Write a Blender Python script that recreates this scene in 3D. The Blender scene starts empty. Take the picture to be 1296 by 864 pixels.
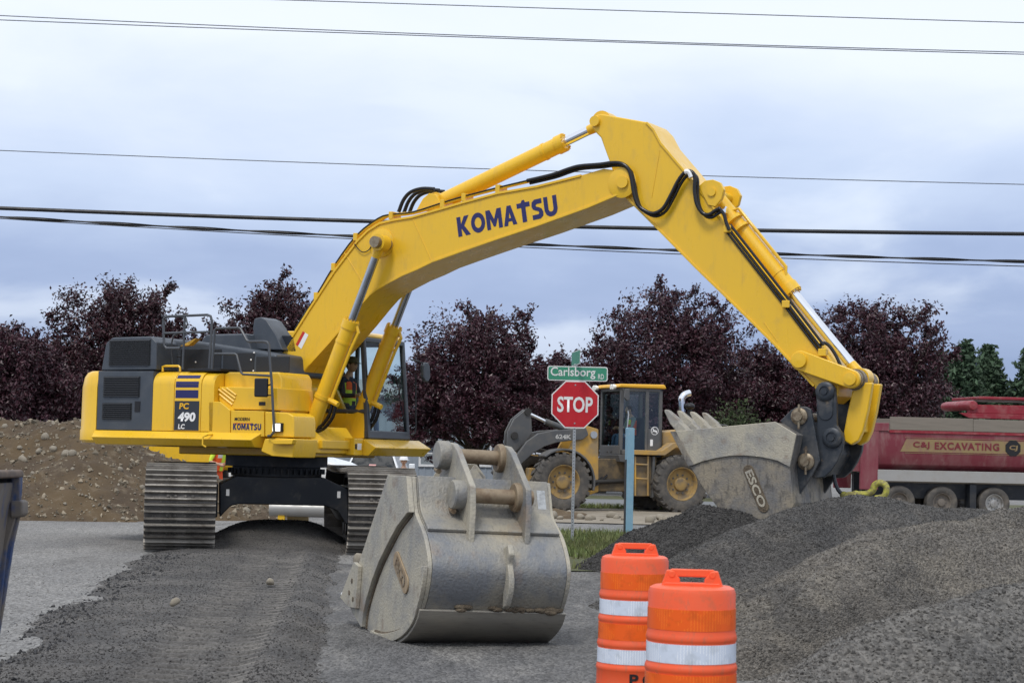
import bpy, bmesh, math, random
import numpy as np
from mathutils import Vector, Matrix

# ------------------------------------------------------------------ camera, sky, sun, exposure
scene = bpy.context.scene
COL = scene.collection
R = math.radians
random.seed(7)
RNG = np.random.default_rng(11)

cam_data = bpy.data.cameras.new('camera')
cam = bpy.data.objects.new('camera', cam_data)
COL.objects.link(cam)
cam_data.sensor_width = 36.0
cam_data.lens = 36.0 * 2400 / 1296
cam_data.clip_start = 0.1
cam_data.clip_end = 6000
pitch, roll = math.atan(143 / 2400), R(1.3)
fwd = Vector((0, math.cos(pitch), math.sin(pitch)))
rt0 = Vector((1, 0, 0)); up0 = Vector((0, -math.sin(pitch), math.cos(pitch)))
rt = rt0 * math.cos(roll) + up0 * math.sin(roll)
up = up0 * math.cos(roll) - rt0 * math.sin(roll)
mtx = Matrix((rt, up, -fwd)).transposed().to_4x4()
mtx.translation = Vector((0, 0, 1.5))
cam.matrix_world = mtx
scene.camera = cam
cam_data.dof.use_dof = True
cam_data.dof.focus_distance = 24.0
cam_data.dof.aperture_fstop = 8.0

SUN_EL, SUN_AZ = R(58), R(200)        # azimuth clockwise from +Y: behind the camera, to its left
sun_dir = Vector((math.sin(SUN_AZ) * math.cos(SUN_EL), math.cos(SUN_AZ) * math.cos(SUN_EL), math.sin(SUN_EL)))
sd = bpy.data.lights.new('sun', 'SUN'); sd.energy = 1.5; sd.angle = R(14); sd.color = (1.0, 0.96, 0.9)
so = bpy.data.objects.new('sun', sd); COL.objects.link(so)
so.rotation_euler = (-sun_dir).to_track_quat('-Z', 'Y').to_euler()

world = bpy.data.worlds.new('World'); scene.world = world; world.use_nodes = True
nt = world.node_tree; nt.nodes.clear()
def N(t, **kw):
    n = nt.nodes.new(t)
    for k, v in kw.items(): setattr(n, k, v)
    return n
def LK(a, b): nt.links.new(a, b)
def VM(op, a=None, b=None):
    n = N('ShaderNodeMath', operation=op)
    for i, v in enumerate((a, b)):
        if v is None: continue
        if isinstance(v, (int, float)): n.inputs[i].default_value = v
        else: LK(v, n.inputs[i])
    return n.outputs[0]
sky = N('ShaderNodeTexSky', sky_type='NISHITA'); sky.sun_disc = False
sky.sun_elevation = SUN_EL; sky.sun_rotation = SUN_AZ; sky.air_density = 1.0; sky.dust_density = 1.5
tc = N('ShaderNodeTexCoord'); sp = N('ShaderNodeSeparateXYZ'); LK(tc.outputs['Generated'], sp.inputs[0])
zc = VM('MAXIMUM', sp.outputs[2], 0.0)
# the cloud deck: a level sheet far above, seen at a slant, thin and bright overhead, slate blue low down
den = VM('ADD', zc, 0.10)
cx = VM('DIVIDE', sp.outputs[0], den); cy = VM('DIVIDE', sp.outputs[1], den)
cv = N('ShaderNodeCombineXYZ'); LK(cx, cv.inputs[0]); LK(cy, cv.inputs[1]); cv.inputs[2].default_value = 3.7
n1 = N('ShaderNodeTexNoise'); n1.inputs['Scale'].default_value = 0.75; n1.inputs['Detail'].default_value = 7; n1.inputs['Roughness'].default_value = 0.52
LK(cv.outputs[0], n1.inputs['Vector'])
# banks of cloud standing on the horizon
bv = N('ShaderNodeCombineXYZ'); LK(sp.outputs[0], bv.inputs[0]); LK(sp.outputs[1], bv.inputs[1]); LK(VM('MULTIPLY', sp.outputs[2], 2.6), bv.inputs[2])
n2 = N('ShaderNodeTexNoise'); n2.inputs['Scale'].default_value = 6.5; n2.inputs['Detail'].default_value = 6; n2.inputs['Roughness'].default_value = 0.5; n2.inputs['Distortion'].default_value = 0.3
LK(bv.outputs[0], n2.inputs['Vector'])
el = N('ShaderNodeValToRGB')                       # mean brightness of the deck by height above the horizon
e = el.color_ramp; e.elements[0].position = 0.0; e.elements[0].color = (0.25, 0.335, 0.54, 1)
e.elements[1].position = 1.0; e.elements[1].color = (0.80, 0.86, 0.97, 1)
for pos, c in ((0.05, (0.275, 0.36, 0.575)), (0.09, (0.365, 0.455, 0.68)), (0.14, (0.57, 0.67, 0.87)), (0.21, (0.84, 0.90, 1.0)), (0.4, (0.86, 0.91, 1.0))):
    q = e.elements.new(pos); q.color = (*c, 1)
wob = VM('MULTIPLY', VM('SUBTRACT', n1.outputs[0], 0.5), 0.10)
wob2 = VM('MULTIPLY', VM('SUBTRACT', n2.outputs[0], 0.5), 0.09)
LK(VM('ADD', VM('ADD', zc, wob), wob2), el.inputs[0])
puff = N('ShaderNodeMapRange'); puff.inputs[1].default_value = 0.50; puff.inputs[2].default_value = 0.66; puff.interpolation_type = 'SMOOTHSTEP'
LK(n2.outputs[0], puff.inputs[0])
mx = N('ShaderNodeMix', data_type='RGBA'); LK(VM('MULTIPLY', puff.outputs[0], 0.50), mx.inputs[0]); LK(el.outputs[0], mx.inputs[6]); mx.inputs[7].default_value = (0.80, 0.87, 0.98, 1)
scl = N('ShaderNodeVectorMath', operation='SCALE'); LK(mx.outputs[2], scl.inputs[0]); scl.inputs['Scale'].default_value = 9.1
fin = N('ShaderNodeMix', data_type='RGBA'); fin.inputs[0].default_value = 0.92; LK(sky.outputs[0], fin.inputs[6]); LK(scl.outputs[0], fin.inputs[7])
bg = N('ShaderNodeBackground'); bg.inputs[1].default_value = 0.1; LK(fin.outputs[2], bg.inputs[0])
wo = N('ShaderNodeOutputWorld'); LK(bg.outputs[0], wo.inputs[0])

vs = scene.view_settings
vs.view_transform = 'Standard'; vs.look = 'None'; vs.gamma = 1.0; vs.exposure = 0.33; vs.use_curve_mapping = False
scene.cycles.max_bounces = 8; scene.cycles.transparent_max_bounces = 12

# ------------------------------------------------------------------ materials
MATS = {}
def mat(name, col, rough=0.5, metal=0.0, col2=None, amt=0.0, scale=3.0, lo=0.45, hi=0.65, bump=0.0, bscale=40.0, coat=0.0,
        island=0.0, trans=0.0, voro=0.0, col3=None, amt3=0.0, scale3=14.0, lo3=0.55, hi3=0.7, stretch=None, emit=0.0, ior=1.45, spec=None, streak=None):
    """plain principled paint/steel/stone with two layers of noise for wear, optional bump"""
    if name in MATS: return MATS[name]
    m = bpy.data.materials.new(name); m.use_nodes = True; MATS[name] = m
    t = m.node_tree; p = t.nodes['Principled BSDF']
    def nd(k, **kw):
        n = t.nodes.new(k)
        for a, b in kw.items(): setattr(n, a, b)
        return n
    co = nd('ShaderNodeTexCoord').outputs['Object']
    if stretch:
        mp = nd('ShaderNodeMapping'); mp.inputs['Scale'].default_value = stretch; t.links.new(co, mp.inputs[0]); co = mp.outputs[0]
    rgb = nd('ShaderNodeRGB'); rgb.outputs[0].default_value = (*col, 1); cur = rgb.outputs[0]
    def layer(cur, c2, a, sc, l, h, det=6):
        n = nd('ShaderNodeTexNoise'); n.inputs['Scale'].default_value = sc; n.inputs['Detail'].default_value = det; n.inputs['Roughness'].default_value = 0.62
        t.links.new(co, n.inputs['Vector'])
        r = nd('ShaderNodeMapRange'); r.inputs[1].default_value = l; r.inputs[2].default_value = h; r.inputs[4].default_value = a
        t.links.new(n.outputs[0], r.inputs[0])
        x = nd('ShaderNodeMix', data_type='RGBA'); t.links.new(r.outputs[0], x.inputs[0]); t.links.new(cur, x.inputs[6]); x.inputs[7].default_value = (*c2, 1)
        return x.outputs[2]
    if col2 is not None: cur = layer(cur, col2, amt, scale, lo, hi)
    if col3 is not None: cur = layer(cur, col3, amt3, scale3, lo3, hi3)
    if streak is not None:                      # runs and scrapes: (colour, strength, mapping scale, low, high)
        sm = nd('ShaderNodeMapping'); sm.inputs['Scale'].default_value = streak[2]; t.links.new(nd('ShaderNodeTexCoord').outputs['Object'], sm.inputs[0]); keep = co; co = sm.outputs[0]
        cur = layer(cur, streak[0], streak[1], 1.0, streak[3], streak[4], 3); co = keep
    if voro > 0:
        v = nd('ShaderNodeTexVoronoi'); v.inputs['Scale'].default_value = voro; t.links.new(co, v.inputs['Vector'])
        sepv = nd('ShaderNodeSeparateColor'); t.links.new(v.outputs['Color'], sepv.inputs[0])
        r = nd('ShaderNodeMapRange'); r.inputs[3].default_value = 0.55; r.inputs[4].default_value = 1.5; t.links.new(sepv.outputs[0], r.inputs[0])
        hs = nd('ShaderNodeHueSaturation'); t.links.new(r.outputs[0], hs.inputs['Value']); t.links.new(cur, hs.inputs['Color']); cur = hs.outputs[0]
    if island > 0:
        g = nd('ShaderNodeNewGeometry'); r = nd('ShaderNodeMapRange'); r.inputs[3].default_value = 1 - island; r.inputs[4].default_value = 1 + island
        t.links.new(g.outputs['Random Per Island'], r.inputs[0])
        hs = nd('ShaderNodeHueSaturation'); t.links.new(r.outputs[0], hs.inputs['Value']); t.links.new(cur, hs.inputs['Color']); cur = hs.outputs[0]
    t.links.new(cur, p.inputs['Base Color'])
    rn = nd('ShaderNodeTexNoise'); rn.inputs['Scale'].default_value = 5; rn.inputs['Detail'].default_value = 4; t.links.new(co, rn.inputs['Vector'])
    rr = nd('ShaderNodeMapRange'); rr.inputs[1].default_value = 0.3; rr.inputs[2].default_value = 0.7
    rr.inputs[3].default_value = max(0.03, rough - 0.08); rr.inputs[4].default_value = min(1, rough + 0.1); t.links.new(rn.outputs[0], rr.inputs[0]); t.links.new(rr.outputs[0], p.inputs['Roughness'])
    p.inputs['Metallic'].default_value = metal; p.inputs['IOR'].default_value = ior
    if spec is not None: p.inputs['Specular IOR Level'].default_value = spec
    if coat: p.inputs['Coat Weight'].default_value = coat; p.inputs['Coat Roughness'].default_value = 0.12
    if trans: p.inputs['Transmission Weight'].default_value = trans
    if emit: p.inputs['Emission Color'].default_value = (*col, 1); p.inputs['Emission Strength'].default_value = emit
    if bump:
        b = nd('ShaderNodeBump'); b.inputs['Strength'].default_value = bump; b.inputs['Distance'].default_value = 0.02
        if voro > 0:
            v2 = nd('ShaderNodeTexVoronoi'); v2.inputs['Scale'].default_value = voro; t.links.new(co, v2.inputs['Vector'])
            inv = nd('ShaderNodeMath', operation='SUBTRACT'); inv.inputs[0].default_value = 1.0; t.links.new(v2.outputs['Distance'], inv.inputs[1]); t.links.new(inv.outputs[0], b.inputs['Height'])
        else:
            nb = nd('ShaderNodeTexNoise'); nb.inputs['Scale'].default_value = bscale; nb.inputs['Detail'].default_value = 5; t.links.new(co, nb.inputs['Vector']); t.links.new(nb.outputs[0], b.inputs['Height'])
        t.links.new(b.outputs[0], p.inputs['Normal'])
    return m

def glass_mat(name, tint, alpha):
    m = bpy.data.materials.new(name); m.use_nodes = True; MATS[name] = m
    t = m.node_tree; t.nodes.clear()
    tr = t.nodes.new('ShaderNodeBsdfTransparent'); tr.inputs[0].default_value = (*tint, 1)
    gl = t.nodes.new('ShaderNodeBsdfGlossy'); gl.inputs['Roughness'].default_value = 0.05; gl.inputs[0].default_value = (0.9, 0.95, 1, 1)
    fr = t.nodes.new('ShaderNodeFresnel'); fr.inputs[0].default_value = 1.28
    ad = t.nodes.new('ShaderNodeMath'); ad.operation = 'ADD'; ad.inputs[1].default_value = alpha; t.links.new(fr.outputs[0], ad.inputs[0])
    mxs = t.nodes.new('ShaderNodeMixShader'); t.links.new(ad.outputs[0], mxs.inputs[0]); t.links.new(tr.outputs[0], mxs.inputs[1]); t.links.new(gl.outputs[0], mxs.inputs[2])
    ou = t.nodes.new('ShaderNodeOutputMaterial'); t.links.new(mxs.outputs[0], ou.inputs[0])
    return m

YEL = mat('yellow_paint', (0.81, 0.49, 0.022), 0.32, col2=(0.76, 0.46, 0.03), amt=0.5, scale=1.3, col3=(0.50, 0.33, 0.08), amt3=0.45, scale3=6, lo3=0.55, hi3=0.8, coat=0.25, stretch=(1.2, 1.2, 0.6), streak=((0.42, 0.27, 0.06), 0.20, (16, 16, 1.2), 0.56, 0.78))
YELD = mat('worn_yellow_paint', (0.62, 0.36, 0.045), 0.55, col2=(0.28, 0.19, 0.09), amt=0.75, scale=2.2, col3=(0.22, 0.16, 0.10), amt3=0.6, scale3=9)
SLATE = mat('slate_grey_paint', (0.055, 0.066, 0.082), 0.4, col2=(0.085, 0.095, 0.11), amt=0.6, scale=2.5)
BLACK = mat('black_rubber', (0.012, 0.012, 0.014), 0.45)
LOUV = mat('black_louver', (0.022, 0.024, 0.028), 0.5)
FRAME = mat('dark_frame_steel', (0.014, 0.018, 0.026), 0.5, col2=(0.05, 0.048, 0.045), amt=0.6, scale=2.0, col3=(0.09, 0.08, 0.07), amt3=0.5, scale3=8, lo3=0.58)
GROUSE = mat('polished_grouser_steel', (0.27, 0.25, 0.22), 0.48, metal=0.4, col2=(0.11, 0.095, 0.08), amt=0.9, scale=4, bump=0.3, bscale=50)
SHOE = mat('track_shoe_steel', (0.10, 0.092, 0.085), 0.6, metal=0.3, col2=(0.035, 0.033, 0.031), amt=0.85, scale=5, col3=(0.30, 0.27, 0.23), amt3=0.5, scale3=20, bump=0.3, bscale=50)
CHAIN = mat('greasy_track_chain', (0.03, 0.028, 0.026), 0.6)
CHROME = mat('chrome_rod', (0.85, 0.86, 0.88), 0.12, metal=1.0)
RODD = mat('oily_chrome_rod', (0.42, 0.44, 0.47), 0.22, metal=1.0)
PINM = mat('pin_steel', (0.30, 0.25, 0.18), 0.5, metal=0.6, col2=(0.12, 0.08, 0.05), amt=0.8, scale=14)
NAVY = mat('navy_decal', (0.020, 0.022, 0.115), 0.4)
DECALG = mat('dark_decal', (0.028, 0.034, 0.045), 0.4)
WHITE = mat('white_decal', (0.80, 0.80, 0.80), 0.45)
REDD = mat('red_decal', (0.55, 0.03, 0.02), 0.45)
COUP = mat('coupler_steel', (0.035, 0.042, 0.052), 0.45, metal=0.3, col2=(0.13, 0.125, 0.12), amt=0.6, scale=5, col3=(0.26, 0.19, 0.12), amt3=0.7, scale3=6, lo3=0.6)
BKT = mat('muddy_bucket_steel', (0.17, 0.165, 0.16), 0.55, metal=0.25, col2=(0.30, 0.255, 0.185), amt=0.9, scale=2.2, lo=0.40, hi=0.62, col3=(0.09, 0.085, 0.08), amt3=0.8, scale3=5, lo3=0.52, hi3=0.66, bump=0.35, bscale=45, streak=((0.06, 0.056, 0.053), 0.55, (22, 22, 6), 0.53, 0.68))
BKT2 = mat('worn_blue_grey_bucket_steel', (0.185, 0.195, 0.21), 0.5, metal=0.25, col2=(0.37, 0.335, 0.26), amt=0.95, scale=1.9, lo=0.36, hi=0.62, col3=(0.32, 0.20, 0.10), amt3=0.5, scale3=3.2, lo3=0.56, hi3=0.75, bump=0.35, bscale=45, streak=((0.12, 0.115, 0.11), 0.42, (42, 42, 11), 0.55, 0.70))
BKT3 = mat('dusty_tan_bucket_steel', (0.42, 0.385, 0.305), 0.6, metal=0.15, col2=(0.25, 0.25, 0.245), amt=0.8, scale=3.0, lo=0.42, hi=0.62, col3=(0.25, 0.16, 0.09), amt3=0.5, scale3=6, lo3=0.56, bump=0.35, bscale=45, streak=((0.22, 0.20, 0.165), 0.42, (36, 36, 10), 0.55, 0.70))
RUST = mat('rusty_pin_steel', (0.27, 0.21, 0.14), 0.6, metal=0.3, col2=(0.16, 0.105, 0.065), amt=0.8, scale=12, col3=(0.33, 0.30, 0.25), amt3=0.8, scale3=5)
MUD = mat('caked_mud', (0.10, 0.078, 0.055), 0.9, col2=(0.2, 0.16, 0.11), amt=0.7, scale=9, bump=0.8, bscale=60)
GLASS = glass_mat('cab_glass', (0.80, 0.88, 0.88), 0.01)
GLASSD = glass_mat('tinted_glass', (0.62, 0.74, 0.72), 0.05)
DARKGL = mat('dark_window', (0.02, 0.025, 0.03), 0.12, spec=0.12)
LAMP = mat('lamp_lens', (0.95, 0.93, 0.85), 0.15, spec=0.8)
INTER = mat('cab_interior', (0.022, 0.022, 0.024), 0.7)
TYRE = mat('dusty_tyre_rubber', (0.075, 0.07, 0.065), 0.85, col2=(0.16, 0.14, 0.115), amt=0.7, scale=4, bump=0.3, bscale=25)
SKIN = mat('skin', (0.50, 0.30, 0.21), 0.55)
HIVIS = mat('orange_hi_vis', (0.90, 0.13, 0.03), 0.7)
LIME = mat('lime_hi_vis', (0.62, 0.80, 0.06), 0.7)
SILV = mat('reflective_tape', (0.62, 0.64, 0.62), 0.4)

# ------------------------------------------------------------------ mesh helpers
class MB:
    def __init__(s): s.v = []; s.f = []; s.m = []
    def add(s, vs, fs, mi=0):
        b = len(s.v); s.v += [tuple(q) for q in vs]; s.f += [tuple(b + i for i in q) for q in fs]; s.m += [mi] * len(fs); return s
    def box(s, x0, x1, y0, y1, z0, z1, mi=0):
        v = [(x, y, z) for z in (z0, z1) for y in (y0, y1) for x in (x0, x1)]
        return s.add(v, [(0, 2, 3, 1), (4, 5, 7, 6), (0, 1, 5, 4), (2, 6, 7, 3), (0, 4, 6, 2), (1, 3, 7, 5)], mi)
    def prism(s, poly, axis, a0, a1, mi=0):
        ar = sum(poly[i][0] * poly[(i + 1) % len(poly)][1] - poly[(i + 1) % len(poly)][0] * poly[i][1] for i in range(len(poly)))
        if ar < 0: poly = poly[::-1]
        f = {'u': lambda p, a: (a, p[0], p[1]), 'v': lambda p, a: (p[0], a, p[1]), 'z': lambda p, a: (p[0], p[1], a)}[axis]
        n = len(poly); v = [f(p, a0) for p in poly] + [f(p, a1) for p in poly]
        flip = (axis == 'v') != (a1 < a0)
        fs = [tuple(range(n))[::-1], tuple(range(n, 2 * n))] + [(i, (i + 1) % n, n + (i + 1) % n, n + i) for i in range(n)]
        if flip: fs = [q[::-1] for q in fs]
        return s.add(v, fs, mi)
    def strip(s, poly, axis, a0, a1, t, mi=0):
        """a plate of thickness t that follows an open line of points, drawn across a0..a1"""
        P = [Vector(p) for p in poly]; nrm = []
        for i in range(len(P)):
            d = (P[min(i + 1, len(P) - 1)] - P[max(i - 1, 0)]).normalized(); nrm.append(Vector((-d.y, d.x)))
        q = [tuple(P[i] + nrm[i] * t) for i in range(len(P))][::-1]
        return s.prism([tuple(p) for p in P] + q, axis, a0, a1, mi)
    def cyl(s, p0, p1, r0, r1=None, n=14, mi=0, caps=True):
        r1 = r0 if r1 is None else r1
        p0, p1 = Vector(p0), Vector(p1); d = (p1 - p0).normalized()
        a = d.orthogonal().normalized(); b = d.cross(a)
        v = [p + (a * math.cos(2 * math.pi * i / n) + b * math.sin(2 * math.pi * i / n)) * r for p, r in ((p0, r0), (p1, r1)) for i in range(n)]
        fs = [(i, (i + 1) % n, n + (i + 1) % n, n + i) for i in range(n)]
        if caps: fs += [tuple(range(n))[::-1], tuple(range(n, 2 * n))]
        return s.add(v, fs, mi)
    def tube(s, pts, r, n=8, mi=0, smooth=0):
        P = [Vector(p) for p in pts]
        if smooth:
            Q = []
            for i in range(len(P) - 1):
                p0, p1, p2, p3 = P[max(i - 1, 0)], P[i], P[i + 1], P[min(i + 2, len(P) - 1)]
                for k in range(smooth):
                    t = k / smooth
                    Q.append(0.5 * (2 * p1 + (p2 - p0) * t + (2 * p0 - 5 * p1 + 4 * p2 - p3) * t * t + (3 * p1 - p0 - 3 * p2 + p3) * t ** 3))
            P = Q + [P[-1]]
        rr = r if isinstance(r, (list, tuple)) else [r] * len(P)
        if len(rr) != len(P): rr = [rr[0] + (rr[-1] - rr[0]) * i / (len(P) - 1) for i in range(len(P))]
        a = None; v = []
        for i in range(len(P)):
            d = (P[min(i + 1, len(P) - 1)] - P[max(i - 1, 0)]).normalized()
            a = d.orthogonal().normalized() if a is None else (a - d * a.dot(d)).normalized()
            b = d.cross(a)
            v += [P[i] + (a * math.cos(2 * math.pi * k / n) + b * math.sin(2 * math.pi * k / n)) * rr[i] for k in range(n)]
        fs = [(i * n + k, i * n + (k + 1) % n, (i + 1) * n + (k + 1) % n, (i + 1) * n + k) for i in range(len(P) - 1) for k in range(n)]
        fs += [tuple(range(n))[::-1], tuple(range((len(P) - 1) * n, len(P) * n))]
        return s.add(v, fs, mi)
    def lathe(s, prof, o, ax, n=24, mi=0, close=False, caps=True):
        o = Vector(o); d = Vector(ax).normalized(); a = d.orthogonal().normalized(); b = d.cross(a); m = len(prof)
        v = [o + d * h + (a * math.cos(2 * math.pi * i / n) + b * math.sin(2 * math.pi * i / n)) * r for r, h in prof for i in range(n)]
        rows = m if close else m - 1
        fs = [(j * n + i, j * n + (i + 1) % n, ((j + 1) % m) * n + (i + 1) % n, ((j + 1) % m) * n + i) for j in range(rows) for i in range(n)]
        if not close and caps:
            if prof[0][0] > 1e-4: fs.append(tuple(range(n))[::-1])
            if prof[-1][0] > 1e-4: fs.append(tuple(range((m - 1) * n, m * n)))
        return s.add(v, fs, mi)
    def ball(s, c, r, n=10, m=7, mi=0):
        rx, ry, rz = (r, r, r) if isinstance(r, (int, float)) else r
        v = [(c[0], c[1], c[2] - rz)]
        for j in range(1, m):
            t = -math.pi / 2 + math.pi * j / m
            v += [(c[0] + rx * math.cos(t) * math.cos(2 * math.pi * i / n), c[1] + ry * math.cos(t) * math.sin(2 * math.pi * i / n), c[2] + rz * math.sin(t)) for i in range(n)]
        v.append((c[0], c[1], c[2] + rz)); k = len(v) - 1
        fs = [(0, 1 + (i + 1) % n, 1 + i) for i in range(n)] + [(k, k - n + i, k - n + (i + 1) % n) for i in range(n)]
        fs += [(1 + j * n + i, 1 + j * n + (i + 1) % n, 1 + (j + 1) * n + (i + 1) % n, 1 + (j + 1) * n + i) for j in range(m - 2) for i in range(n)]
        return s.add(v, fs, mi)
    def mesh(s, name, mats, sharp=38):
        me = bpy.data.meshes.new(name); me.from_pydata(s.v, [], s.f); me.update()
        for m in (mats if isinstance(mats, (list, tuple)) else [mats]): me.materials.append(m)
        if len(me.materials) > 1: me.polygons.foreach_set('material_index', s.m)
        me.polygons.foreach_set('use_smooth', [True] * len(me.polygons))
        if sharp: me.set_sharp_from_angle(angle=R(sharp))
        return me
    def build(s, name, mats, parent=None, bevel=0.0, seg=2, rot=None, loc=None, fix=True):
        me = s.mesh(name, mats, 0 if bevel else 38)
        if fix:
            bm = bmesh.new(); bm.from_mesh(me); bmesh.ops.recalc_face_normals(bm, faces=bm.faces); bm.to_mesh(me); bm.free()
        return link(name, me, parent, bevel, seg, rot, loc)

def link(name, me, parent=None, bevel=0.0, seg=2, rot=None, loc=None):
    o = bpy.data.objects.new(name, me); COL.objects.link(o)
    if parent is not None: o.parent = parent
    if rot: o.rotation_euler = rot
    if loc: o.location = loc
    if bevel:
        b = o.modifiers.new('bevel', 'BEVEL'); b.width = bevel; b.segments = seg; b.limit_method = 'ANGLE'; b.angle_limit = R(32); b.harden_normals = True; b.use_clamp_overlap = True
    return o
def tag(o, label, cat, group=None):
    o['label'] = label; o['category'] = cat
    if group: o['group'] = group
    return o
def smooth_line(pts, n=4):
    P = [Vector(p) for p in pts]; Q = []
    for i in range(len(P) - 1):
        p0, p1, p2, p3 = P[max(i - 1, 0)], P[i], P[i + 1], P[min(i + 2, len(P) - 1)]
        for k in range(n):
            t = k / n; q = 0.5 * (2 * p1 + (p2 - p0) * t + (2 * p0 - 5 * p1 + 4 * p2 - p3) * t * t + (3 * p1 - p0 - 3 * p2 + p3) * t ** 3); Q.append(tuple(q))
    return Q + [tuple(P[-1])]
def grow(pts, d):
    P = [Vector(p) for p in pts]; out = []
    for i in range(len(P)):
        t = (P[min(i + 1, len(P) - 1)] - P[max(i - 1, 0)]).normalized(); out.append(tuple(P[i] + Vector((-t.y, t.x)) * d))
    return out
def struct(o): o['kind'] = 'structure'; return o
def stuff(o): o['kind'] = 'stuff'; return o
def thing(name, label, cat, loc=(0, 0, 0), rot=(0, 0, 0), group=None):
    o = bpy.data.objects.new(name, None); COL.objects.link(o); o.empty_display_size = 0.2
    o.location = loc; o.rotation_euler = rot
    return tag(o, label, cat, group)

TXT = {}
def text_mesh(s, bold=0.0, mono=1.0):
    """flat letters, unit cap height, origin bottom left, in the x-y plane"""
    cu = bpy.data.curves.new('letters', 'FONT'); cu.body = s; cu.size = 1.0; cu.offset = bold; cu.space_character = mono; cu.resolution_u = 3
    ob = bpy.data.objects.new('letters', cu); COL.objects.link(ob)
    bpy.context.view_layer.update()
    me = bpy.data.meshes.new_from_object(ob.evaluated_get(bpy.context.evaluated_depsgraph_get()))
    bpy.data.objects.remove(ob); bpy.data.curves.remove(cu)
    return me
def letters(name, s, o, ex, ey, width, height, m, parent, bold=0.0, shear=0.0, lift=0.003, mono=1.0):
    """letters on a plane: o = lower left corner, ex/ey unit directions in the parent's space"""
    me = text_mesh(s, bold, mono); n = len(me.vertices); co = np.empty(n * 3); me.vertices.foreach_get('co', co); co = co.reshape(-1, 3)
    lo, hi = co.min(0), co.max(0); ex, ey = Vector(ex).normalized(), Vector(ey).normalized(); nz = ex.cross(ey).normalized()
    q = np.empty_like(co); a = (co[:, 0] - lo[0]) / (hi[0] - lo[0]) * width; b = (co[:, 1] - lo[1]) / (hi[1] - lo[1]) * height
    a = a + b * shear
    for k in range(3): q[:, k] = o[k] + ex[k] * a + ey[k] * b + nz[k] * lift
    me.vertices.foreach_set('co', q.ravel()); me.update(); me.name = name
    me.materials.clear(); me.materials.append(m)
    return link(name, me, parent)
BLOCK = {'K': (0.90, [[(0, 0), (0, 1), (.28, 1), (.28, .62), (.55, 1), (.88, 1), (.5, .52), (.9, 0), (.56, 0), (.28, .40), (.28, 0)]]),
         'M': (1.10, [[(0, 0), (0, 1), (.3, 1), (.55, .5), (.8, 1), (1.1, 1), (1.1, 0), (.83, 0), (.83, .55), (.62, .12), (.48, .12), (.27, .55), (.27, 0)]]),
         'A': (0.92, [[(0, 0), (.28, 0), (.34, .2), (.46, .2), (.46, .36), (.39, .36), (.46, .66), (.46, 1), (.32, 1)], [(.92, 0), (.60, 1), (.46, 1), (.46, .66), (.53, .36), (.46, .36), (.46, .2), (.58, .2), (.64, 0)]]),
         'T': (0.90, [[(0, .98), (.3, .98), (.40, 1.11), (.56, 1.11), (.6, .98), (.9, .98), (.9, .74), (.6, .74), (.6, 0), (.3, 0), (.3, .74), (0, .74)]]),
         'S': (0.78, [[(.02, 0), (.55, 0), (.75, .12), (.78, .32), (.68, .5), (.5, .58), (.34, .63), (.3, .7), (.38, .76), (.74, .76), (.74, 1), (.25, 1), (.06, .88), (.02, .68), (.1, .52), (.28, .44), (.46, .38), (.5, .3), (.44, .24), (.02, .24)]]),
         'U': (0.90, [[(0, 1), (.28, 1), (.28, .35), (.34, .25), (.46, .22), (.56, .25), (.62, .35), (.62, 1), (.9, 1), (.9, .32), (.8, .12), (.62, .01), (.45, -.01), (.28, .01), (.1, .12), (0, .32)]])}
def block_letters(name, s, o, ex, ey, width, height, m, parent, gap=0.12):
    """heavy square-cut capitals as flat cut vinyl"""
    ex, ey = Vector(ex).normalized(), Vector(ey).normalized(); o = Vector(o); adv = []; x = 0
    for c in s: w = 1.0 if c == 'O' else BLOCK[c][0]; adv.append(x); x += w + gap
    k = width / (x - gap); b = MB(); P = lambda a, q: tuple(o + ex * a * k + ey * q * height)
    for c, x0 in zip(s, adv):
        if c == 'O':
            n = 24; cs = [(math.cos(2 * math.pi * i / n), math.sin(2 * math.pi * i / n)) for i in range(n)]
            b.add([P(x0 + .5 + .5 * p, .5 + .51 * q) for p, q in cs] + [P(x0 + .5 + .24 * p, .5 + .27 * q) for p, q in cs], [(i, (i + 1) % n, n + (i + 1) % n, n + i) for i in range(n)])
        else:
            for poly in BLOCK[c][1]:
                q = [P(x0 + p[0], p[1]) for p in poly]; ar = sum(poly[i][0] * poly[(i + 1) % len(poly)][1] - poly[(i + 1) % len(poly)][0] * poly[i][1] for i in range(len(poly)))
                b.add(q if ar > 0 else q[::-1], [tuple(range(len(q)))])
    return stuff(b.build(name, m, parent, fix=False))
def quad(name, pts, m, parent):
    return MB().add(pts, [(0, 1, 2, 3)]).build(name, m, parent, fix=False)

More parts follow.
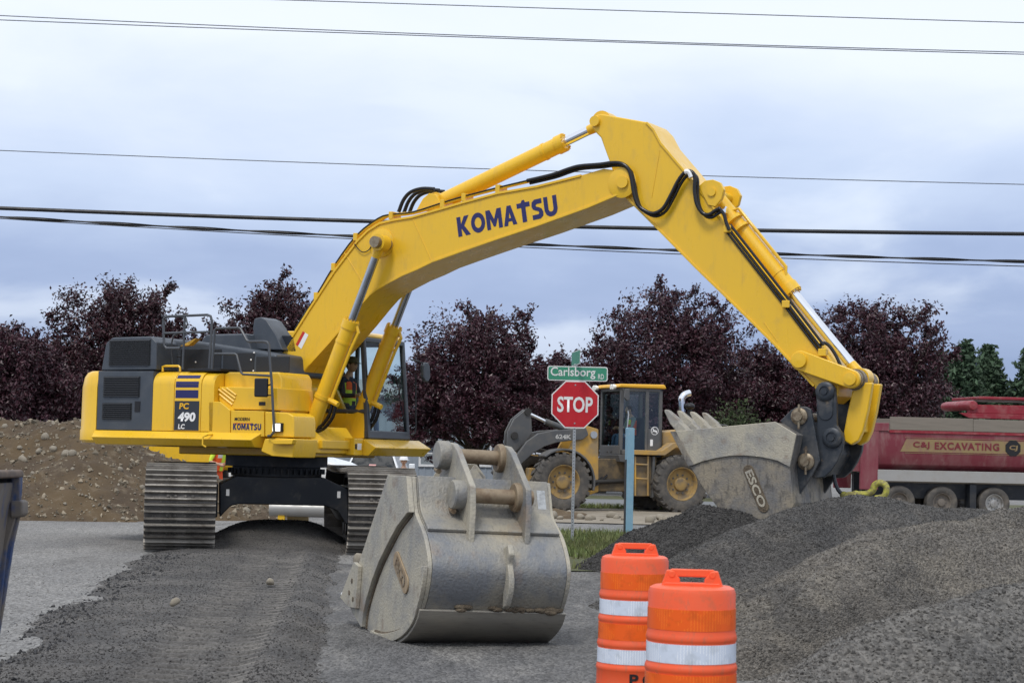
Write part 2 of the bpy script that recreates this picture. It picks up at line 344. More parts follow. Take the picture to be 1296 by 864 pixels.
# value noise in numpy, for terrain
_perm = RNG.random((64, 64))
def vnoise(x, y):
    xi, yi = np.floor(x).astype(int), np.floor(y).astype(int); fx, fy = x - xi, y - yi
    fx = fx * fx * (3 - 2 * fx); fy = fy * fy * (3 - 2 * fy)
    g = lambda i, j: _perm[i % 64, j % 64]
    return (g(xi, yi) * (1 - fx) + g(xi + 1, yi) * fx) * (1 - fy) + (g(xi, yi + 1) * (1 - fx) + g(xi + 1, yi + 1) * fx) * fy - 0.5
def fbm(x, y, f=1.0, o=4):
    r = 0; a = 1.0
    for k in range(o): r = r + a * vnoise(x * f + 17.3 * k, y * f + 5.1 * k); f *= 2.03; a *= 0.5
    return r
def np_mesh(name, V, Fq, mats, smooth=True):
    """fast mesh from arrays; Fq is (n,3) or (n,4)"""
    me = bpy.data.meshes.new(name); V = np.asarray(V, np.float32); Fq = np.asarray(Fq, np.int32); k = Fq.shape[1]
    me.vertices.add(len(V)); me.vertices.foreach_set('co', V.ravel())
    me.loops.add(Fq.size); me.loops.foreach_set('vertex_index', Fq.ravel())
    me.polygons.add(len(Fq)); me.polygons.foreach_set('loop_start', np.arange(0, Fq.size, k, dtype=np.int32))
    me.polygons.foreach_set('use_smooth', np.full(len(Fq), smooth)); me.update(calc_edges=True)
    for m in (mats if isinstance(mats, (list, tuple)) else [mats]): me.materials.append(m)
    return me
def grid_faces(nx, ny):
    i, j = np.meshgrid(np.arange(nx - 1), np.arange(ny - 1), indexing='ij'); a = (i * ny + j).ravel()
    return np.stack([a, a + ny, a + ny + 1, a + 1], 1)
OCT = np.array([(1, 0, 0), (-1, 0, 0), (0, 1, 0), (0, -1, 0), (0, 0, 1), (0, 0, -1)], float)
OCTF = np.array([(0, 2, 4), (2, 1, 4), (1, 3, 4), (3, 0, 4), (2, 0, 5), (1, 2, 5), (3, 1, 5), (0, 3, 5)])
def stones(name, P, size, m, parent=None):
    """many small chips of stone as one mesh: P (n,3) centres, size (n,)"""
    n = len(P); q = RNG.normal(size=(n, 4)); q /= np.linalg.norm(q, axis=1)[:, None]; w, x, y, z = q.T
    M = np.stack([1 - 2 * (y * y + z * z), 2 * (x * y - z * w), 2 * (x * z + y * w), 2 * (x * y + z * w), 1 - 2 * (x * x + z * z), 2 * (y * z - x * w), 2 * (x * z - y * w), 2 * (y * z + x * w), 1 - 2 * (x * x + y * y)], 1).reshape(n, 3, 3)
    sc = size[:, None] * RNG.uniform(0.55, 1.25, (n, 3))
    base = OCT[None] * sc[:, None, :] * RNG.uniform(0.7, 1.3, (n, 6, 1))
    V = np.einsum('nij,nkj->nki', M, base) + P[:, None, :]
    Fq = (OCTF[None] + (np.arange(n) * 6)[:, None, None]).reshape(-1, 3)
    return link(name, np_mesh(name, V.reshape(-1, 3), Fq, m, False), parent)

# ================================================================== the ground
ASPH = mat('worn_grey_asphalt', (0.155, 0.152, 0.148), 0.85, col2=(0.235, 0.228, 0.215), amt=0.85, scale=0.55, lo=0.38, hi=0.62, col3=(0.085, 0.082, 0.08), amt3=0.75, scale3=1.1, lo3=0.52, hi3=0.68, bump=0.5, voro=55, stretch=(1, 0.35, 1))
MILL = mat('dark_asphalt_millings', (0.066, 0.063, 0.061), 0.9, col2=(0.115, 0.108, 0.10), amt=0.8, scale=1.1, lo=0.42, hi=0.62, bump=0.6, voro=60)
GRAV = mat('grey_gravel', (0.165, 0.155, 0.140), 0.88, col2=(0.085, 0.082, 0.08), amt=0.75, scale=0.7, lo=0.45, hi=0.62, col3=(0.21, 0.195, 0.17), amt3=0.6, scale3=1.9, lo3=0.52, hi3=0.68, bump=1.0, voro=48)
GRAVS = mat('grey_gravel_chips', (0.155, 0.146, 0.133), 0.85, col2=(0.085, 0.082, 0.08), amt=0.7, scale=0.7, lo=0.45, hi=0.62, col3=(0.22, 0.20, 0.175), amt3=0.6, scale3=1.9, lo3=0.52, hi3=0.68, island=0.55)
DGRAV = mat('dark_gravel', (0.043, 0.041, 0.039), 0.9, col2=(0.062, 0.058, 0.055), amt=0.7, scale=2, bump=1.0, voro=40)
DGRAVS = mat('dark_gravel_chips', (0.047, 0.045, 0.043), 0.85, island=0.55)
MILLS = mat('millings_chips', (0.066, 0.063, 0.061), 0.88, col2=(0.14, 0.13, 0.12), amt=0.7, scale=1.2, island=0.6)
DIRT = mat('brown_dirt', (0.100, 0.069, 0.037), 0.95, col2=(0.066, 0.047, 0.031), amt=0.85, scale=0.8, lo=0.42, hi=0.6, col3=(0.20, 0.16, 0.11), amt3=0.6, scale3=3.5, lo3=0.55, bump=0.9, bscale=14)
SAND = mat('dusty_tan_ground', (0.26, 0.225, 0.175), 0.95, col2=(0.16, 0.135, 0.10), amt=0.8, scale=0.9, bump=0.6, bscale=12)
ROCK = mat('round_grey_rock', (0.26, 0.23, 0.18), 0.8, col2=(0.22, 0.19, 0.15), amt=0.8, scale=6, bump=0.3, bscale=20)
ROCKS = mat('dirt_pebbles', (0.22, 0.185, 0.135), 0.85, island=0.5)
SOIL = mat('grassy_soil', (0.075, 0.085, 0.035), 0.95, col2=(0.13, 0.11, 0.07), amt=0.7, scale=2.5, bump=0.6, bscale=20)
ROADM = mat('far_road_asphalt', (0.17, 0.175, 0.18), 0.85, col2=(0.20, 0.2, 0.2), amt=0.6, scale=0.4)

def axis_pts(segs):
    out = []
    for a, b, n in segs: out += list(np.linspace(a, b, n, endpoint=False))
    return np.array(out + [segs[-1][1]])
gx = axis_pts([(-1500, -60, 12), (-60, -12, 24), (-12, 12, 160), (12, 60, 24), (60, 1500, 12)])
gy = axis_pts([(-60, 4, 16), (4, 40, 240), (40, 60, 60), (60, 90, 30), (90, 2500, 24)])
def ground_z(x, y):
    near = np.clip((60 - np.abs(y - 20)) / 30, 0, 1) * np.clip((20 - np.abs(x)) / 6, 0, 1)
    return near * (0.012 * fbm(x, y, 0.5, 3) + 0.006 * fbm(x, y, 4, 2)) - 0.55 * np.exp(-(((x + 2.75) / 1.9) ** 4) - ((y - 50.0) / 3.2) ** 4)
X_, Y_ = np.meshgrid(gx, gy, indexing='ij')
gm = np_mesh('ground', np.stack([X_.ravel(), Y_.ravel(), ground_z(X_, Y_).ravel()], 1), grid_faces(len(gx), len(gy)), ASPH)
struct(link('ground', gm))

def seg_dist(x, y, a, b):
    ax, ay, bx, by = a[0], a[1], b[0], b[1]; dx, dy = bx - ax, by - ay
    t = np.clip(((x - ax) * dx + (y - ay) * dy) / (dx * dx + dy * dy + 1e-9), 0, 1)
    return np.hypot(x - ax - t * dx, y - ay - t * dy), t
def heap(x, y, ridges, slope=0.62, k=0.10):
    """smooth union of windrows: each ridge is a line of (x, y, height)"""
    zs = []
    for rd in ridges:
        z = np.full(np.shape(x), -9.0); sl = rd[0]; pts = rd[1]
        for p, q in zip(pts[:-1], pts[1:]):
            d, t = seg_dist(x, y, p, q); h = p[2] + (q[2] - p[2]) * t
            d = np.sqrt(d * d + 0.006) - 0.075
            z = np.maximum(z, h - sl * d)
        zs.append(z)
    z = zs[0]
    for w in zs[1:]:
        h = np.clip(0.5 + 0.5 * (w - z) / k, 0, 1); z = z * (1 - h) + w * h + k * h * (1 - h)
    return z
def terrain(name, x0, x1, y0, y1, nx, ny, zf, m, parent=None, cut=-0.06):
    xs, ys = np.linspace(x0, x1, nx), np.linspace(y0, y1, ny); X2, Y2 = np.meshgrid(xs, ys, indexing='ij')
    Z = zf(X2, Y2); V = np.stack([X2.ravel(), Y2.ravel(), np.maximum(Z, cut).ravel()], 1); Fq = grid_faces(nx, ny)
    keep = (V[Fq, 2] > cut + 1e-4).any(1); Fq = Fq[keep]
    used = np.unique(Fq); mp = np.full(len(V), -1); mp[used] = np.arange(len(used))
    return link(name, np_mesh(name, V[used], mp[Fq], m), parent)
def in_view(x, y, z, pad=0.15):
    u = 2400 * x / y; v = 575 - 2400 * (z - 1.5) / y + 0.0227 * u
    return (np.abs(u) < 648 * (1 + pad)) & (v < 864 * (1 + pad))
def scatter(name, zf, n, x0, x1, y0, y1, smin, smax, m, parent, zmin=0.0, pw=2.0, sink=0.25, near=None):
    x = RNG.uniform(x0, x1, n); y = y0 + (y1 - y0) * RNG.random(n) ** (near or 1.0); z = zf(x, y)
    k = (z > zmin) & in_view(x, y, z); x, y, z = x[k], y[k], z[k]
    s = smin + (smax - smin) * RNG.random(len(x)) ** pw
    return stuff(stones(name, np.stack([x, y, z + s * (0.5 - sink)], 1), s, m, parent))

# ---- strip of asphalt millings the excavator straddles, with wheel ruts
def mill_z(x, y):
    c = -2.5 - (y - 12.5) * 0.083; d = x - c                      # across the strip
    edge = np.clip((np.where(d < 0, 1.02 + 0.024 * (y - 13), 1.36) + 0.18 * fbm(y, x * 0.2, 0.9, 3) - np.abs(d)) / 0.45, -1, 1)
    z = 0.05 * edge
    fade = np.clip((27.5 - y) / 1.5, 0, 1)
    rut = lambda o, w: fade * np.exp(-((d - o - 0.05 * np.sin(y * 0.4)) / w) ** 2)
    z = z - 0.030 * rut(0.30, 0.22) - 0.028 * rut(0.74, 0.14) + 0.050 * rut(1.0, 0.15) + 0.022 * rut(0.02, 0.10)
    z = z + 0.030 * np.tanh(2.5 * np.sin(y * 21 + d * 4)) * rut(0.30, 0.22) + 0.024 * np.tanh(2.5 * np.sin(y * 21 - d * 5)) * rut(0.74, 0.14)
    z = z + 0.028 * fbm(x, y, 0.7, 4) * (edge > 0) + 0.006 * fbm(x, y, 7, 3)
    m1 = np.exp(-((x + 3.65) / 0.95) ** 4 - ((y - 30.2) / 1.7) ** 2)
    return z + 0.33 * m1
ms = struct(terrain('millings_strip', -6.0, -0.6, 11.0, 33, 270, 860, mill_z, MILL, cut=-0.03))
_t = MILL.node_tree; _p = _t.nodes['Principled BSDF']; _src = _p.inputs['Base Color'].links[0].from_socket      # dust pressed into the wheel tracks; tread-gap shadows painted in as dark bands
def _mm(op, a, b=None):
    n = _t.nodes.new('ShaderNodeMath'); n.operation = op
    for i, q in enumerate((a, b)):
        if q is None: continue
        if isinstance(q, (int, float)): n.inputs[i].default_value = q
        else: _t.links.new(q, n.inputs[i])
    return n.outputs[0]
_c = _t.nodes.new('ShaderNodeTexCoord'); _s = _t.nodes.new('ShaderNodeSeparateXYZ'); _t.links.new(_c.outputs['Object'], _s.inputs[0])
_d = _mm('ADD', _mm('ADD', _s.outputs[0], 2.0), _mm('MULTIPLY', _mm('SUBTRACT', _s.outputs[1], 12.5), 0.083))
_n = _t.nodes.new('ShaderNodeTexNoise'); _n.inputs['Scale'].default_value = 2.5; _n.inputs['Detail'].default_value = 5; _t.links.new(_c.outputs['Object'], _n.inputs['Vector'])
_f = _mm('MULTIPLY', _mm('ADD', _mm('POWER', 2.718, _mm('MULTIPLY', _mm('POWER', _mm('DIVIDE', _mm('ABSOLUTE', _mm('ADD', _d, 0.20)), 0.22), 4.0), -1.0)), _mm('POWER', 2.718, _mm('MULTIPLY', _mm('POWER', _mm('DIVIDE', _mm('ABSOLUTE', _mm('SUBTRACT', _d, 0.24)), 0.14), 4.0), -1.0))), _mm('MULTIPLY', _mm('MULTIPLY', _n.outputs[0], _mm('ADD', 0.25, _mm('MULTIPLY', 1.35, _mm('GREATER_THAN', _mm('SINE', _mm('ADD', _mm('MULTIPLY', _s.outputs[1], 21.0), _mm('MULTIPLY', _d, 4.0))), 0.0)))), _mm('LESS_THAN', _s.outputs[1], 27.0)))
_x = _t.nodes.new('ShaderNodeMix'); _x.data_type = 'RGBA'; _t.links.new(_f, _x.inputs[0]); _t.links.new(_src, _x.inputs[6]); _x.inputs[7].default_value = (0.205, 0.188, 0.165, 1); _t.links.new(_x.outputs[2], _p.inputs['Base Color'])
def lump_z(x, y):
    d = x - (-2.5 - (y - 12.5) * 0.083); return np.where((d < -0.55 - 0.3 * RNG.random(np.shape(x))) & (d > -1.35), mill_z(x, y), -1.0)
scatter('millings_lump', lump_z, 9000, -6, -2.5, 11.3, 26, 0.004, 0.022, mat('black_asphalt_lumps', (0.035, 0.035, 0.037), 0.8, island=0.5), None, -0.03, 2.5, near=1.4)
def loose_z(x, y):
    d = x - (-2.5 - (y - 12.5) * 0.083); return np.where(((np.abs(d - 0.30) < 0.17) | (np.abs(d - 0.74) < 0.11)) & (RNG.random(np.shape(x)) < 0.72) & (y < 27), -1.0, mill_z(x, y))
scatter('loose_millings', loose_z, 90000, -6, -0.4, 11.3, 31, 0.002, 0.012, MILLS, None, 0.005, 2.5, near=1.5)
scatter('loose_gravel', ground_z, 16000, -7, 2.4, 11.3, 24, 0.002, 0.010, GRAVS, None, -1, 3.0, near=1.5)

DASPH = mat('dark_gritty_asphalt', (0.088, 0.086, 0.085), 0.85, col2=(0.13, 0.127, 0.122), amt=0.8, scale=0.8, lo=0.4, hi=0.62, col3=(0.17, 0.162, 0.15), amt3=0.75, scale3=1.6, lo3=0.50, hi3=0.66, bump=0.6, voro=60, stretch=(1, 0.3, 1), streak=((0.05, 0.049, 0.048), 0.6, (3.0, 0.9, 1), 0.55, 0.68))
def patch_z(x, y):
    e = np.minimum(x - (-1.75 - (y - 12) * 0.06), np.minimum(3.0 - x, np.minimum(y - 5, 25.5 - y))) + 0.5 * fbm(x, y, 0.9, 4); return ground_z(x, y) + 0.012 * np.clip(e / 0.5, -1, 1)
struct(terrain('asphalt_patch', -3.5, 3.6, 6, 26.5, 110, 300, patch_z, DASPH, cut=-0.02))
# ---- big gravel pile on the right
RID = [(0.60, [(1.1, 18.6, 0.05), (1.6, 19.0, 0.39), (2.29, 19.5, 0.80), (2.93, 20.0, 1.0), (3.5, 20.4, 1.10), (4.4, 21, 1.09), (5.8, 21.5, 0.94), (9, 22, 0.9)]),
       (0.62, [(1.2, 13.0, 0.04), (1.59, 13.5, 0.33), (2.05, 14.0, 0.60), (2.75, 14.6, 0.85), (3.37, 15.2, 0.965), (4.32, 16.0, 1.04), (8, 17, 1.1)]),
       (0.50, [(1.15, 9.6, 0.12), (1.5, 10.0, 0.38), (2.2, 10.6, 0.60), (3.05, 11.3, 0.82), (4.2, 11.8, 0.95), (6, 12.2, 1.05)])]
def pile_fn(i, dz=0.0, amp=1.0):
    rid = [RID[i]] + ([(0.75, [(1.3, 14.2, 0.08), (1.72, 14.5, 0.40), (2.2, 15.0, 0.65), (2.94, 15.6, 0.95), (3.59, 16.2, 1.05), (4.59, 17.0, 1.10), (8, 17.8, 1.1)])] if i == 1 else [])
    def f(x, y):
        wx, wy = x + 0.20 * fbm(x + 3 * i, y, 0.7, 3), y + 0.20 * fbm(y + 9, x + 5 * i, 0.7, 3)
        return np.where(y > 24.3, -1, heap(wx, wy, rid, k=0.03)) + dz + amp * (0.075 * fbm(x + 7 * i, y, 1.0, 4) + 0.020 * fbm(x, y, 6, 3)) + (0.018, 0.042, 0.026)[i] * np.tanh(1.8 * np.sin((-0.675 * x + 0.737 * y) * 9.5 + 2.2 * fbm(x, y, 0.8, 3) + i)) * np.clip(fbm(x + 4, y, 0.5, 2) + 0.75, 0, 1)
    return f
def gmat(name, c, dark, light, isl=0.0, **kw): return mat(name, c, 0.88, col2=dark, amt=0.8, scale=0.9, lo=0.46, hi=0.60, col3=light, amt3=0.65, scale3=2.3, lo3=0.50, hi3=0.66, island=isl, stretch=(1.0, 0.55, 1.6), **kw)
GA = ((0.074, 0.070, 0.065), (0.042, 0.041, 0.040), (0.112, 0.103, 0.091)); GBc = ((0.124, 0.113, 0.098), (0.064, 0.060, 0.055), (0.172, 0.154, 0.126)); GC = ((0.115, 0.109, 0.100), (0.075, 0.072, 0.068), (0.155, 0.145, 0.13))
for i, (nm, cc, lab, ext, n_) in enumerate((('far_gravel', GA, 'grey-brown gravel heap between the dark heap and the dump truck', (0.4, 9, 16.8, 24.5), 80000), ('middle_gravel', GBc, 'long ridge of tan-grey gravel rising behind the orange drums', (0.3, 9, 11.0, 18.4), 100000), ('near_gravel', GC, 'paler coarse gravel slope right beside the front orange drum', (0.6, 7, 8.0, 13.9), 60000))):
    zf = pile_fn(i)
    pile = tag(terrain('gravel_pile', *ext, 260, 260, zf, gmat(nm, *cc, bump=1.0, voro=(50, 55, 42)[i])), lab, 'gravel pile', 'gravel piles')
    lim = (0.5, 6.5, ext[2] + 0.3, ext[3] - 0.6)
    def zvis(x, y, zf=zf, i=i):
        z = zf(x, y)
        for j in range(3):
            if j != i: z = np.where(pile_fn(j)(x, y) > z + 0.01, -1.0, z)
        return z
    scatter('gravel_chip', zvis, n_, *lim, 0.004, (0.012, 0.0115, 0.015)[i], gmat(nm + '_chips', *cc, isl=0.55), pile, 0.0, 2.2, near=1.15)
# ---- dark heap the bucket is dipping into
DR = [(0.66, [(1.75, 25.3, 0.55), (2.5, 25.2, 0.90), (3.1, 25.4, 0.80), (4.2, 25.8, 0.62)])]
def dark_z(x, y):
    return heap(x + 0.15 * fbm(x, y, 1, 3), y, DR) + 0.06 * fbm(x, y, 1.4, 4) + 0.02 * fbm(x, y, 6, 3)
dpile = tag(terrain('dark_gravel_pile', -0.2, 6.5, 22.5, 28.5, 200, 180, dark_z, DGRAV), 'smaller dark gravel heap under the excavator bucket', 'gravel pile')
scatter('gravel_chip', dark_z, 40000, 0, 5.5, 22.8, 26, 0.007, 0.022, DGRAVS, dpile, 0.0, 2.0)

# ---- brown dirt mound with boulders on the left
MR = [(0.55, [(-16, 42, 1.9), (-11.5, 41.5, 2.12), (-9.4, 41.2, 2.0), (-7.6, 41.6, 1.42), (-6.9, 42.2, 0.95), (-6.2, 42.6, 0.3)])]
def mound_z(x, y): return heap(x + 0.4 * fbm(x, y, 0.6, 3), y + 0.5 * fbm(y, x, 0.6, 3), MR) + 0.34 * fbm(x, y, 0.9, 4) + 0.06 * fbm(x, y, 5, 3)
mound = tag(terrain('dirt_mound', -18, -2.5, 36.5, 48, 230, 170, mound_z, DIRT), 'brown dirt mound full of pale stones behind the yellow excavator', 'dirt mound')
scatter('pebble', mound_z, 6000, -14, -3, 37, 43, 0.012, 0.07, ROCKS, mound, 0.02, 3.0)
def rock_mesh(seed):
    r = random.Random(seed); bm = bmesh.new(); bmesh.ops.create_icosphere(bm, subdivisions=2, radius=1.0); sx, sy, sz = 1, r.uniform(0.65, 0.95), r.uniform(0.5, 0.75)
    ph = [r.uniform(0, 6) for _ in range(6)]
    for v in bm.verts:
        c = v.co; k = 1 + 0.12 * math.sin(c.x * 3 + ph[0]) + 0.12 * math.sin(c.y * 3.3 + ph[1]) + 0.09 * math.sin(c.z * 4 + ph[2]) + r.uniform(-0.03, 0.03); v.co = Vector((c.x * sx, c.y * sy, c.z * sz)) * k
    me = bpy.data.meshes.new('rock'); bm.to_mesh(me); bm.free(); me.materials.append(ROCK); me.polygons.foreach_set('use_smooth', [True] * len(me.polygons)); return me
RKS = [rock_mesh(i) for i in range(5)]
def rock(x, y, z, s, parent=None, name='rock'):
    o = link(name, RKS[random.randrange(5)], parent, rot=(random.uniform(-.4, .4), random.uniform(-.4, .4), random.uniform(0, 6)), loc=(x, y, z)); o.scale = (s, s, s); return o
for i in range(130):
    x, y = random.uniform(-12, -5.2), random.uniform(37.4, 41.6); z = float(mound_z(np.array([x]), np.array([y]))[0])
    if z > -0.05: rock(x, y, z + 0.01, random.choice((0.03, 0.035, 0.04, 0.045, 0.05, 0.06, 0.075, 0.11)) * random.uniform(0.8, 1.2), mound)
for px in ((-9.0, 38.0, 0.13), (-8.55, 37.85, 0.12), (-8.25, 37.8, 0.12), (-7.0, 38.6, 0.11), (-6.75, 38.1, 0.14)): rock(px[0], px[1], 0.06, px[2], mound)

# ---- behind the heaps: grass corner, pavement, dirt shoulder, verge, far road
def sheet(name, pts, m, z): return struct(MB().add([(a, b, z) for a, b in pts], [tuple(range(len(pts)))]).build(name, m, None))
def ditch(x, y): return -0.42 * np.exp(-(((x + 2.75) / 1.5) ** 4) - ((y - 50.0) / 2.6) ** 4)
struct(terrain('dirt_shoulder', -14, 30, 42.5, 54.2, 240, 80, lambda x, y: 0.024 + ditch(x, y) + 0.02 * fbm(x, y, 1.5, 3), SAND, cut=-2))
sheet('verge', [(-60, 54.2), (60, 54.2), (60, 55.6), (-60, 55.6)], SOIL, 0.03)
sheet('road', [(-90, 55.6), (90, 55.6), (90, 66), (-90, 66)], ROADM, 0.034)
sheet('verge', [(-90, 66), (90, 66), (90, 72), (-90, 72)], SOIL, 0.03)
sheet('grass_corner', [(-0.6, 25.0), (0.6, 24.6), (2.6, 25.0), (4, 27), (4, 36.2), (2.0, 37.0), (0.2, 36.6), (-0.7, 34)], SOIL, 0.022)
def grass(name, n, x0, x1, y0, y1, h, m, zb=0.02):
    x, y = RNG.uniform(x0, x1, n), RNG.uniform(y0, y1, n); k = fbm(x, y, 0.9, 3) > -0.28; x, y = x[k], y[k]; n = len(x)
    a = RNG.uniform(0, 6.28, n); hh = h * RNG.uniform(0.35, 1.25, n); w = 0.010 + 0.008 * RNG.random(n); lx, ly = RNG.normal(0, 0.4, n) * hh, RNG.normal(0, 0.4, n) * hh
    p0 = np.stack([x - w * np.cos(a), y - w * np.sin(a), np.full(n, zb - 0.01)], 1); p1 = np.stack([x + w * np.cos(a), y + w * np.sin(a), np.full(n, zb - 0.01)], 1); p2 = np.stack([x + lx, y + ly, zb + hh], 1)
    V = np.stack([p0, p1, p2], 1).reshape(-1, 3); return stuff(link(name, np_mesh(name, V, np.arange(3 * n).reshape(-1, 3), m, False)))
GRASS = mat('grass_blades', (0.115, 0.155, 0.045), 0.7, col2=(0.20, 0.19, 0.085), amt=0.7, scale=1.5, lo=0.4, hi=0.6, island=0.4)
g1 = grass('grass', 16000, -0.5, 3.9, 25.0, 36.6, 0.13, GRASS); g1['label'] = 'rough green grass at the foot of the stop sign'; 
g2 = grass('grass', 9000, -4, 12, 54.3, 55.5, 0.14, GRASS, 0.03); g2['label'] = 'low grass verge beside the far road'
for i in range(26):
    x, y = random.uniform(0.6, 4.0), random.uniform(43.5, 46.5)
    s = random.uniform(0.06, 0.17); tag(rock(x, y, s * 0.4 + 0.02, s), 'pale rounded rock on the dirt in front of the wheel loader', 'rock', 'rocks on the dirt shoulder')
CL = tag(terrain('soil_clump', 0.4, 2.6, 44.6, 46.6, 40, 40, lambda x, y: heap(x, y, [(0.5, [(0.9, 45.6, 0.25), (1.7, 45.6, 0.18)])]) + 0.1 * fbm(x, y, 2, 3), DIRT, cut=-0.02), 'low heap of loose brown soil beside the wheel loader', 'soil heap')
for i, (x, y) in enumerate(((-1.9, 24.6), (-2.5, 20.2), (-3.0, 17.3))): tag(rock(x, y, 0.10, (0.10, 0.055, 0.05)[i]), ('single pale stone lying on the dark millings strip', 'small pale pebble half sunk in the millings', 'tiny white pebble on the wheel rut of the millings')[i], 'stone')

# ================================================================== the excavator
# local axes: x along the boom, y to the machine's left, z up; origin on the ground under the swing centre
EX = thing('excavator', 'huge clean yellow crawler excavator with its boom raised and bucket in the gravel', 'excavator', (-3.67, 30, 0), (0, 0, R(-28)))
def P3(uz, v): return [(a, v, b) for a, b in uz]

# ---- undercarriage, turned away from the house (its own x runs along the tracks)
UR = (0, 0, R(-53))
cb = MB()
front = [(-0.886, 0.946), (-0.641, 1.076), (0.699, 1.08), (1.066, 0.912), (1.081, 0.37), (1.032, 0.393), (0.918, 0.572), (0.723, 0.653), (-0.58, 0.659), (-0.71, 0.627), (-0.802, 0.53), (-0.87, 0.445)]
cb.prism(front, 'u', -1.05, 1.05)
car = cb.build('car_body', FRAME, EX, bevel=0.02, rot=UR)
for py in (front[0][0] + 0.10, front[3][0] - 0.17):
    MB().box(1.052, 1.058, py, py + 0.05, 0.78, 0.88).build('label_plate', WHITE, car)
sb = MB()
for r, z0, z1 in ((0.64, 1.0, 1.08), (0.71, 1.08, 1.17), (0.69, 1.17, 1.23), (0.80, 1.23, 1.41)): sb.cyl((0, 0, z0), (0, 0, z1), r, n=40)
for i in range(44):
    a = 2 * math.pi * i / 44; sb.cyl((0.74 * math.cos(a), 0.74 * math.sin(a), 1.12), (0.74 * math.cos(a), 0.74 * math.sin(a), 1.20), 0.022, n=6)
sb.build('swing_bearing', FRAME, EX)
# one triple-grouser shoe
shm = MB(); shm.box(-0.132, 0.132, -0.5, 0.5, 0.0, 0.022)
for gx, gh in ((-0.116, 0.058), (-0.02, 0.050), (0.082, 0.050)): shm.prism([(gx - 0.018, 0.02), (gx + 0.018, 0.02), (gx + 0.010, 0.02 + gh), (gx - 0.010, 0.02 + gh)], 'v', -0.5, 0.5, 1)
for q in (-0.17, -0.07, 0.07, 0.17): shm.cyl((0.035, q, 0.02), (0.035, q, 0.045), 0.022, n=6)
shoe_me = shm.mesh('track_shoe', [SHOE, GROUSE])
RP, ZC, HX = 0.56, 0.62, 2.30
per = 4 * HX + 2 * math.pi * RP; NS = 49
for side, yc in (('a', -1.44), ('b', 1.44)):
    tf = MB()
    tf.prism([(-2.1, 0.34), (2.1, 0.34), (2.25, 0.5), (2.1, 0.86), (1.2, 0.95), (-1.2, 0.95), (-2.1, 0.86), (-2.25, 0.5)], 'v', yc - 0.27, yc + 0.27)
    inner = yc + (0.27 if yc < 0 else -0.27); tgt = (front[0][0] - 0.02 if yc < 0 else front[3][0] + 0.02)
    tf.box(-1.0, 1.0, min(inner, tgt), max(inner, tgt), 0.45, 0.95)
    tr = tf.build('crawler_track', FRAME, EX, bevel=0.015, rot=UR)
    ch = MB(); ring = []
    for k in range(72):
        s = per * k / 72
        if s < 2 * HX: p = (-HX + s, ZC + RP)
        elif s < 2 * HX + math.pi * RP: a = (s - 2 * HX) / RP; p = (HX + RP * math.sin(a), ZC + RP * math.cos(a))
        elif s < 4 * HX + math.pi * RP: p = (HX - (s - 2 * HX - math.pi * RP), ZC - RP)
        else: a = (s - 4 * HX - math.pi * RP) / RP; p = (-HX - RP * math.sin(a), ZC - RP * math.cos(a))
        ring.append(p)
    inn = [((x if abs(x) <= HX else math.copysign(HX, x) + (x - math.copysign(HX, x)) * 0.78), ZC + (z - ZC) * 0.78) for x, z in ring]
    for o2 in (-0.14, 0.14):
        b0 = len(ch.v); n = len(ring)
        for w in (-0.05, 0.05): ch.v += [(x, yc + o2 + w, z) for x, z in ring] + [(x, yc + o2 + w, z) for x, z in inn]
        for i in range(n):
            j = (i + 1) % n
            for q in ((i, j, n + j, n + i), (2 * n + i, 3 * n + i, 3 * n + j, 2 * n + j), (i, 2 * n + i, 2 * n + j, j), (n + i, n + j, 3 * n + j, 3 * n + i)):
                ch.f.append(tuple(b0 + t for t in q)); ch.m.append(0)
    ch.build('track_chain', CHAIN, tr)
    for sx, nm in ((-HX, 'sprocket'), (HX, 'idler_wheel')):
        MB().lathe([(0.42, -0.10), (0.46, -0.06), (0.46, 0.06), (0.42, 0.10), (0.2, 0.13)], (sx, yc, ZC), (0, 1, 0), 28).build(nm, FRAME, tr)
    rl = MB()
    for k in range(8): rl.cyl((-1.75 + 0.5 * k, yc - 0.24, 0.24), (-1.75 + 0.5 * k, yc + 0.24, 0.24), 0.13, n=14)
    rl.build('track_roller', FRAME, tr)
    for k in range(NS):
        s = per * (k + 0.3) / NS
        if s < 2 * HX: x, z, th = -HX + s, ZC + RP, 0.0
        elif s < 2 * HX + math.pi * RP: a = (s - 2 * HX) / RP; x, z, th = HX + RP * math.sin(a), ZC + RP * math.cos(a), a
        elif s < 4 * HX + math.pi * RP: x, z, th = HX - (s - 2 * HX - math.pi * RP), ZC - RP, math.pi
        else: a = (s - 4 * HX - math.pi * RP) / RP; x, z, th = -HX - RP * math.sin(a), ZC - RP * math.cos(a), math.pi + a
        if 0 < s < 2 * HX: z -= 0.03 * math.sin(math.pi * s / (2 * HX))
        link('track_shoe', shoe_me, tr, rot=(0, th, 0), loc=(x, yc, z))

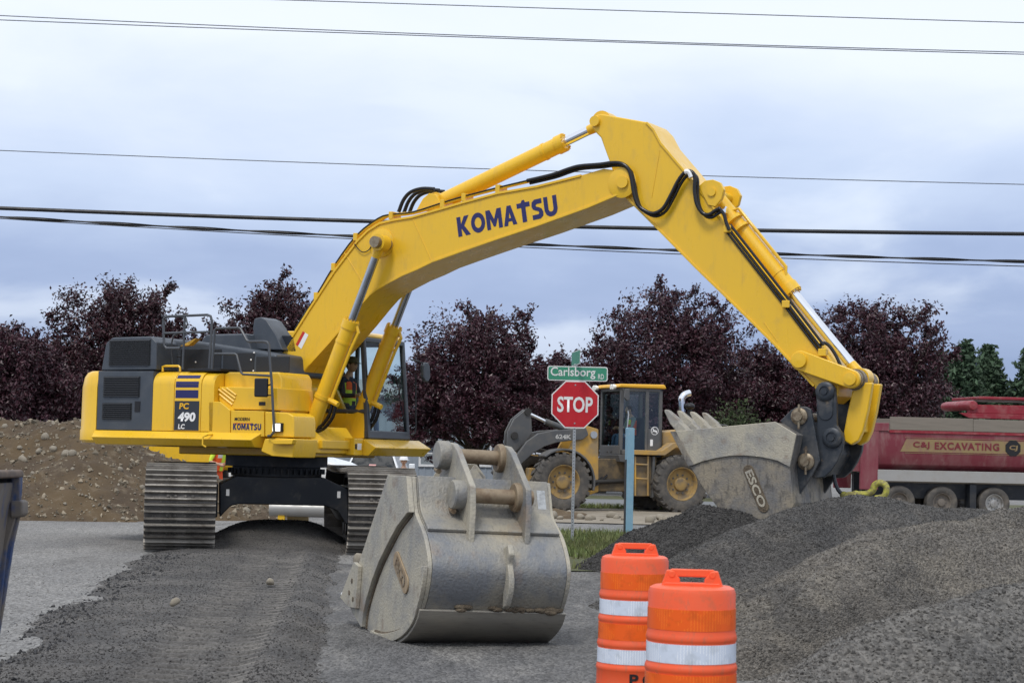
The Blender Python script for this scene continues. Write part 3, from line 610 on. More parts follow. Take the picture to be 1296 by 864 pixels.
# ---- house: deck, counterweight, panels
dk = MB(); dk.prism([(-2.3, -1.45), (0.9, -1.45), (0.9, -0.75), (1.35, -0.75), (1.35, 1.6), (-2.3, 1.6)], 'z', 1.52, 1.66)
dk.prism([(-1.2, -0.95), (1.2, -0.95), (1.2, 1.0), (-1.2, 1.0)], 'z', 1.395, 1.519); dk.build('revolving_frame', YEL, EX, bevel=0.02)
cw = MB(); out = [(-2.275, -1.66), (-2.45, -1.66), (-2.64, -1.58), (-2.82, -1.36), (-3.05, -0.9), (-3.18, -0.4), (-3.22, 0.0), (-3.18, 0.4), (-3.05, 0.9), (-2.82, 1.36), (-2.64, 1.58), (-2.45, 1.66), (-2.275, 1.66)]
lev = [(1.54, 0.96, 0.98), (1.58, 1.03, 1.005), (1.73, 1.03, 1.005), (1.76, 1.0, 1.0), (2.40, 0.985, 1.0), (2.56, 0.93, 0.985), (2.63, 0.84, 0.965), (2.66, 0.70, 0.94)]
n = len(out)
for z, ku, kv in lev: cw.v += [(-2.275 + (a + 2.275) * ku, b * kv, z) for a, b in out]
for j in range(len(lev) - 1):
    for i in range(n): cw.f.append((j * n + i, j * n + (i + 1) % n, (j + 1) * n + (i + 1) % n, (j + 1) * n + i)); cw.m.append(0)
cw.f += [tuple(range(n))[::-1], tuple(range((len(lev) - 1) * n, len(lev) * n))]; cw.m += [0, 0]
cw.build('counterweight', YEL, EX)
sk = MB(); sk.prism([(-1.60, 1.735), (-1.66, 1.735), (-1.80, 1.63), (-1.70, 1.52), (-1.45, 1.50), (-1.45, 1.735)], 'u', -2.30, 0.88)
sk.v = [(u + (0.10 if (u > 0 and v < -1.68) else 0) * -1 + (0.06 if (u < 0 and v < -1.68) else 0), v, z) for u, v, z in sk.v]
skirt = sk.build('side_skirt', YEL, EX, bevel=0.012)
MB().tube([(0.02, -1.72, 1.70), (0.02, -1.84, 1.69), (-0.05, -1.86, 1.66), (-0.05, -1.86, 1.54), (0.0, -1.84, 1.51)], 0.014).build('grab_handle', YEL, skirt)
# engine-side door, dark, with two louvres, and the cooling box above it
dd = MB(); dd.prism([(-1.655, 1.74), (-1.655, 2.655), (-1.3, 2.655), (-1.3, 1.74)], 'u', -2.27, -1.185)
door = dd.build('engine_side_door', SLATE, EX, bevel=0.012)
def louvre(name, u0, u1, z0, z1, v, n, parent):
    m = MB(); m.box(u0, u1, v - 0.004, v + 0.02, z0, z1)
    for k in range(n):
        z = z0 + (z1 - z0) * (k + 0.5) / n; h = (z1 - z0) / n * 0.36
        m.prism([(v - 0.004, z + h), (v - 0.022, z - h * 0.2), (v - 0.022, z - h), (v - 0.004, z - h * 0.6)], 'u', u0 + 0.012, u1 - 0.012)
    return m.build(name, LOUV, parent)
l1 = [(-2.15, 2.573), (-1.434, 2.255), (-2.158, 2.161), (-1.579, 1.909)]
louvre('louvre', l1[0][0], l1[1][0], l1[1][1], l1[0][1], -1.659, 9, door)
louvre('louvre', l1[2][0], l1[3][0], l1[3][1], l1[2][1], -1.659, 8, door)
MB().box(l1[3][0] + 0.06, l1[3][0] + 0.16, -1.665, -1.65, l1[3][1] + 0.12, l1[3][1] + 0.28).build('door_latch', BLACK, door)
hb = [(-2.242, 2.665), (-2.166, 3.094), (-2.044, 3.179), (-1.284, 3.191), (-1.173, 3.099), (-1.161, 2.673)]
cbx = MB(); cbx.prism(hb, 'v', -1.62, 1.62); box = cbx.build('cooling_box', SLATE, EX, bevel=0.02)
lv = [(-2.105, 3.142), (-1.279, 3.135), (-1.262, 2.743), (-2.119, 2.745)]
louvre('louvre', lv[3][0] + 0.03, lv[1][0], lv[2][1], lv[0][1], -1.624, 13, box)
# engine hood behind the walkway
hd = [(-1.623, 3.21), (-0.711, 3.134), (0.162, 3.018), (0.707, 2.937), (0.748, 2.613), (-1.598, 2.612)]
hm = MB(); hm.prism(hd, 'v', -1.1, 0.42); hm.prism([(hd[0][0], 2.5), (-0.46, 2.5), (-0.46, hd[1][1]), (hd[0][0], hd[0][1])], 'v', 0.422, 1.5); hood = hm.build('engine_hood', SLATE, EX, bevel=0.05, seg=3)
hp = [(-0.993, 3.164), (-0.905, 3.276), (-0.131, 3.281), (-0.016, 3.034), (-0.012, 2.911), (-0.986, 2.99)]
MB().prism(hp, 'v', -0.75, 0.4).build('hood_hump', SLATE, hood, bevel=0.03)
fn = [(-0.176, 3.047), (-0.133, 3.319), (-0.15, 3.356), (-0.126, 3.529), (-0.005, 3.549), (0.107, 3.507), (0.295, 3.278), (0.437, 3.031)]
MB().prism(fn, 'v', -0.55, -0.12).build('exhaust_cover', SLATE, hood, bevel=0.03)
MB().prism([(0.19, 3.276), (0.532, 3.273), (0.601, 3.002), (0.304, 3.004)], 'v', -0.4, 0.35).build('hood_front_guard', FRAME, hood, bevel=0.02)
sd2 = MB()
for u0, u1, zt_ in ((-1.10, -0.32, 3.02), (-0.28, 0.30, 2.96), (0.34, 0.95, 2.90)): sd2.box(u0, u1, -1.112, -1.09, 2.66, zt_)
sd2.build('hood_side_panel', LOUV, hood, bevel=0.006)
bo = MB()
for a, b in [(-1.522, 3.046), (-1.429, 2.859), (-1.509, 2.735), (-0.789, 2.82), (0.257, 2.853), (0.307, 2.685), (0.311, 2.962)]: bo.cyl((a, -1.125, b), (a, -1.13, b), 0.014, n=8)
bo.build('bolt_head', WHITE, hood)
# yellow side panels, rounded over at the top
def side_panel(name, u0, u1, z1, m=YEL, r=0.2, vi=-1.1, parent=EX, v0=-1.66, z0=1.74):
    pr = [(v0, z0)] + [(v0 + r - r * math.cos(t), z1 - r + r * math.sin(t)) for t in [R(q) for q in (0, 18, 36, 54, 72, 90)]] + [(vi, z1), (vi, z0)]
    return MB().prism(pr, 'u', u0, u1).build(name, m, parent, bevel=0.01)
side_panel('body_panel', -1.18, -0.772, 2.65)
stp = side_panel('body_panel', -0.765, -0.262, 2.65)
side_panel('body_panel', -0.255, -0.02, 2.63)
def decal(name, u0, u1, z0, z1, m, parent, v=-1.663): return quad(name, [(u0, v, z0), (u1, v, z0), (u1, v, z1), (u0, v, z1)], m, parent)
decal('decal_stripe', -0.74, -0.31, 2.245, 2.365, NAVY, stp); 
def stripe_on_curve(z0, z1):
    r = 0.2; ang = lambda z: math.asin(max(-1, min(1, (z - 2.45) / r))); a0, a1 = ang(z0) if z0 > 2.45 else 0, ang(z1) if z1 > 2.45 else 0
    m = MB(); K2 = 4
    for k in range(K2 + 1):
        if z0 > 2.45: a = a0 + (a1 - a0) * k / K2; v, z = -1.66 + r - (r + 0.003) * math.cos(a), 2.45 + (r + 0.003) * math.sin(a)
        else: v, z = -1.663, z0 + (z1 - z0) * k / K2
        m.v += [(-0.74, v, z), (-0.31, v, z)]
    for k in range(K2): m.f.append((2 * k, 2 * k + 1, 2 * k + 3, 2 * k + 2)); m.m.append(0)
    m.build('decal_stripe', NAVY, stp, fix=False)
stripe_on_curve(2.405, 2.449); stripe_on_curve(2.452, 2.495); stripe_on_curve(2.545, 2.59)
decal('model_panel', -0.75, -0.285, 1.755, 2.20, DECALG, stp)
YDEC = mat('yellow_decal', (0.80, 0.44, 0.02), 0.4)
letters('model_letters', 'PC', (-0.66, -1.664, 2.075), (1, 0, 0), (0, 0, 1), 0.175, 0.095, YDEC, stp, 0.03, 0.12)
letters('model_letters', '490', (-0.685, -1.664, 1.885), (1, 0, 0), (0, 0, 1), 0.33, 0.145, WHITE, stp, 0.045, 0.12)
letters('model_letters', 'LC', (-0.67, -1.664, 1.775), (1, 0, 0), (0, 0, 1), 0.12, 0.075, WHITE, stp, 0.03, 0.12)
MB().tube(P3([(-1.128, 2.654), (-1.131, 2.728), (-1.07, 2.74), (-0.827, 2.739), (-0.796, 2.715), (-0.793, 2.654)], -1.5), 0.018).build('grab_handle', YEL, EX)
# stepped tank, tool box and front box on the right front
tk = MB(); tk.prism([(-0.02, 1.74), (-0.02, 2.62), (0.06, 2.65), (0.98, 2.65), (1.04, 2.55), (1.04, 1.74)], 'v', -1.42, -0.6); tank = tk.build('fuel_tank', YEL, EX, bevel=0.03, seg=3)
tb = MB(); tb.prism([(-0.015, 2.424), (1.055, 2.41), (1.075, 2.076), (0.203, 2.08), (-0.007, 2.21)], 'v', -1.55, -0.6); tbo = tb.build('tool_box', YEL, EX, bevel=0.015)
rb = MB()
for k in range(4):
    a = [(-0.013, 2.377), (0.272, 2.2), (0.045, 2.395), (0.299, 2.247), (0.132, 2.401), (0.312, 2.295), (0.004, 2.305), (0.244, 2.152)]
    p, q = a[2 * k], a[2 * k + 1]; rb.tube([(p[0], -1.553, p[1]), (q[0], -1.553, q[1])], 0.016, 6)
rb.build('pressed_rib', YEL, tbo)
MB().box([(0.734, 2.209)][0][0], [(0.849, 2.21)][0][0], -1.556, -1.54, 2.145, 2.20).build('latch', BLACK, tbo)
lp = MB(); lp.prism([(-0.115, 2.193), (0.09, 2.195), (0.285, 2.072), (0.3, 1.688), (-0.097, 1.729)], 'v', -1.66, -1.2); lp.build('body_panel', YEL, EX, bevel=0.01)
lp = MB(); lp.prism([(0.3, 2.066), (0.904, 2.06), (0.918, 1.68), (0.314, 1.688)], 'v', -1.66, -0.7); pnl = lp.build('body_panel', YEL, EX, bevel=0.01)
lp = MB(); lp.prism([(0.918, 2.054), (1.329, 2.04), (1.428, 1.995), (1.445, 1.914), (1.454, 1.677), (0.932, 1.68)], 'v', -1.66, -1.08); fbx = lp.build('front_box', YEL, EX, bevel=0.02)
lp = MB(); lp.prism([(0.947, 1.651), (1.159, 1.666), (1.482, 1.66), (1.485, 1.579), (1.45, 1.382), (1.084, 1.397), (0.883, 1.463)], 'v', -1.68, -1.08); lp.build('step_box', YEL, EX, bevel=0.015)
lp = MB(); lp.prism([(1.104, 1.63), (1.524, 1.648), (1.499, 1.579), (1.191, 1.573)], 'v', -1.78, -1.68); lp.build('step_plate', YEL, EX, bevel=0.008)
k0 = [(0.354, 1.777), (0.864, 1.778), (0.378, 1.913), (0.652, 1.916), (0.364, 1.889), (0.681, 1.893)]
block_letters('maker_letters', 'KOMATSU', (k0[0][0], -1.665, k0[0][1]), (1, 0, 0), (0, 0, 1), k0[1][0] - k0[0][0], 0.095, NAVY, pnl)
letters('dealer_letters', 'MODERN', (k0[2][0], -1.664, k0[2][1]), (1, 0, 0), (0, 0, 1), k0[3][0] - k0[2][0], 0.05, BLACK, pnl, 0.02, 0.1)
decal('red_rule', k0[4][0], k0[5][0], k0[4][1] - 0.022, k0[4][1] - 0.012, REDD, pnl, -1.664)
h0 = [(1.099, 1.764), (1.236, 1.877)]
hl = MB().box(h0[0][0] - 0.005, h0[1][0] + 0.03, -1.70, -1.655, h0[0][1] - 0.01, h0[1][1] + 0.01).build('work_lamp', BLACK, EX, bevel=0.006)
MB().box(h0[0][0], h0[1][0], -1.712, -1.70, h0[0][1], h0[1][1]).build('lamp_lens', mat('lit_lamp', (1.0, 0.95, 0.80), 0.3, emit=0.9), hl, bevel=0.004)
# rails
RAIL = mat('grey_rail_steel', (0.065, 0.072, 0.083), 0.4)
def rail(name, pts, v, r=0.018): return MB().tube([(a, v, b) for a, b in pts], r, 8).build(name, RAIL, EX)
rail('handrail', [(1.031, 1.692), (1.087, 1.699), (1.142, 1.758), (1.14, 1.793), (1.064, 2.532), (0.995, 3.041), (0.966, 3.076), (0.908, 3.088), (0.629, 3.09), (0.592, 3.114), (0.478, 3.281), (0.441, 3.296), (0.033, 3.291), (0.001, 3.262), (-0.027, 2.679)], -1.72, 0.020)
rail('handrail', [(-0.122, 2.915), (0.296, 2.913), (0.333, 2.898), (0.422, 2.637), (0.46, 2.607), (0.956, 2.584)], -1.60)
rr1 = rail('handrail', [(-0.808, 3.011), (-1.066, 3.013), (-1.122, 3.057), (-1.148, 3.46), (-1.109, 3.494), (-1.056, 3.503), (-0.311, 3.518), (-0.25, 3.497), (-0.222, 3.424), (-0.244, 2.69)], -1.50, 0.020)
rail('handrail', [(-1.137, 3.244), (-0.256, 3.258)], -1.50)
rail('handrail', [(-0.738, 3.504), (-0.746, 2.691)], -1.50)
rail('handrail', [(-1.032, 3.521), (-0.908, 3.494), (-0.874, 3.395), (-0.946, 3.297), (-1.143, 3.224), (-1.183, 3.051), (-1.138, 2.716)], -1.25, 0.014)
rail('handrail', [(-1.441, 2.928), (-0.854, 2.901), (-0.846, 2.716)], -1.10, 0.012)
MB().prism([(-0.95, 3.056), (-0.696, 3.164), (-0.636, 3.176), (-0.783, 3.067)], 'v', -1.32, -1.20).build('walkway_plate', YELD, EX, bevel=0.004)
MB().box(-0.62, 0.0, -1.55, -1.12, 2.655, 2.70).build('walkway_step', BLACK, EX, bevel=0.01)
mr = MB(); mc = [(0.793, 2.542), (1.028, 2.542), (1.031, 2.262), (0.796, 2.266)]
mr.prism(mc, 'v', -1.78, -1.73); mir = mr.build('mirror', BLACK, EX, bevel=0.02)
MB().tube(P3([(0.919, 2.409), (1.045, 2.457), (1.075, 2.41), (1.066, 2.293), (0.98, 2.293)], -1.70), 0.012).build('mirror_bracket', BLACK, mir)

# ---- cab (windscreen faces the boom side)
CV0, CV1, CF = 0.50, 1.76, 1.39
cab = MB()
fb, ft = 1.39, 1.24
pz0, pz1 = 1.70, 3.30
w = 0.075
def pillar(u0, u1, v, z0, z1, hw=0.04): cab.prism([(u0 - hw, z0), (u0 + hw, z0), (u1 + hw, z1), (u1 - hw, z1)], 'v', v, v + w)
for v in (CV0, CV1 - w): pillar(fb - 0.04, ft - 0.04, v, pz0, pz1); pillar(-0.35, -0.30, v, pz0, pz1, 0.06); (pillar(0.35, 0.35, v, pz0 + 0.05, pz1, 0.03) if v > 1 else None)
cab.prism([(fb - 0.09, pz0), (fb, pz0), (fb - 0.013, pz0 + 0.13), (fb - 0.1, pz0 + 0.13)], 'v', CV0, CV1)      # lower windscreen rail
cab.prism([(ft - 0.10, pz1 - 0.08), (ft + 0.005, pz1 - 0.08), (ft, pz1), (ft - 0.1, pz1)], 'v', CV0, CV1)
for v in (CV0, CV1 - w): cab.box(-0.35, ft, v, v + w, pz1 - 0.09, pz1)
cab.box(-0.35, fb - 0.1, CV0, CV0 + w, 2.10, 2.16); cab.box(-0.35, fb - 0.1, CV1 - w, CV1, pz0, pz0 + 0.10)
cab.box(-0.38, -0.30, CV0, CV1, pz0, 2.3); cab.box(-0.38, -0.30, CV0, CV1, pz1 - 0.1, pz1)
cabo = cab.build('cab_frame', SLATE, EX, bevel=0.02)
rf = MB(); rf.prism([(-0.40, 3.30), (1.20, 3.30), (1.18, 3.36), (1.02, 3.40), (-0.25, 3.41), (-0.40, 3.36)], 'v', CV0 + 0.02, CV1 - 0.02)
rf.build('cab_roof', YEL, EX, bevel=0.03)
MB().box(-0.3, 1.29, CV0 + 0.005, CV0 + 0.06, 1.70, 2.09).build('cab_lower_panel', YEL, EX, bevel=0.015)
MB().box(-0.3, 1.33, CV0 + 0.03, CV1 - 0.03, 1.62, 1.70).build('cab_floor', BLACK, EX)
def pane(name, pts, m=GLASS): return quad(name, pts, m, cabo)
pane('windscreen', [(fb - 0.035, CV0 + 0.05, 1.82), (fb - 0.035, CV1 - 0.05, 1.82), (ft - 0.03, CV1 - 0.05, 3.23), (ft - 0.03, CV0 + 0.05, 3.23)])
for v in (CV0 + 0.035, CV1 - 0.035):
    zl = 2.15 if v < 1 else 1.79; pane('side_window', [(-0.30, v, zl), (0.32, v, zl), (0.32, v, 3.22), (-0.28, v, 3.22)]); pane('side_window', [(0.38, v, zl), (1.29, v, zl), (1.20, v, 3.22), (0.38, v, 3.22)])
MB().prism([(0.12, 1.70), (0.70, 1.70), (0.70, 2.10), (0.44, 2.12), (0.36, 2.80), (0.22, 2.80)], 'v', 0.86, 1.38).build('operator_seat', INTER, EX, bevel=0.04)
MB().prism([(0.3, 1.70), (0.85, 1.70), (0.85, 2.26), (0.35, 2.30)], 'v', 0.60, 0.78).build('control_console', INTER, EX, bevel=0.03)
MB().tube([(0.98, 1.02, 1.70), (1.0, 1.02, 2.28)], 0.015).tube([(1.0, 1.16, 1.70), (1.02, 1.16, 2.28)], 0.015).build('travel_lever', BLACK, EX)
bp = MB(); bp.prism([(1.15, 1.69), (1.42, 1.69), (1.66, 1.56), (1.52, 1.43), (1.15, 1.43)], 'v', 0.28, 1.98); bump = bp.build('cab_front_step', YEL, EX, bevel=0.012)
MB().prism([(1.15, 1.43), (1.43, 1.43), (1.43, 1.70), (1.15, 1.70)], 'v', 0.02, 0.275).build('frame_nose', YEL, EX, bevel=0.015)
quad('label_plate', [(1.433, 0.10, 1.52), (1.433, 0.22, 1.52), (1.433, 0.22, 1.62), (1.433, 0.10, 1.62)], WHITE, bump)
quad('label_plate', [(1.433, 0.035, 1.53), (1.433, 0.09, 1.53), (1.433, 0.09, 1.61), (1.433, 0.035, 1.61)], BLACK, bump)
cm = [(1.7, 2.913), (1.76, 2.962), (1.862, 2.961), (1.915, 2.899), (1.937, 2.719), (1.877, 2.652), (1.776, 2.654), (1.722, 2.709)]
MB().prism(cm, 'u', 1.57, 1.64).build('mirror', SLATE, EX, bevel=0.02)
MB().tube([(1.60, v, z) for v, z in [(1.761, 2.942), (1.584, 2.971), (1.36, 2.985)]], 0.012).build('mirror_bracket', BLACK, EX)
MB().tube([(1.45, v, z) for v, z in [(1.771, 2.763), (1.826, 1.915), (1.794, 1.811), (1.67, 1.783)]], 0.014).build('handrail', BLACK, EX)

# ---- boom
BV = 0.40
boom_px = [(0.153, 2.757), (0.203, 2.918), (0.319, 3.004), (0.496, 3.251), (0.784, 3.651), (1.239, 4.248), (1.657, 4.716), (1.841, 4.867), (2.044, 4.969), (2.317, 5.013), (2.622, 5.043), (3.505, 5.227), (4.076, 5.339), (4.728, 5.409), (5.435, 5.535), (5.781, 5.61), (5.94, 5.583), (6.102, 5.524), (6.202, 5.468), (6.247, 5.387), (6.218, 5.298), (6.145, 5.256), (5.562, 5.054), (4.742, 4.818), (4.094, 4.648), (3.539, 4.495), (2.996, 4.34), (2.743, 4.239), (2.483, 4.15), (2.234, 4.042), (2.04, 3.95), (1.914, 3.868), (1.764, 3.72), (1.516, 3.457), (1.153, 3.097), (0.843, 2.805), (0.658, 2.622), (0.564, 2.377), (0.42, 2.266), (0.27, 2.302), (0.16, 2.461)]
bm_ = MB(); bm_.prism(boom_px, 'v', -BV, BV); boom = bm_.build('boom', YEL, EX, bevel=0.025, seg=2)
ed = MB(); low = boom_px[20:36]; upp = boom_px[3:15]
ed.strip(grow(low, 0.007), 'v', -BV - 0.022, BV + 0.022, -0.036); ed.strip(grow(upp, 0.007), 'v', -BV - 0.022, BV + 0.022, -0.036)
ed.build('flange', YEL, boom, bevel=0.006)
ft_ = [(0.47, 2.397)][0]
MB().cyl((ft_[0], -0.52, ft_[1]), (ft_[0], 0.52, ft_[1]), 0.20, n=24).build('boom_foot', YEL, boom, bevel=0.02)
br = MB()
for v in (-0.62, 0.54): br.prism([(0.0, 1.60), (0.95, 1.60), (1.0, 1.95), (ft_[0] + 0.26, ft_[1] + 0.05), (ft_[0], ft_[1] + 0.22), (ft_[0] - 0.24, ft_[1] - 0.05)], 'v', v, v + 0.08)
br.prism([(0.55, 1.45), (1.3, 1.45), (1.3, 1.62), (1.1, 1.86), (0.8, 1.86), (0.55, 1.7)], 'v', -0.9, 0.3)
br.build('boom_bracket', YEL, EX, bevel=0.02)
for a, b in [(2.087, 4.657), (6.089, 5.391)]: MB().lathe([(0.22, 0.0), (0.22, 0.012), (0.15, 0.03), (0.0, 0.03)], (a, -BV - 0.0, b), (0, -1, 0), 28).build('pin_boss', YEL, boom)
ws = MB()
for p, q in zip([(2.623, 5.019), (1.423, 4.529)], [(2.973, 4.364), (1.753, 4.083)]): ws.tube([(p[0], -BV - 0.002, p[1]), (q[0], -BV - 0.002, q[1])], 0.007, 6)
ws.build('weld_seam', YEL, boom)
kb = [(3.432, 4.704), (5.085, 4.976), (3.404, 5.001)]
kd = Vector((kb[1][0] - kb[0][0], 0, kb[1][1] - kb[0][1]))
block_letters('maker_letters', 'KOMATSU', (kb[0][0], -BV - 0.004, kb[0][1]), kd, (-kd.z, 0, kd.x), kd.length, 0.295, NAVY, boom, 0.09)
dc = [(0.574, 3.131), (0.699, 3.333), (0.804, 3.276), (0.68, 3.057), (0.617, 3.198), (0.746, 3.295)]
quad('warning_label', [(a, -BV - 0.003, b) for a, b in (dc[0], dc[3], dc[2], dc[1])], WHITE, boom)
quad('warning_label', [(a, -BV - 0.005, b) for a, b in (dc[0], ((dc[0][0] * 0.6 + dc[3][0] * 0.4), (dc[0][1] * 0.6 + dc[3][1] * 0.4)), ((dc[1][0] * 0.6 + dc[2][0] * 0.4), (dc[1][1] * 0.6 + dc[2][1] * 0.4)), dc[1])], REDD, boom)
# pipe runs and clamps along the boom's top edge
pl = [(0.543, 3.371), (0.922, 3.881), (1.228, 4.327), (1.616, 4.778), (2.006, 5.031), (2.244, 5.082), (2.62, 5.103), (3.139, 5.225), (3.503, 5.304), (4.074, 5.408), (4.57, 5.49)]
pp = MB()
for dv, dz in ((-0.30, 0.02), (-0.22, 0.03), (-0.36, -0.005)): pp.tube([(a, dv, b + dz) for a, b in pl], 0.022, 8, smooth=3)
pp.build('hydraulic_pipe', YEL, boom)
for k in (1, 2, 3, 5, 7, 8, 9): a, b = pl[k]; MB().box(a - 0.035, a + 0.035, -0.42, -0.16, b - 0.07, b + 0.05).build('pipe_clamp', YEL, boom, bevel=0.008)
strp = MB()
for a, b in [(pl[i][0] + (pl[i + 1][0] - pl[i][0]) * t, pl[i][1] + (pl[i + 1][1] - pl[i][1]) * t) for i in range(10) for t in (0.25, 0.75)]: strp.cyl((a - 0.006, -0.385, b), (a + 0.006, -0.385, b), 0.045, n=8)
HOSE = mat('black_hose', (0.010, 0.010, 0.012), 0.28)
MB().tube([(a, -0.385, b + 0.012) for a, b in pl], 0.011, 6, smooth=3).build('electric_cable', HOSE, boom)
hs = MB()
for k, v in enumerate((-0.15, 0.0, 0.15)): hs.tube([(a, v, b) for a, b in [(2.224, 5.156), (2.303, 5.336), (2.427, 5.453), (2.622, 5.498), (2.845, 5.482)]], 0.030, 8, smooth=4)
hs.build('hydraulic_hose', HOSE, boom)
MB().tube([(a, -0.43, b) for a, b in [(1.945, 4.743), (1.921, 4.61), (1.852, 4.54), (1.753, 4.531), (1.65, 4.619), (1.62, 4.656)]], 0.008, 6, smooth=4).build('grease_line', HOSE, boom)

# ---- hydraulic cylinders
def cylinder(name, A, B, t, rb, rr, rodm, eye=0.15, eyew=0.14, eyem=YEL):
    A, B = Vector(A), Vector(B); d = B - A; G = A + d * t; dn = d.normalized()
    m = MB(); m.cyl(A + dn * eye * 0.5, G, rb, n=24); m.cyl(G - dn * 0.10, G + dn * 0.03, rb * 1.13, n=24); m.cyl(G - dn * 0.34, G - dn * 0.30, rb * 1.07, n=24)
    for k in range(14):
        s = dn.orthogonal().normalized(); s.rotate(Matrix.Rotation(2 * math.pi * k / 14, 3, dn)); c = G + s * rb * 0.95
        m.cyl(c + dn * 0.03, c + dn * 0.055, rb * 0.10, n=6)
    m.cyl(A - Vector((0, eyew, 0)), A + Vector((0, eyew, 0)), eye, n=20)
    o = m.build(name, YEL, EX)
    MB().cyl(G - dn * 0.05, B - dn * eye * 0.7, rr, n=18).build('piston_rod', rodm, o)
    e = MB(); e.cyl(B - Vector((0, eyew, 0)), B + Vector((0, eyew, 0)), eye, n=20); e.cyl(B - dn * eye * 1.9, B - dn * 0.3 * eye, rr * 1.05, rr * 1.3, n=16); e.build('rod_eye', eyem, o)
    return o
re_ = [(2.212, 4.631)][0]; cf = [(0.973, 1.646)][0]
for v in (-0.62, 0.62):
    c = cylinder('boom_cylinder', (cf[0], v, cf[1]), (re_[0], v, re_[1]), 0.60, 0.118, 0.062, RODD, 0.125, 0.10)
    pn = MB(); s = -1 if v < 0 else 1
    pn.cyl((re_[0], v - 0.24 * s, re_[1]), (re_[0], v + 0.19 * s, re_[1]), 0.085, n=18); pn.build('pin', PINM, c)
    d = Vector((re_[0] - cf[0], 0, re_[1] - cf[1])).normalized(); nv = Vector((d.z, 0, -d.x))
    bd = MB(); m0 = Vector((cf[0], v, cf[1])) + d * 0.72
    bd.cyl(m0 - d * 0.03, m0 + d * 0.03, 0.132, n=20); bd.tube([m0 + nv * 0.10, m0 + nv * 0.30], 0.045, 8)
    g0 = Vector((cf[0], v, cf[1])) + d * 1.95
    bd.tube([g0 + nv * 0.10, g0 + nv * 0.19 - d * 0.1, g0 + nv * 0.17 - d * 0.35, m0 + nv * 0.16 + d * 0.1, m0 + nv * 0.16], 0.026, 8)
    bd.build('hydraulic_pipe', YEL, c)
    hh = MB()
    for q in (0, 1):
        st = m0 + nv * (0.2 + 0.07 * q) - d * 0.02; hh.tube([st, st - d * 0.2 + nv * 0.02, st - d * 0.42 - nv * 0.06, st - d * 0.58 - nv * 0.22, Vector((1.0, v * 0.5, 1.55))], 0.028, 8, smooth=4)
    hh.build('hydraulic_hose', HOSE, c)
ac = cylinder('arm_cylinder', (*[(a, 0, b) for a, b in [(2.851, 5.288)]],)[0], (*[(a, 0, b) for a, b in [(5.611, 6.352)]],)[0], 0.755, 0.125, 0.068, CHROME, 0.15, 0.14)
for v in (-0.24, 0.16): MB().prism([(2.576, 5.142), (2.697, 5.331), (2.806, 5.411), (2.931, 5.382), (3.019, 5.221), (3.049, 5.148)], 'v', v, v + 0.08).build('cylinder_bracket', YEL, boom, bevel=0.01)

# ---- arm
AV = 0.33
arm_px = [(5.688, 6.417), (6.423, 6.251), (6.537, 6.138), (6.65, 5.94), (7.007, 5.539), (7.444, 5.023), (7.685, 4.678), (8.562, 3.632), (9.04, 3.037), (9.231, 2.792), (9.31, 2.601), (9.28, 2.39), (9.149, 2.283), (9.027, 2.335), (8.947, 2.505), (8.384, 3.063), (7.932, 3.486), (7.2, 4.158), (6.588, 4.746), (6.074, 5.229), (5.935, 5.445), (5.863, 5.669), (5.757, 5.922), (5.697, 6.074), (5.562, 6.203), (5.553, 6.336), (5.602, 6.401)]
am = MB(); am.prism(arm_px, 'v', -AV, AV); arm = am.build('arm', YEL, EX, bevel=0.022)
ed = MB(); ed.strip(grow(arm_px[14:20], 0.007), 'v', -AV - 0.02, AV + 0.02, -0.034); ed.strip(grow(arm_px[1:10], 0.007), 'v', -AV - 0.02, AV + 0.02, -0.034)
ed.build('flange', YEL, arm, bevel=0.006)
fk = MB()
lg = [(7.238, 5.294), (7.332, 5.367), (7.45, 5.378), (7.556, 5.334), (7.617, 5.232), (7.584, 5.101), (7.492, 4.994), (7.385, 5.021)]
for v in (-AV - 0.03, AV - 0.05): MB().prism(lg, 'v', v, v + 0.08).build('cylinder_bracket', YEL, arm, bevel=0.01)
for (a, b), r in zip([(5.616, 6.309), (7.441, 5.202), (8.753, 2.857)], (0.075, 0.06, 0.075)): MB().cyl((a, -AV - 0.055, b), (a, AV + 0.055, b), r, n=18).build('pin', YEL, arm)
bs = [(6.114, 5.39)][0]
bp_ = MB(); bp_.cyl((bs[0], -0.47, bs[1]), (bs[0], 0.47, bs[1]), 0.085, n=20); bp_.build('boom_nose_pin', YEL, arm)
ws = MB()
for p, q in zip([(6.628, 5.839), (8.225, 3.378)], [(6.519, 5.17), (8.423, 3.117)]): ws.tube([(p[0], -AV - 0.001, p[1]), (q[0], -AV - 0.001, q[1])], 0.006, 6)
ws.build('weld_seam', YEL, arm)
hz = [(4.581, 5.486), (4.992, 5.553), (5.246, 5.621), (5.435, 5.657), (5.748, 5.664), (5.935, 5.677), (6.084, 5.658), (6.196, 5.578), (6.248, 5.44), (6.289, 5.235), (6.354, 5.064), (6.453, 4.976), (6.6, 4.925), (6.744, 4.992), (6.86, 5.176), (6.953, 5.35), (7.046, 5.468), (7.141, 5.497), (7.214, 5.416), (7.218, 5.205), (7.256, 5.026), (7.341, 4.901), (7.436, 4.875), (7.529, 4.927), (7.599, 4.957)]
ho = MB(); ho.tube([(a, -0.44, b) for a, b in hz], 0.029, 10, smooth=4); ho.tube([(a + 0.03, -0.41, b - 0.035) for a, b in hz], 0.023, 8, smooth=4)
ho.tube([(a, -0.42, b) for a, b in [(7.575, 4.958), (7.647, 4.878), (7.683, 4.767), (7.732, 4.655)]], 0.026, 8, smooth=4)
hose = ho.build('hydraulic_hose', HOSE, arm)
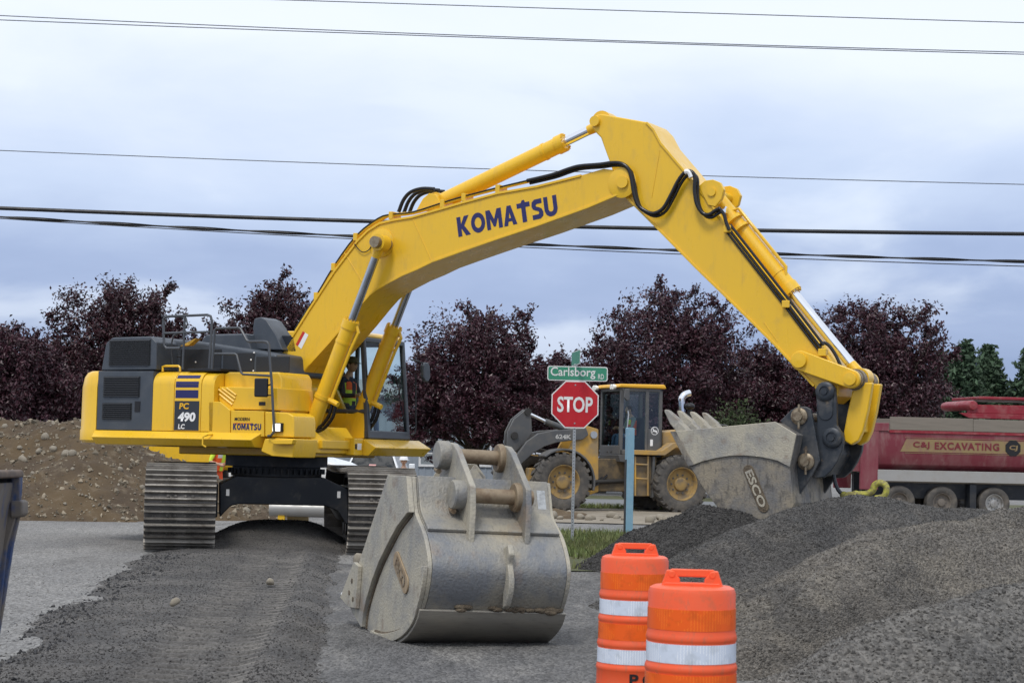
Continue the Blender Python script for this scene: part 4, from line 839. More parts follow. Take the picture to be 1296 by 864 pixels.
MB().tube([(a, -0.445, b) for a, b in [(7.07, 5.489), (7.129, 5.486), (7.166, 5.407)]], 0.037, 8, smooth=3).build('sleeve_patch', WHITE, hose)
hl_ = [(7.684, 4.697), (8.573, 3.619), (9.05, 3.025)]
hp_ = MB()
for k, (dv, off) in enumerate(((-0.37, 0.0), (-0.37, 0.055), (-0.34, -0.05))):
    dd_ = Vector((hl_[2][0] - hl_[0][0], hl_[2][1] - hl_[0][1])).normalized(); hp_.tube([(a - dd_.y * off, dv, b + dd_.x * off) for a, b in hl_], 0.020, 8)
hp_.build('hydraulic_pipe', HOSE, arm)
MB().tube([(a, -0.3, b) for a, b in [(9.007, 3.05), (9.062, 3.092), (9.14, 3.06), (9.241, 2.921), (9.32, 2.751)]], 0.024, 8, smooth=4).build('hydraulic_hose', HOSE, arm)
for a, b in [(7.696, 4.674), (8.562, 3.619), (9.084, 2.961)]: MB().box(a - 0.06, a + 0.05, -0.41, -0.30, b - 0.05, b + 0.05).build('pipe_clamp', YEL, arm, bevel=0.01)
A_ = [(7.344, 5.199)][0]; B_ = [(9.511, 2.638)][0]
bc = cylinder('bucket_cylinder', (A_[0], 0, A_[1]), (B_[0], 0, B_[1]), 0.535, 0.118, 0.068, CHROME, 0.13, 0.12)
d = Vector((B_[0] - A_[0], 0, B_[1] - A_[1])).normalized(); nv = Vector((d.z, 0, -d.x)); s0 = Vector((A_[0], -0.06, A_[1]))
sp_ = MB(); sp_.tube([s0 + d * 0.35 - nv * 0.06, s0 + d * 0.40 - nv * 0.16, s0 + d * 1.5 - nv * 0.16, s0 + d * 1.58 - nv * 0.08], 0.024, 8); sp_.cyl(s0 + d * 0.45, s0 + d * 0.50, 0.135, n=20); sp_.cyl(s0 + d * 0.62, s0 + d * 0.66, 0.135, n=20); sp_.build('hydraulic_pipe', YEL, bc)
MB().box(s0.x + d.x * 0.3 - 0.06, s0.x + d.x * 0.3 + 0.05, -0.20, -0.08, s0.z + d.z * 0.3 - 0.05, s0.z + d.z * 0.3 + 0.05).build('hose_fitting', CHROME, bc, bevel=0.01)

# ---- linkage, coupler, bucket
def capsule(a, b, ra, rb, n=10):
    a, b = Vector(a), Vector(b); t = math.atan2(b.y - a.y, b.x - a.x); q = []
    for k in range(n + 1): an = t + math.pi / 2 + math.pi * k / n; q.append((a.x + ra * math.cos(an), a.y + ra * math.sin(an)))
    for k in range(n + 1): an = t - math.pi / 2 + math.pi * k / n; q.append((b.x + rb * math.cos(an), b.y + rb * math.sin(an)))
    return q
l_a, l_b = [(8.784, 2.852), (9.492, 2.603)]
for v in (-0.44, 0.36):
    lk = MB(); lk.prism(capsule(l_a, l_b, 0.135, 0.125), 'v', v, v + 0.08)
    lk.v = [(x, y, z) for x, y, z in lk.v]
    mid = ((l_a[0] + l_b[0]) / 2, (l_a[1] + l_b[1]) / 2)
    lo = lk.build('tipping_link', YEL, EX, bevel=0.015)
    for (pa, pb_), rp in ((l_a, 0.10), (l_b, 0.085)): MB().lathe([(rp, -0.01), (rp, 0.05), (0.0, 0.055)], (pa, v if v < 0 else v + 0.08, pb_), (0, -1 if v < 0 else 1, 0), 18).build('pin', PINM if v > 0 else YEL, lo)
cs = MB()
for v0, v1, r in ((-0.36, -0.28, 0.13), (-0.26, -0.14, 0.145), (0.14, 0.26, 0.145), (0.28, 0.36, 0.13)): cs.cyl((l_b[0], v0, l_b[1]), (l_b[0], v1, l_b[1]), r, n=20)
cs.cyl((l_b[0], -0.36, l_b[1]), (l_b[0], 0.46, l_b[1]), 0.07, n=16); cs.build('cross_shaft', PINM, EX)
lkp = [(9.478, 2.563), (9.728, 2.564), (9.668, 2.185), (9.606, 1.921), (9.542, 1.784), (9.445, 1.729), (9.357, 1.78), (9.344, 1.907), (9.395, 2.182)]
lb = MB()
for v in (-0.25, 0.13): lb.prism(lkp, 'v', v, v + 0.12)
lb.box(lkp[7][0] + 0.06, lkp[3][0] - 0.04, -0.14, 0.14, lkp[4][1] + 0.12, lkp[2][1] - 0.04); lb.cyl((l_b[0], -0.26, l_b[1]), (l_b[0], 0.26, l_b[1]), 0.12, n=18)
lb.build('bucket_link', YEL, EX, bevel=0.02)
cpl = [(9.024, 2.406), (9.044, 2.502), (9.099, 2.549), (9.165, 2.565), (9.231, 2.544), (9.283, 2.481), (9.309, 2.229), (9.315, 1.987), (9.381, 1.893), (9.415, 1.81), (9.395, 1.652), (9.332, 1.504), (9.246, 1.376), (9.149, 1.292), (9.017, 1.276), (8.884, 1.347), (9, 1.75), (9.04, 2.015)]
cp = MB()
for v in (-0.46, 0.38): cp.prism(cpl, 'v', v, v + 0.08)
cp.prism([(8.957, 1.756), (9.201, 1.803), (9.248, 1.601), (9.096, 1.331), (8.918, 1.295)], 'v', -0.38, 0.38)
cpo = cp.build('quick_coupler', COUP, EX, bevel=0.015)
pn = MB()
p1, p2 = [(9.154, 2.433), (9.259, 1.819)]
for (a, b), r in ((p1, 0.13), (p2, 0.135)):
    pn = MB()
    for s in (-1, 1): pn.lathe([(r, 0.0), (r, 0.03), (r * 0.8, 0.05), (r * 0.55, 0.05), (r * 0.55, 0.035), (r * 0.3, 0.035), (r * 0.3, 0.06), (0, 0.06)], (a, 0.46 * s, b), (0, s, 0), 22)
    pn.cyl((a, -0.46, b), (a, 0.46, b), r * 0.6, n=16); pn.build('pin', COUP, cpo)
MB().prism(capsule([(9.147, 2.395)][0], [(9.162, 2.152)][0], 0.115, 0.10), 'v', -0.475, -0.46).build('wear_pad', COUP, cpo, bevel=0.006)
HKY = mat('lime_yellow_hook', (0.46, 0.44, 0.07), 0.6, col2=(0.20, 0.17, 0.08), amt=0.9, scale=14, lo=0.4, hi=0.6)
hk = MB(); hkp = [(9.13, 1.332), (9.153, 1.226), (9.199, 1.121), (9.277, 1.059), (9.387, 1.042)]
hk.tube([(a, 0.0, b) for a, b in hkp], 0.028, 8, smooth=3); hko = hk.build('lifting_shackle', COUP, EX)
hk = MB(); hk.tube([(a, 0.0, b) for a, b in [(9.299, 1.049), (9.431, 1.064), (9.584, 1.079), (9.671, 1.124), (9.702, 1.199), (9.767, 1.237), (9.843, 1.213), (9.866, 1.14), (9.823, 1.055), (9.715, 1.03)]], [0.05, 0.04], 10, smooth=4)
for a, b in [(9.277, 1.059), (9.365, 1.03), (9.442, 1.075), (9.519, 1.045)]: hk.ball((a, 0.0, b), (0.06, 0.04, 0.05))
hk.build('lifting_hook', HKY, hko)

bw = 0.80
bprof = smooth_line([(7.092, 1.852), (7.362, 1.41), (7.588, 1.079), (7.728, 0.913), (7.872, 0.759), (8.005, 0.679), (8.152, 0.632), (8.343, 0.597), (8.532, 0.604), (8.696, 0.673), (8.805, 0.781), (8.857, 0.939)], 3)
bhinge = [(8.857, 0.939), (8.795, 1.427), (8.881, 1.847), (8.592, 2.005)]
side = bprof + bhinge[1:]
bk = MB(); bk.strip(bprof, 'v', -bw + 0.031, bw - 0.031, 0.045); bk.strip(bhinge, 'v', -bw + 0.033, bw - 0.033, 0.05); bucket = bk.build('bucket', BKT, EX, bevel=0.008)
for v in (-bw - 0.012, bw - 0.03):
    MB().prism(side, 'v', v, v + 0.042).build('side_plate', BKT, bucket, bevel=0.01)
up_ = [(7.086, 1.863), (8.592, 2.016), (8.888, 1.852), (8.801, 1.417), (8.629, 1.497), (8.406, 1.539), (8.171, 1.556), (7.956, 1.546), (7.774, 1.516), (7.558, 1.463), (7.374, 1.395)]
for v in (-bw - 0.040, bw + 0.010): MB().prism(up_, 'v', v, v + 0.03).build('side_wear_plate', BKT3, bucket, bevel=0.01)
cutter = [(7.086, 1.863), (7.168, 1.869), (7.443, 1.418), (7.363, 1.394)]
for v in (-bw - 0.055, bw + 0.04): MB().prism(cutter, 'v', v, v + 0.016).build('side_cutter', BKT, bucket, bevel=0.005)
lab = [(8.219, 1.361), (8.439, 0.883)]
MB().prism(capsule(lab[0], lab[1], 0.075, 0.075), 'v', -bw - 0.026, -bw - 0.010).build('maker_plate', MUD, bucket, bevel=0.006)
ld = Vector((lab[1][0] - lab[0][0], 0, lab[1][1] - lab[0][1])); lu = Vector((-ld.z, 0, ld.x)).normalized()
letters('maker_letters', 'ESCO', Vector((lab[0][0], -bw - 0.028, lab[0][1])) - lu * 0.055, ld, lu, ld.length, 0.11, BKT3, bucket, 0.03)
lip = [(7.274, 1.801), (6.963, 2.153)]
tv = Vector((lip[1][0] - lip[0][0], lip[1][1] - lip[0][1])); tl = tv.length; tdn = tv.normalized(); tnn = Vector((-tdn.y, tdn.x))
def along(s, w): p = Vector(lip[0]) + tdn * s + tnn * w; return (p.x, p.y)
for v in (-0.68, -0.23, 0.23, 0.68):
    ad = MB(); ad.prism([along(-0.12, -0.07), along(0.12, -0.075), along(0.22, -0.055), along(0.22, 0.05), along(0.10, 0.075), along(-0.15, 0.06)], 'v', v - 0.085, v + 0.085)
    ado = ad.build('tooth_adapter', BKT3, bucket, bevel=0.015)
    t_ = MB(); q = [along(0.15, -0.06), along(0.25, -0.066), along(tl * 0.94, -0.030), along(tl * 1.03, -0.008), along(tl * 1.04, 0.016), along(tl * 0.98, 0.030), along(0.28, 0.066), along(0.15, 0.06)]; t_.prism(q, 'v', v - 0.075, v + 0.075)
    t_.v = [(x, v + (y - v) * (0.72 if (Vector((x, z)) - Vector(lip[0])).length > tl * 0.85 else 1.0), z) for x, y, z in t_.v]
    t_.build('tooth', BKT3, ado, bevel=0.015)
ear = [(8.546, 2.028), (8.7, 2.179), (8.81, 2.233), (8.91, 2.228), (8.982, 2.192), (9.047, 1.876), (9.118, 1.51), (9.022, 1.329), (8.751, 0.932), (8.735, 1.322), (8.689, 1.426), (8.782, 1.856)]
for v in (-0.54, 0.48): MB().prism(ear, 'v', v, v + 0.06).build('hanger_plate', COUP, bucket, bevel=0.012)
pn = MB()
for a, b in [(8.826, 2.097), (8.93, 1.495)]:
    pn = MB()
    for s in (-1, 1): pn.lathe([(0.115, 0.0), (0.115, 0.03), (0.085, 0.05), (0.06, 0.05), (0.06, 0.09), (0.0, 0.09)], (a, 0.54 * s, b), (0, s, 0), 20)
    pn.cyl((a, -0.54, b), (a, 0.54, b), 0.06, n=14); pn.cyl((a + 0.01, -0.60, b - 0.17), (a + 0.01, -0.60, b + 0.16), 0.016, n=8); pn.build('bucket_pin', PINM, bucket)

# ================================================================== spare bucket standing on the asphalt
# local axes: x from the mouth to the back, y across its width, z up
GB = thing('spare_bucket', 'big worn blue-grey digging bucket resting on the asphalt with rusty pins', 'bucket', (-0.849, 15.068, 0), (R(-1.8), 0, R(-70)))
BW = 1.17
prof = smooth_line([(0.14, 1.314), (0.195, 1.173), (0.27, 1.034), (0.489, 0.897), (0.622, 0.76), (0.682, 0.644), (0.673, 0.536), (0.63, 0.426), (0.559, 0.319), (0.505, 0.236), (0.379, 0.147), (0.188, 0.065), (-0.066, 0.003), (-0.352, -0.035), (-0.654, -0.03), (-0.923, 0.032), (-1.524, 0.241)], 4)
mouth = [(-1.524, 0.241), (-1.104, 0.559), (-0.389, 1.311)]
sh = MB(); sh.strip(prof, 'v', 0.036, BW - 0.036, -0.035); shell = sh.build('shell', BKT2, GB, bevel=0.006)
for v in (0.0, BW - 0.035): MB().prism(prof + mouth[1:], 'v', v, v + 0.035).build('side_plate', BKT3, GB, bevel=0.008)
arc = [(0.208, 1.026), (-0.061, 0.904), (-0.291, 0.754), (-0.505, 0.602), (-0.676, 0.442), (-0.804, 0.29), (-0.887, 0.153), (-0.9, 0.041)] + prof[57:10:-1]
band = [(0.14, 1.314), (-0.389, 1.311), (-1.099, 0.559), (-1.524, 0.241), (-0.924, 0.038)] + arc[7::-1] + [(0.27, 1.034)]
inset = [tuple(Vector(p) + (Vector((-0.25, 0.55)) - Vector(p)).normalized() * 0.075) for p in prof[20:62]]
for v in (-0.046,):
    MB().prism(band, 'v', v, v + 0.045).build('side_wear_plate', BKT3, GB, bevel=0.006)
    MB().prism(prof[20:58] + inset[:38][::-1], 'v', v + 0.012, v + 0.045).build('belly_rim', BKT3, GB, bevel=0.005)
stuff(MB().tube([(a + 0.014, -0.004, b - 0.01) for a, b in smooth_line(arc[:8], 3)], 0.012, 6).build('caked_mud', MUD, GB))
stuff(MB().tube([(inset[i][0], -0.004, inset[i][1]) for i in range(12, 37, 2)], 0.016, 6).build('caked_mud', MUD, GB))
sg = 1 if grow(prof, 0.01)[24][0] > prof[24][0] else -1
tq = prof[0:13]; MB().strip(grow(tq, sg * 0.002), 'v', 0.04, BW - 0.04, sg * 0.03).build('torque_plate', BKT2, GB, bevel=0.008)
MB().strip(grow(prof[32:58], sg * 0.002), 'v', -0.015, BW + 0.015, sg * 0.026).build('belly_wear_plate', mat('scuffed_wear_steel', (0.27, 0.255, 0.225), 0.5, metal=0.25, col2=(0.37, 0.34, 0.28), amt=0.8, scale=3, stretch=(1, 0.4, 1), streak=((0.15, 0.142, 0.13), 0.5, (40, 8, 40), 0.54, 0.70)), GB, bevel=0.006)
cp_ = [(-0.124, 0.637), (0.151, 0.469)]
MB().prism(capsule(cp_[0], cp_[1], 0.075, 0.075), 'v', -0.014, 0.0).build('maker_plate', mat('rusty_tan_plate', (0.33, 0.25, 0.16), 0.7, col2=(0.22, 0.15, 0.09), amt=0.7, scale=9), GB, bevel=0.005)
ld = Vector((cp_[1][0] - cp_[0][0], 0, cp_[1][1] - cp_[0][1])); lu = Vector((-ld.z, 0, ld.x)).normalized()
letters('maker_letters', 'ESCO', Vector((cp_[0][0], -0.016, cp_[0][1])) - lu * 0.05, ld, lu, ld.length, 0.10, RUST, GB, 0.03)
sc = MB(); scp = [(-1.125, 0.564), (-0.974, 0.54), (-0.987, 0.184), (-1.21, 0.179), (-1.498, 0.236)]; sc.prism(scp, 'v', -0.085, -0.047); sco = sc.build('side_cutter', BKT3, GB, bevel=0.006)
for a, b in [(-1.133, 0.404), (-1.198, 0.3), (-1.069, 0.256)]: MB().cyl((a, -0.090, b), (a, -0.0852, b), 0.022, n=10).build('bolt_hole', MUD, sco)
for v in (0.10, 0.36, 0.62, 0.88, 1.07):
    a, b = mouth[0]; t = MB(); t.prism([(a + 0.12, b - 0.03), (a + 0.08, b + 0.05), (a - 0.05, b + 0.035), (a - 0.13, b + 0.01), (a - 0.03, b - 0.045)], 'v', v - 0.05, v + 0.05); t.build('tooth', BKT3, GB, bevel=0.012)
t = MB(); a, b = mouth[0]; t.tube([(a + 0.03, -0.03, b + 0.0), (a - 0.07, -0.03, b + 0.02)], [0.035, 0.022], 8); t.build('bolt', WHITE, GB)
E1, E2 = 0.38, 0.84
e1 = [(-0.263, 1.455), (-0.218, 1.551), (-0.088, 1.599), (0.035, 1.59), (0.139, 1.546), (0.327, 1.411), (0.53, 1.261), (0.562, 1.098), (0.559, 0.752), (0.239, 0.765), (-0.061, 1.014), (-0.268, 1.262)]
up1, lo1 = [(-0.069, 1.494), (0.363, 1.189)]
for v in (E1 - 0.025, E2 - 0.025): MB().prism(e1, 'v', v, v + 0.05).build('hanger_ear', BKT2 if v > 0.5 else BKT3, GB, bevel=0.012)
for (a, b) in (up1, lo1):
    p_ = MB(); p_.cyl((a, E1 - 0.09, b), (a, E2 + 0.09, b), 0.060, n=20)
    po = p_.build('pin', RUST, GB)
    for v0, v1 in ((E1 - 0.12, E1 - 0.025), (E2 - 0.07, E2 - 0.025)): MB().lathe([(0.105, v0), (0.115, v0 + 0.012), (0.115, v1)], (a, 0, b), (0, 1, 0), 24).build('pin_boss', BKT2 if v0 < 0.5 else RUST, po)
    MB().cyl((a - 0.05, E1 - 0.10, b - 0.115), (a + 0.02, E1 - 0.10, b - 0.13), 0.022, n=10).build('pin_bolt', RUST, po)
hkx = max(p[0] for p in prof)
lh = MB(); lh.prism([(hkx - 0.10, 0.80), (hkx + 0.0, 0.83), (hkx + 0.045, 0.76), (hkx + 0.02, 0.68), (hkx + 0.075, 0.56), (hkx + 0.065, 0.46), (hkx + 0.01, 0.36), (hkx - 0.05, 0.33), (hkx - 0.05, 0.5)], 'v', 0.63, 0.68); lh.build('lifting_hook', BKT3, GB, bevel=0.012)
MB().add([(q[0] + 0.036, v, q[1]) for q, v in ((prof[2], 1.03), (prof[2], 1.10))] + [(prof[6][0] + 0.036, v, prof[6][1]) for v in (1.10, 1.03)], [(0, 1, 2, 3)]).build('paper_label', mat('faded_label', (0.45, 0.47, 0.48), 0.6, col2=(0.25, 0.26, 0.27), amt=0.8, scale=30), GB)
md = MB()
for k in range(26):
    v = random.uniform(0.25, 1.12) if k > 8 else random.uniform(0.75, 1.15); q = prof[32]; s = random.uniform(0.015, 0.035); md.ball((q[0] + 0.02, v, q[1] + random.uniform(-0.01, 0.02)), (s * 0.7, s * 1.8, s * 0.7), 7, 5)
stuff(md.build('caked_mud', MUD, GB))
ft2 = MB(); 
# ================================================================== traffic drums
ORP = mat('orange_drum_plastic', (0.84, 0.105, 0.030), 0.42, col2=(0.78, 0.13, 0.05), amt=0.5, scale=6, col3=(0.5, 0.12, 0.05), amt3=0.5, scale3=14, lo3=0.55, bump=0.06, bscale=9, streak=((0.42, 0.14, 0.075), 0.5, (30, 30, 9), 0.58, 0.72))
def retro(name, c1, c2):
    m = mat(name, c1, 0.3); t = m.node_tree; p = t.nodes['Principled BSDF']; tcn = t.nodes.new('ShaderNodeTexCoord'); sx = t.nodes.new('ShaderNodeSeparateXYZ'); t.links.new(tcn.outputs['Object'], sx.inputs[0])
    def M_(op, a, b=None):
        n = t.nodes.new('ShaderNodeMath'); n.operation = op
        for i, q in enumerate((a, b)):
            if q is None: continue
            if isinstance(q, (int, float)): n.inputs[i].default_value = q
            else: t.links.new(q, n.inputs[i])
        return n.outputs[0]
    ang = M_('MULTIPLY', M_('ARCTAN2', sx.outputs[1], sx.outputs[0]), 14.0)
    zig = M_('PINGPONG', M_('MULTIPLY', sx.outputs[2], 60.0), 0.5)
    w = M_('FRACT', M_('ADD', ang, M_('MULTIPLY', zig, 0.35)))
    ln = M_('LESS_THAN', w, 0.16)
    nz = t.nodes.new('ShaderNodeTexNoise'); nz.inputs['Scale'].default_value = 7.0; t.links.new(tcn.outputs['Object'], nz.inputs['Vector'])
    f = M_('MULTIPLY', ln, M_('GREATER_THAN', nz.outputs[0], 0.47))
    x = t.nodes.new('ShaderNodeMix'); x.data_type = 'RGBA'; t.links.new(f, x.inputs[0]); x.inputs[6].default_value = (*c1, 1); x.inputs[7].default_value = (*c2, 1); nd_ = t.nodes.new('ShaderNodeTexNoise'); nd_.inputs['Scale'].default_value = 16.0; nd_.inputs['Detail'].default_value = 6; t.links.new(tcn.outputs['Object'], nd_.inputs['Vector'])
    g_ = M_('MULTIPLY', M_('MULTIPLY', M_('MAXIMUM', M_('SUBTRACT', nd_.outputs[0], 0.50), 0.0), 4.0), 0.5); x2 = t.nodes.new('ShaderNodeMix'); x2.data_type = 'RGBA'; t.links.new(g_, x2.inputs[0]); t.links.new(x.outputs[2], x2.inputs[6]); x2.inputs[7].default_value = (c1[0] * 0.5, c1[1] * 0.5, c1[2] * 0.45, 1)
    t.links.new(x2.outputs[2], p.inputs['Base Color']); return m
RO = retro('orange_reflective_band', (0.85, 0.115, 0.008), (0.95, 0.22, 0.015)); RW = retro('white_reflective_band', (0.62, 0.68, 0.78), (0.88, 0.90, 0.93))
def drum(loc, label, rz, txt):
    d = thing('traffic_drum', label, 'traffic drum', loc, (0, 0, rz), 'orange traffic drums by the gravel')
    b = MB(); pr = [(0.0, 0.868), (0.10, 0.872), (0.185, 0.872), (0.205, 0.862), (0.2125, 0.84), (0.213, 0.66)]
    r = 0.213
    for zt in (0.645, 0.50, 0.345, 0.20):
        pr += [(r + 0.005, zt - 0.004), (r + 0.008, zt - 0.018), (r + 0.006, zt - 0.030), (r + 0.003, zt - 0.036)]; r += 0.004; pr.append((r, zt - 0.14 if zt > 0.3 else zt - 0.10))
    pr += [(r + 0.004, 0.02), (r, 0.0)]
    b.lathe(pr, (0, 0, 0), (0, 0, 1), 56); body = b.build('drum_body', ORP, d)
    def band(z0, z1, rr0, rr1, m, nm):
        q = MB(); q.lathe([(rr0 - 0.006, z0), (rr0 + 0.0016, z0), (rr1 + 0.0016, z1), (rr1 - 0.006, z1)], (0, 0, 0), (0, 0, 1), 56); q.build(nm, m, d)
    band(0.668, 0.768, 0.2131, 0.2131, RO, 'orange_band'); band(0.512, 0.603, 0.2170, 0.2166, RW, 'white_band'); band(0.358, 0.458, 0.2210, 0.2206, RO, 'orange_band'); band(0.212, 0.302, 0.2252, 0.2248, RW, 'white_band')
    MB().lathe([(0.34, 0.0), (0.34, 0.03), (0.25, 0.07), (0.235, 0.07)], (0, 0, 0.0), (0, 0, 1), 40).build('rubber_base', BLACK, d)
    h = MB(); tpz = 0.945
    for s in (-1, 1): h.prism([(s * 0.155, 0.855), (s * 0.055, 0.855), (s * 0.060, 0.905), (s * 0.095, tpz), (s * 0.125, tpz)], 'v', -0.024, 0.024); h.cyl((s * 0.098, -0.028, 0.925), (s * 0.098, 0.028, 0.925), 0.018, n=12)
    h.prism([(-0.105, 0.914), (0.105, 0.914), (0.112, 0.945), (0.100, 0.951), (-0.100, 0.951), (-0.112, 0.945)], 'v', -0.018, 0.018)
    h.prism([(-0.16, 0.855), (0.16, 0.855), (0.135, 0.887), (-0.135, 0.887)], 'v', -0.026, 0.026)
    h.build('handle', ORP, d, bevel=0.006)
    if txt:
        me = text_mesh('P.C.', 0.03); co = np.empty(len(me.vertices) * 3); me.vertices.foreach_get('co', co); co = co.reshape(-1, 3); lo, hi = co.min(0), co.max(0)
        bmx = bmesh.new(); bmx.from_mesh(me); bmesh.ops.subdivide_edges(bmx, edges=[e for e in bmx.edges if e.calc_length() > 0.1], cuts=2); bmx.to_mesh(me); bmx.free()
        co = np.empty(len(me.vertices) * 3); me.vertices.foreach_get('co', co); co = co.reshape(-1, 3)
        a = ((co[:, 0] - lo[0]) / (hi[0] - lo[0]) - 0.35) * 0.78 - math.pi / 2 + 0.05; z = 0.088 + (co[:, 1] - lo[1]) / (hi[1] - lo[1]) * 0.07; rr = 0.2335
        me.vertices.foreach_set('co', np.stack([rr * np.cos(a), rr * np.sin(a), z], 1).ravel()); me.update(); me.materials.clear(); me.materials.append(BLACK); link('stencil_letters', me, d)
    return d
dn_ = [(0.905, 9.3, 0.656)][0]; df_ = [(0.805, 12, 0.452)][0]
drum((dn_[0], 9.3, 0.012), 'orange traffic drum standing clear in front of the gravel pile', R(-6), False)
drum((df_[0], 12.0, 0.012), 'orange traffic drum stencilled P.C. partly behind the other drum', R(4), True)

# ================================================================== stop sign and street names
GALV = mat('galvanised_steel', (0.42, 0.44, 0.46), 0.45, metal=0.7, col2=(0.55, 0.57, 0.6), amt=0.5, scale=10)
SRED = mat('sign_red', (0.50, 0.012, 0.022), 0.35, col2=(0.56, 0.03, 0.035), amt=0.5, scale=5)
SGRN = mat('sign_green', (0.045, 0.27, 0.17), 0.4, col2=(0.07, 0.31, 0.21), amt=0.6, scale=3)
SWHT = mat('sign_white', (0.78, 0.79, 0.80), 0.4)
sb_ = [(1.105, 32.576, 0)][0]; SY = sb_[1]
ST = thing('stop_sign', 'red stop sign under a green street name plate on a thin perforated post', 'stop sign', (sb_[0], SY, 0), (0, 0, 0))
sp0 = [(1.126, 33.2, 2.381), (0.62, 33.2, 3.021), (1.656, 33.2, 2.802), (1.057, 33.2, 3.308), (1.229, 33.2, 3.034), (1.104, 33.2, 3.032)]
ps = MB(); ps.box(-0.025, 0.025, -0.025, 0.025, -0.3, sp0[5][2] - 0.02)
post = ps.build('post', GALV, ST, bevel=0.004)
hm_ = MB()
for k in range(50):
    z = 0.15 + k * 0.055
    if z < 2.0: hm_.cyl((0, -0.0262, z), (0, -0.0256, z), 0.008, n=6)
stuff(hm_.build('post_holes', LOUV, post))
cz, cxo = sp0[0][2], sp0[0][0] - sb_[0] + 0.0
cxo = 0.0
def octo(r): return [(r / math.cos(R(22.5)) * math.cos(R(22.5 + 45 * k)), cz + r / math.cos(R(22.5)) * math.sin(R(22.5 + 45 * k))) for k in range(8)]
pnl2 = MB().prism(octo(0.405), 'v', -0.036, -0.032).build('stop_plate', SWHT, ST)
MB().prism(octo(0.385), 'v', -0.0385, -0.0362).build('red_face', SRED, pnl2)
letters('stop_letters', 'STOP', (-0.305, -0.040, cz - 0.135), (1, 0, 0), (0, 0, 1), 0.61, 0.27, SWHT, pnl2, 0.025, 0, 0.002)
for z in (cz + 0.335, cz - 0.32): MB().cyl((0, -0.045, z), (0, -0.0386, z), 0.014, n=8).build('bolt', GALV, pnl2)
x0, x1 = sp0[1][0] - sb_[0], sp0[2][0] - sb_[0]; z0, z1 = sp0[2][2], sp0[1][2]; z0 = z0 + 0.0
hgt = 0.25; zc2 = (z0 + z1) / 2
def rrect(xa, xb, za, zb, r):
    q = []
    for cx2, cz2, a0 in ((xb - r, zb - r, 0), (xa + r, zb - r, 90), (xa + r, za + r, 180), (xb - r, za + r, 270)): q += [(cx2 + r * math.cos(R(a0 + t)), cz2 + r * math.sin(R(a0 + t))) for t in (0, 30, 60, 90)]
    return q
gp = MB().prism(rrect(x0, x1, zc2 - hgt / 2, zc2 + hgt / 2, 0.04), 'v', -0.036, -0.032).build('street_name_plate', SWHT, ST)
MB().prism(rrect(x0 + 0.016, x1 - 0.016, zc2 - hgt / 2 + 0.016, zc2 + hgt / 2 - 0.016, 0.03), 'v', -0.0385, -0.0362).build('green_face', SGRN, gp)
letters('street_letters', 'Carlsborg', (x0 + 0.055, -0.040, zc2 - 0.090), (1, 0, 0), (0, 0, 1), 0.77, 0.195, SWHT, gp, 0.012, 0, 0.002)
letters('street_letters', 'RD', (x1 - 0.165, -0.040, zc2 - 0.085), (1, 0, 0), (0, 0, 1), 0.10, 0.085, SWHT, gp, 0.006, 0, 0.002)
cr = MB(); cr.box(-0.52, 0.52, -0.002, 0.002, zc2 + hgt / 2 + 0.02, zc2 + hgt / 2 + 0.27)
cro = cr.build('cross_street_plate', SWHT, ST, rot=(0, 0, R(-84)))
MB().box(-0.505, 0.505, -0.005, -0.0025, zc2 + hgt / 2 + 0.035, zc2 + hgt / 2 + 0.255).build('green_face', SGRN, cro)
letters('street_letters', 'Valley View', (-0.42, -0.005, zc2 + hgt / 2 + 0.07), (1, 0, 0), (0, 0, 1), 0.0001, 0.13, SWHT, cro) if False else None
MB().box(-0.03, 0.03, -0.03, 0.03, zc2 + hgt / 2 - 0.02, zc2 + hgt / 2 + 0.04).build('bracket', GALV, ST, bevel=0.005)
MB().box(-0.03, 0.03, -0.03, 0.03, zc2 - hgt / 2 - 0.06, zc2 - hgt / 2 + 0.02).build('bracket', GALV, ST, bevel=0.005)

BLUP = mat('pale_blue_paint', (0.20, 0.36, 0.47), 0.6, col2=(0.27, 0.42, 0.52), amt=0.6, scale=6, col3=(0.45, 0.47, 0.46), amt3=0.4, scale3=20, lo3=0.62)
bpx = [(2.202, 36, 2.058), (2.36, 36, 2.062), (2.327, 36, -0.162)]
bpo = thing('blue_post', 'pale blue square wooden post beside the dark gravel heap', 'post', (bpx[0][0] + 0.075, 36, 0), (0, 0, R(14)))
hp2 = bpx[0][2]
q = MB(); q.prism([(-0.07, -0.2), (0.07, -0.2), (0.07, hp2 - 0.015), (0.055, hp2), (-0.055, hp2), (-0.07, hp2 - 0.015)], 'v', -0.07, 0.07); q.build('post_body', BLUP, bpo, bevel=0.006)
MB().box(-0.078, -0.0705, -0.055, 0.055, 0.0, hp2 - 0.6).build('side_batten', LOUV, bpo, bevel=0.002)

# ================================================================== blue steel attachment at the left edge
BRU = mat('rusted_blue_steel', (0.16, 0.14, 0.12), 0.65, metal=0.2, col2=(0.035, 0.07, 0.18), amt=0.95, scale=3.0, lo=0.50, hi=0.58, col3=(0.20, 0.20, 0.21), amt3=0.7, scale3=7, lo3=0.55, stretch=(1, 1, 0.5))
ba = thing('steel_attachment', 'rusted blue steel loader attachment standing on the asphalt', 'attachment', (-3.05, 11, 0))
bp2 = [(-3.538, 11, 1.31), (-2.83, 11, 1.335), (-2.815, 11, 1.308), (-2.815, 11, 1.231), (-2.816, 11, 1.094), (-2.85, 11, 0.912), (-2.881, 11, 0.639), (-2.898, 11, 0.503), (-2.957, 11, 0.032), (-3.484, 11, 0.021)]
MB().prism([(a + 3.05, c) for a, b, c in bp2], 'v', -0.02, 0.02).build('side_plate', BRU, ba, bevel=0.008)
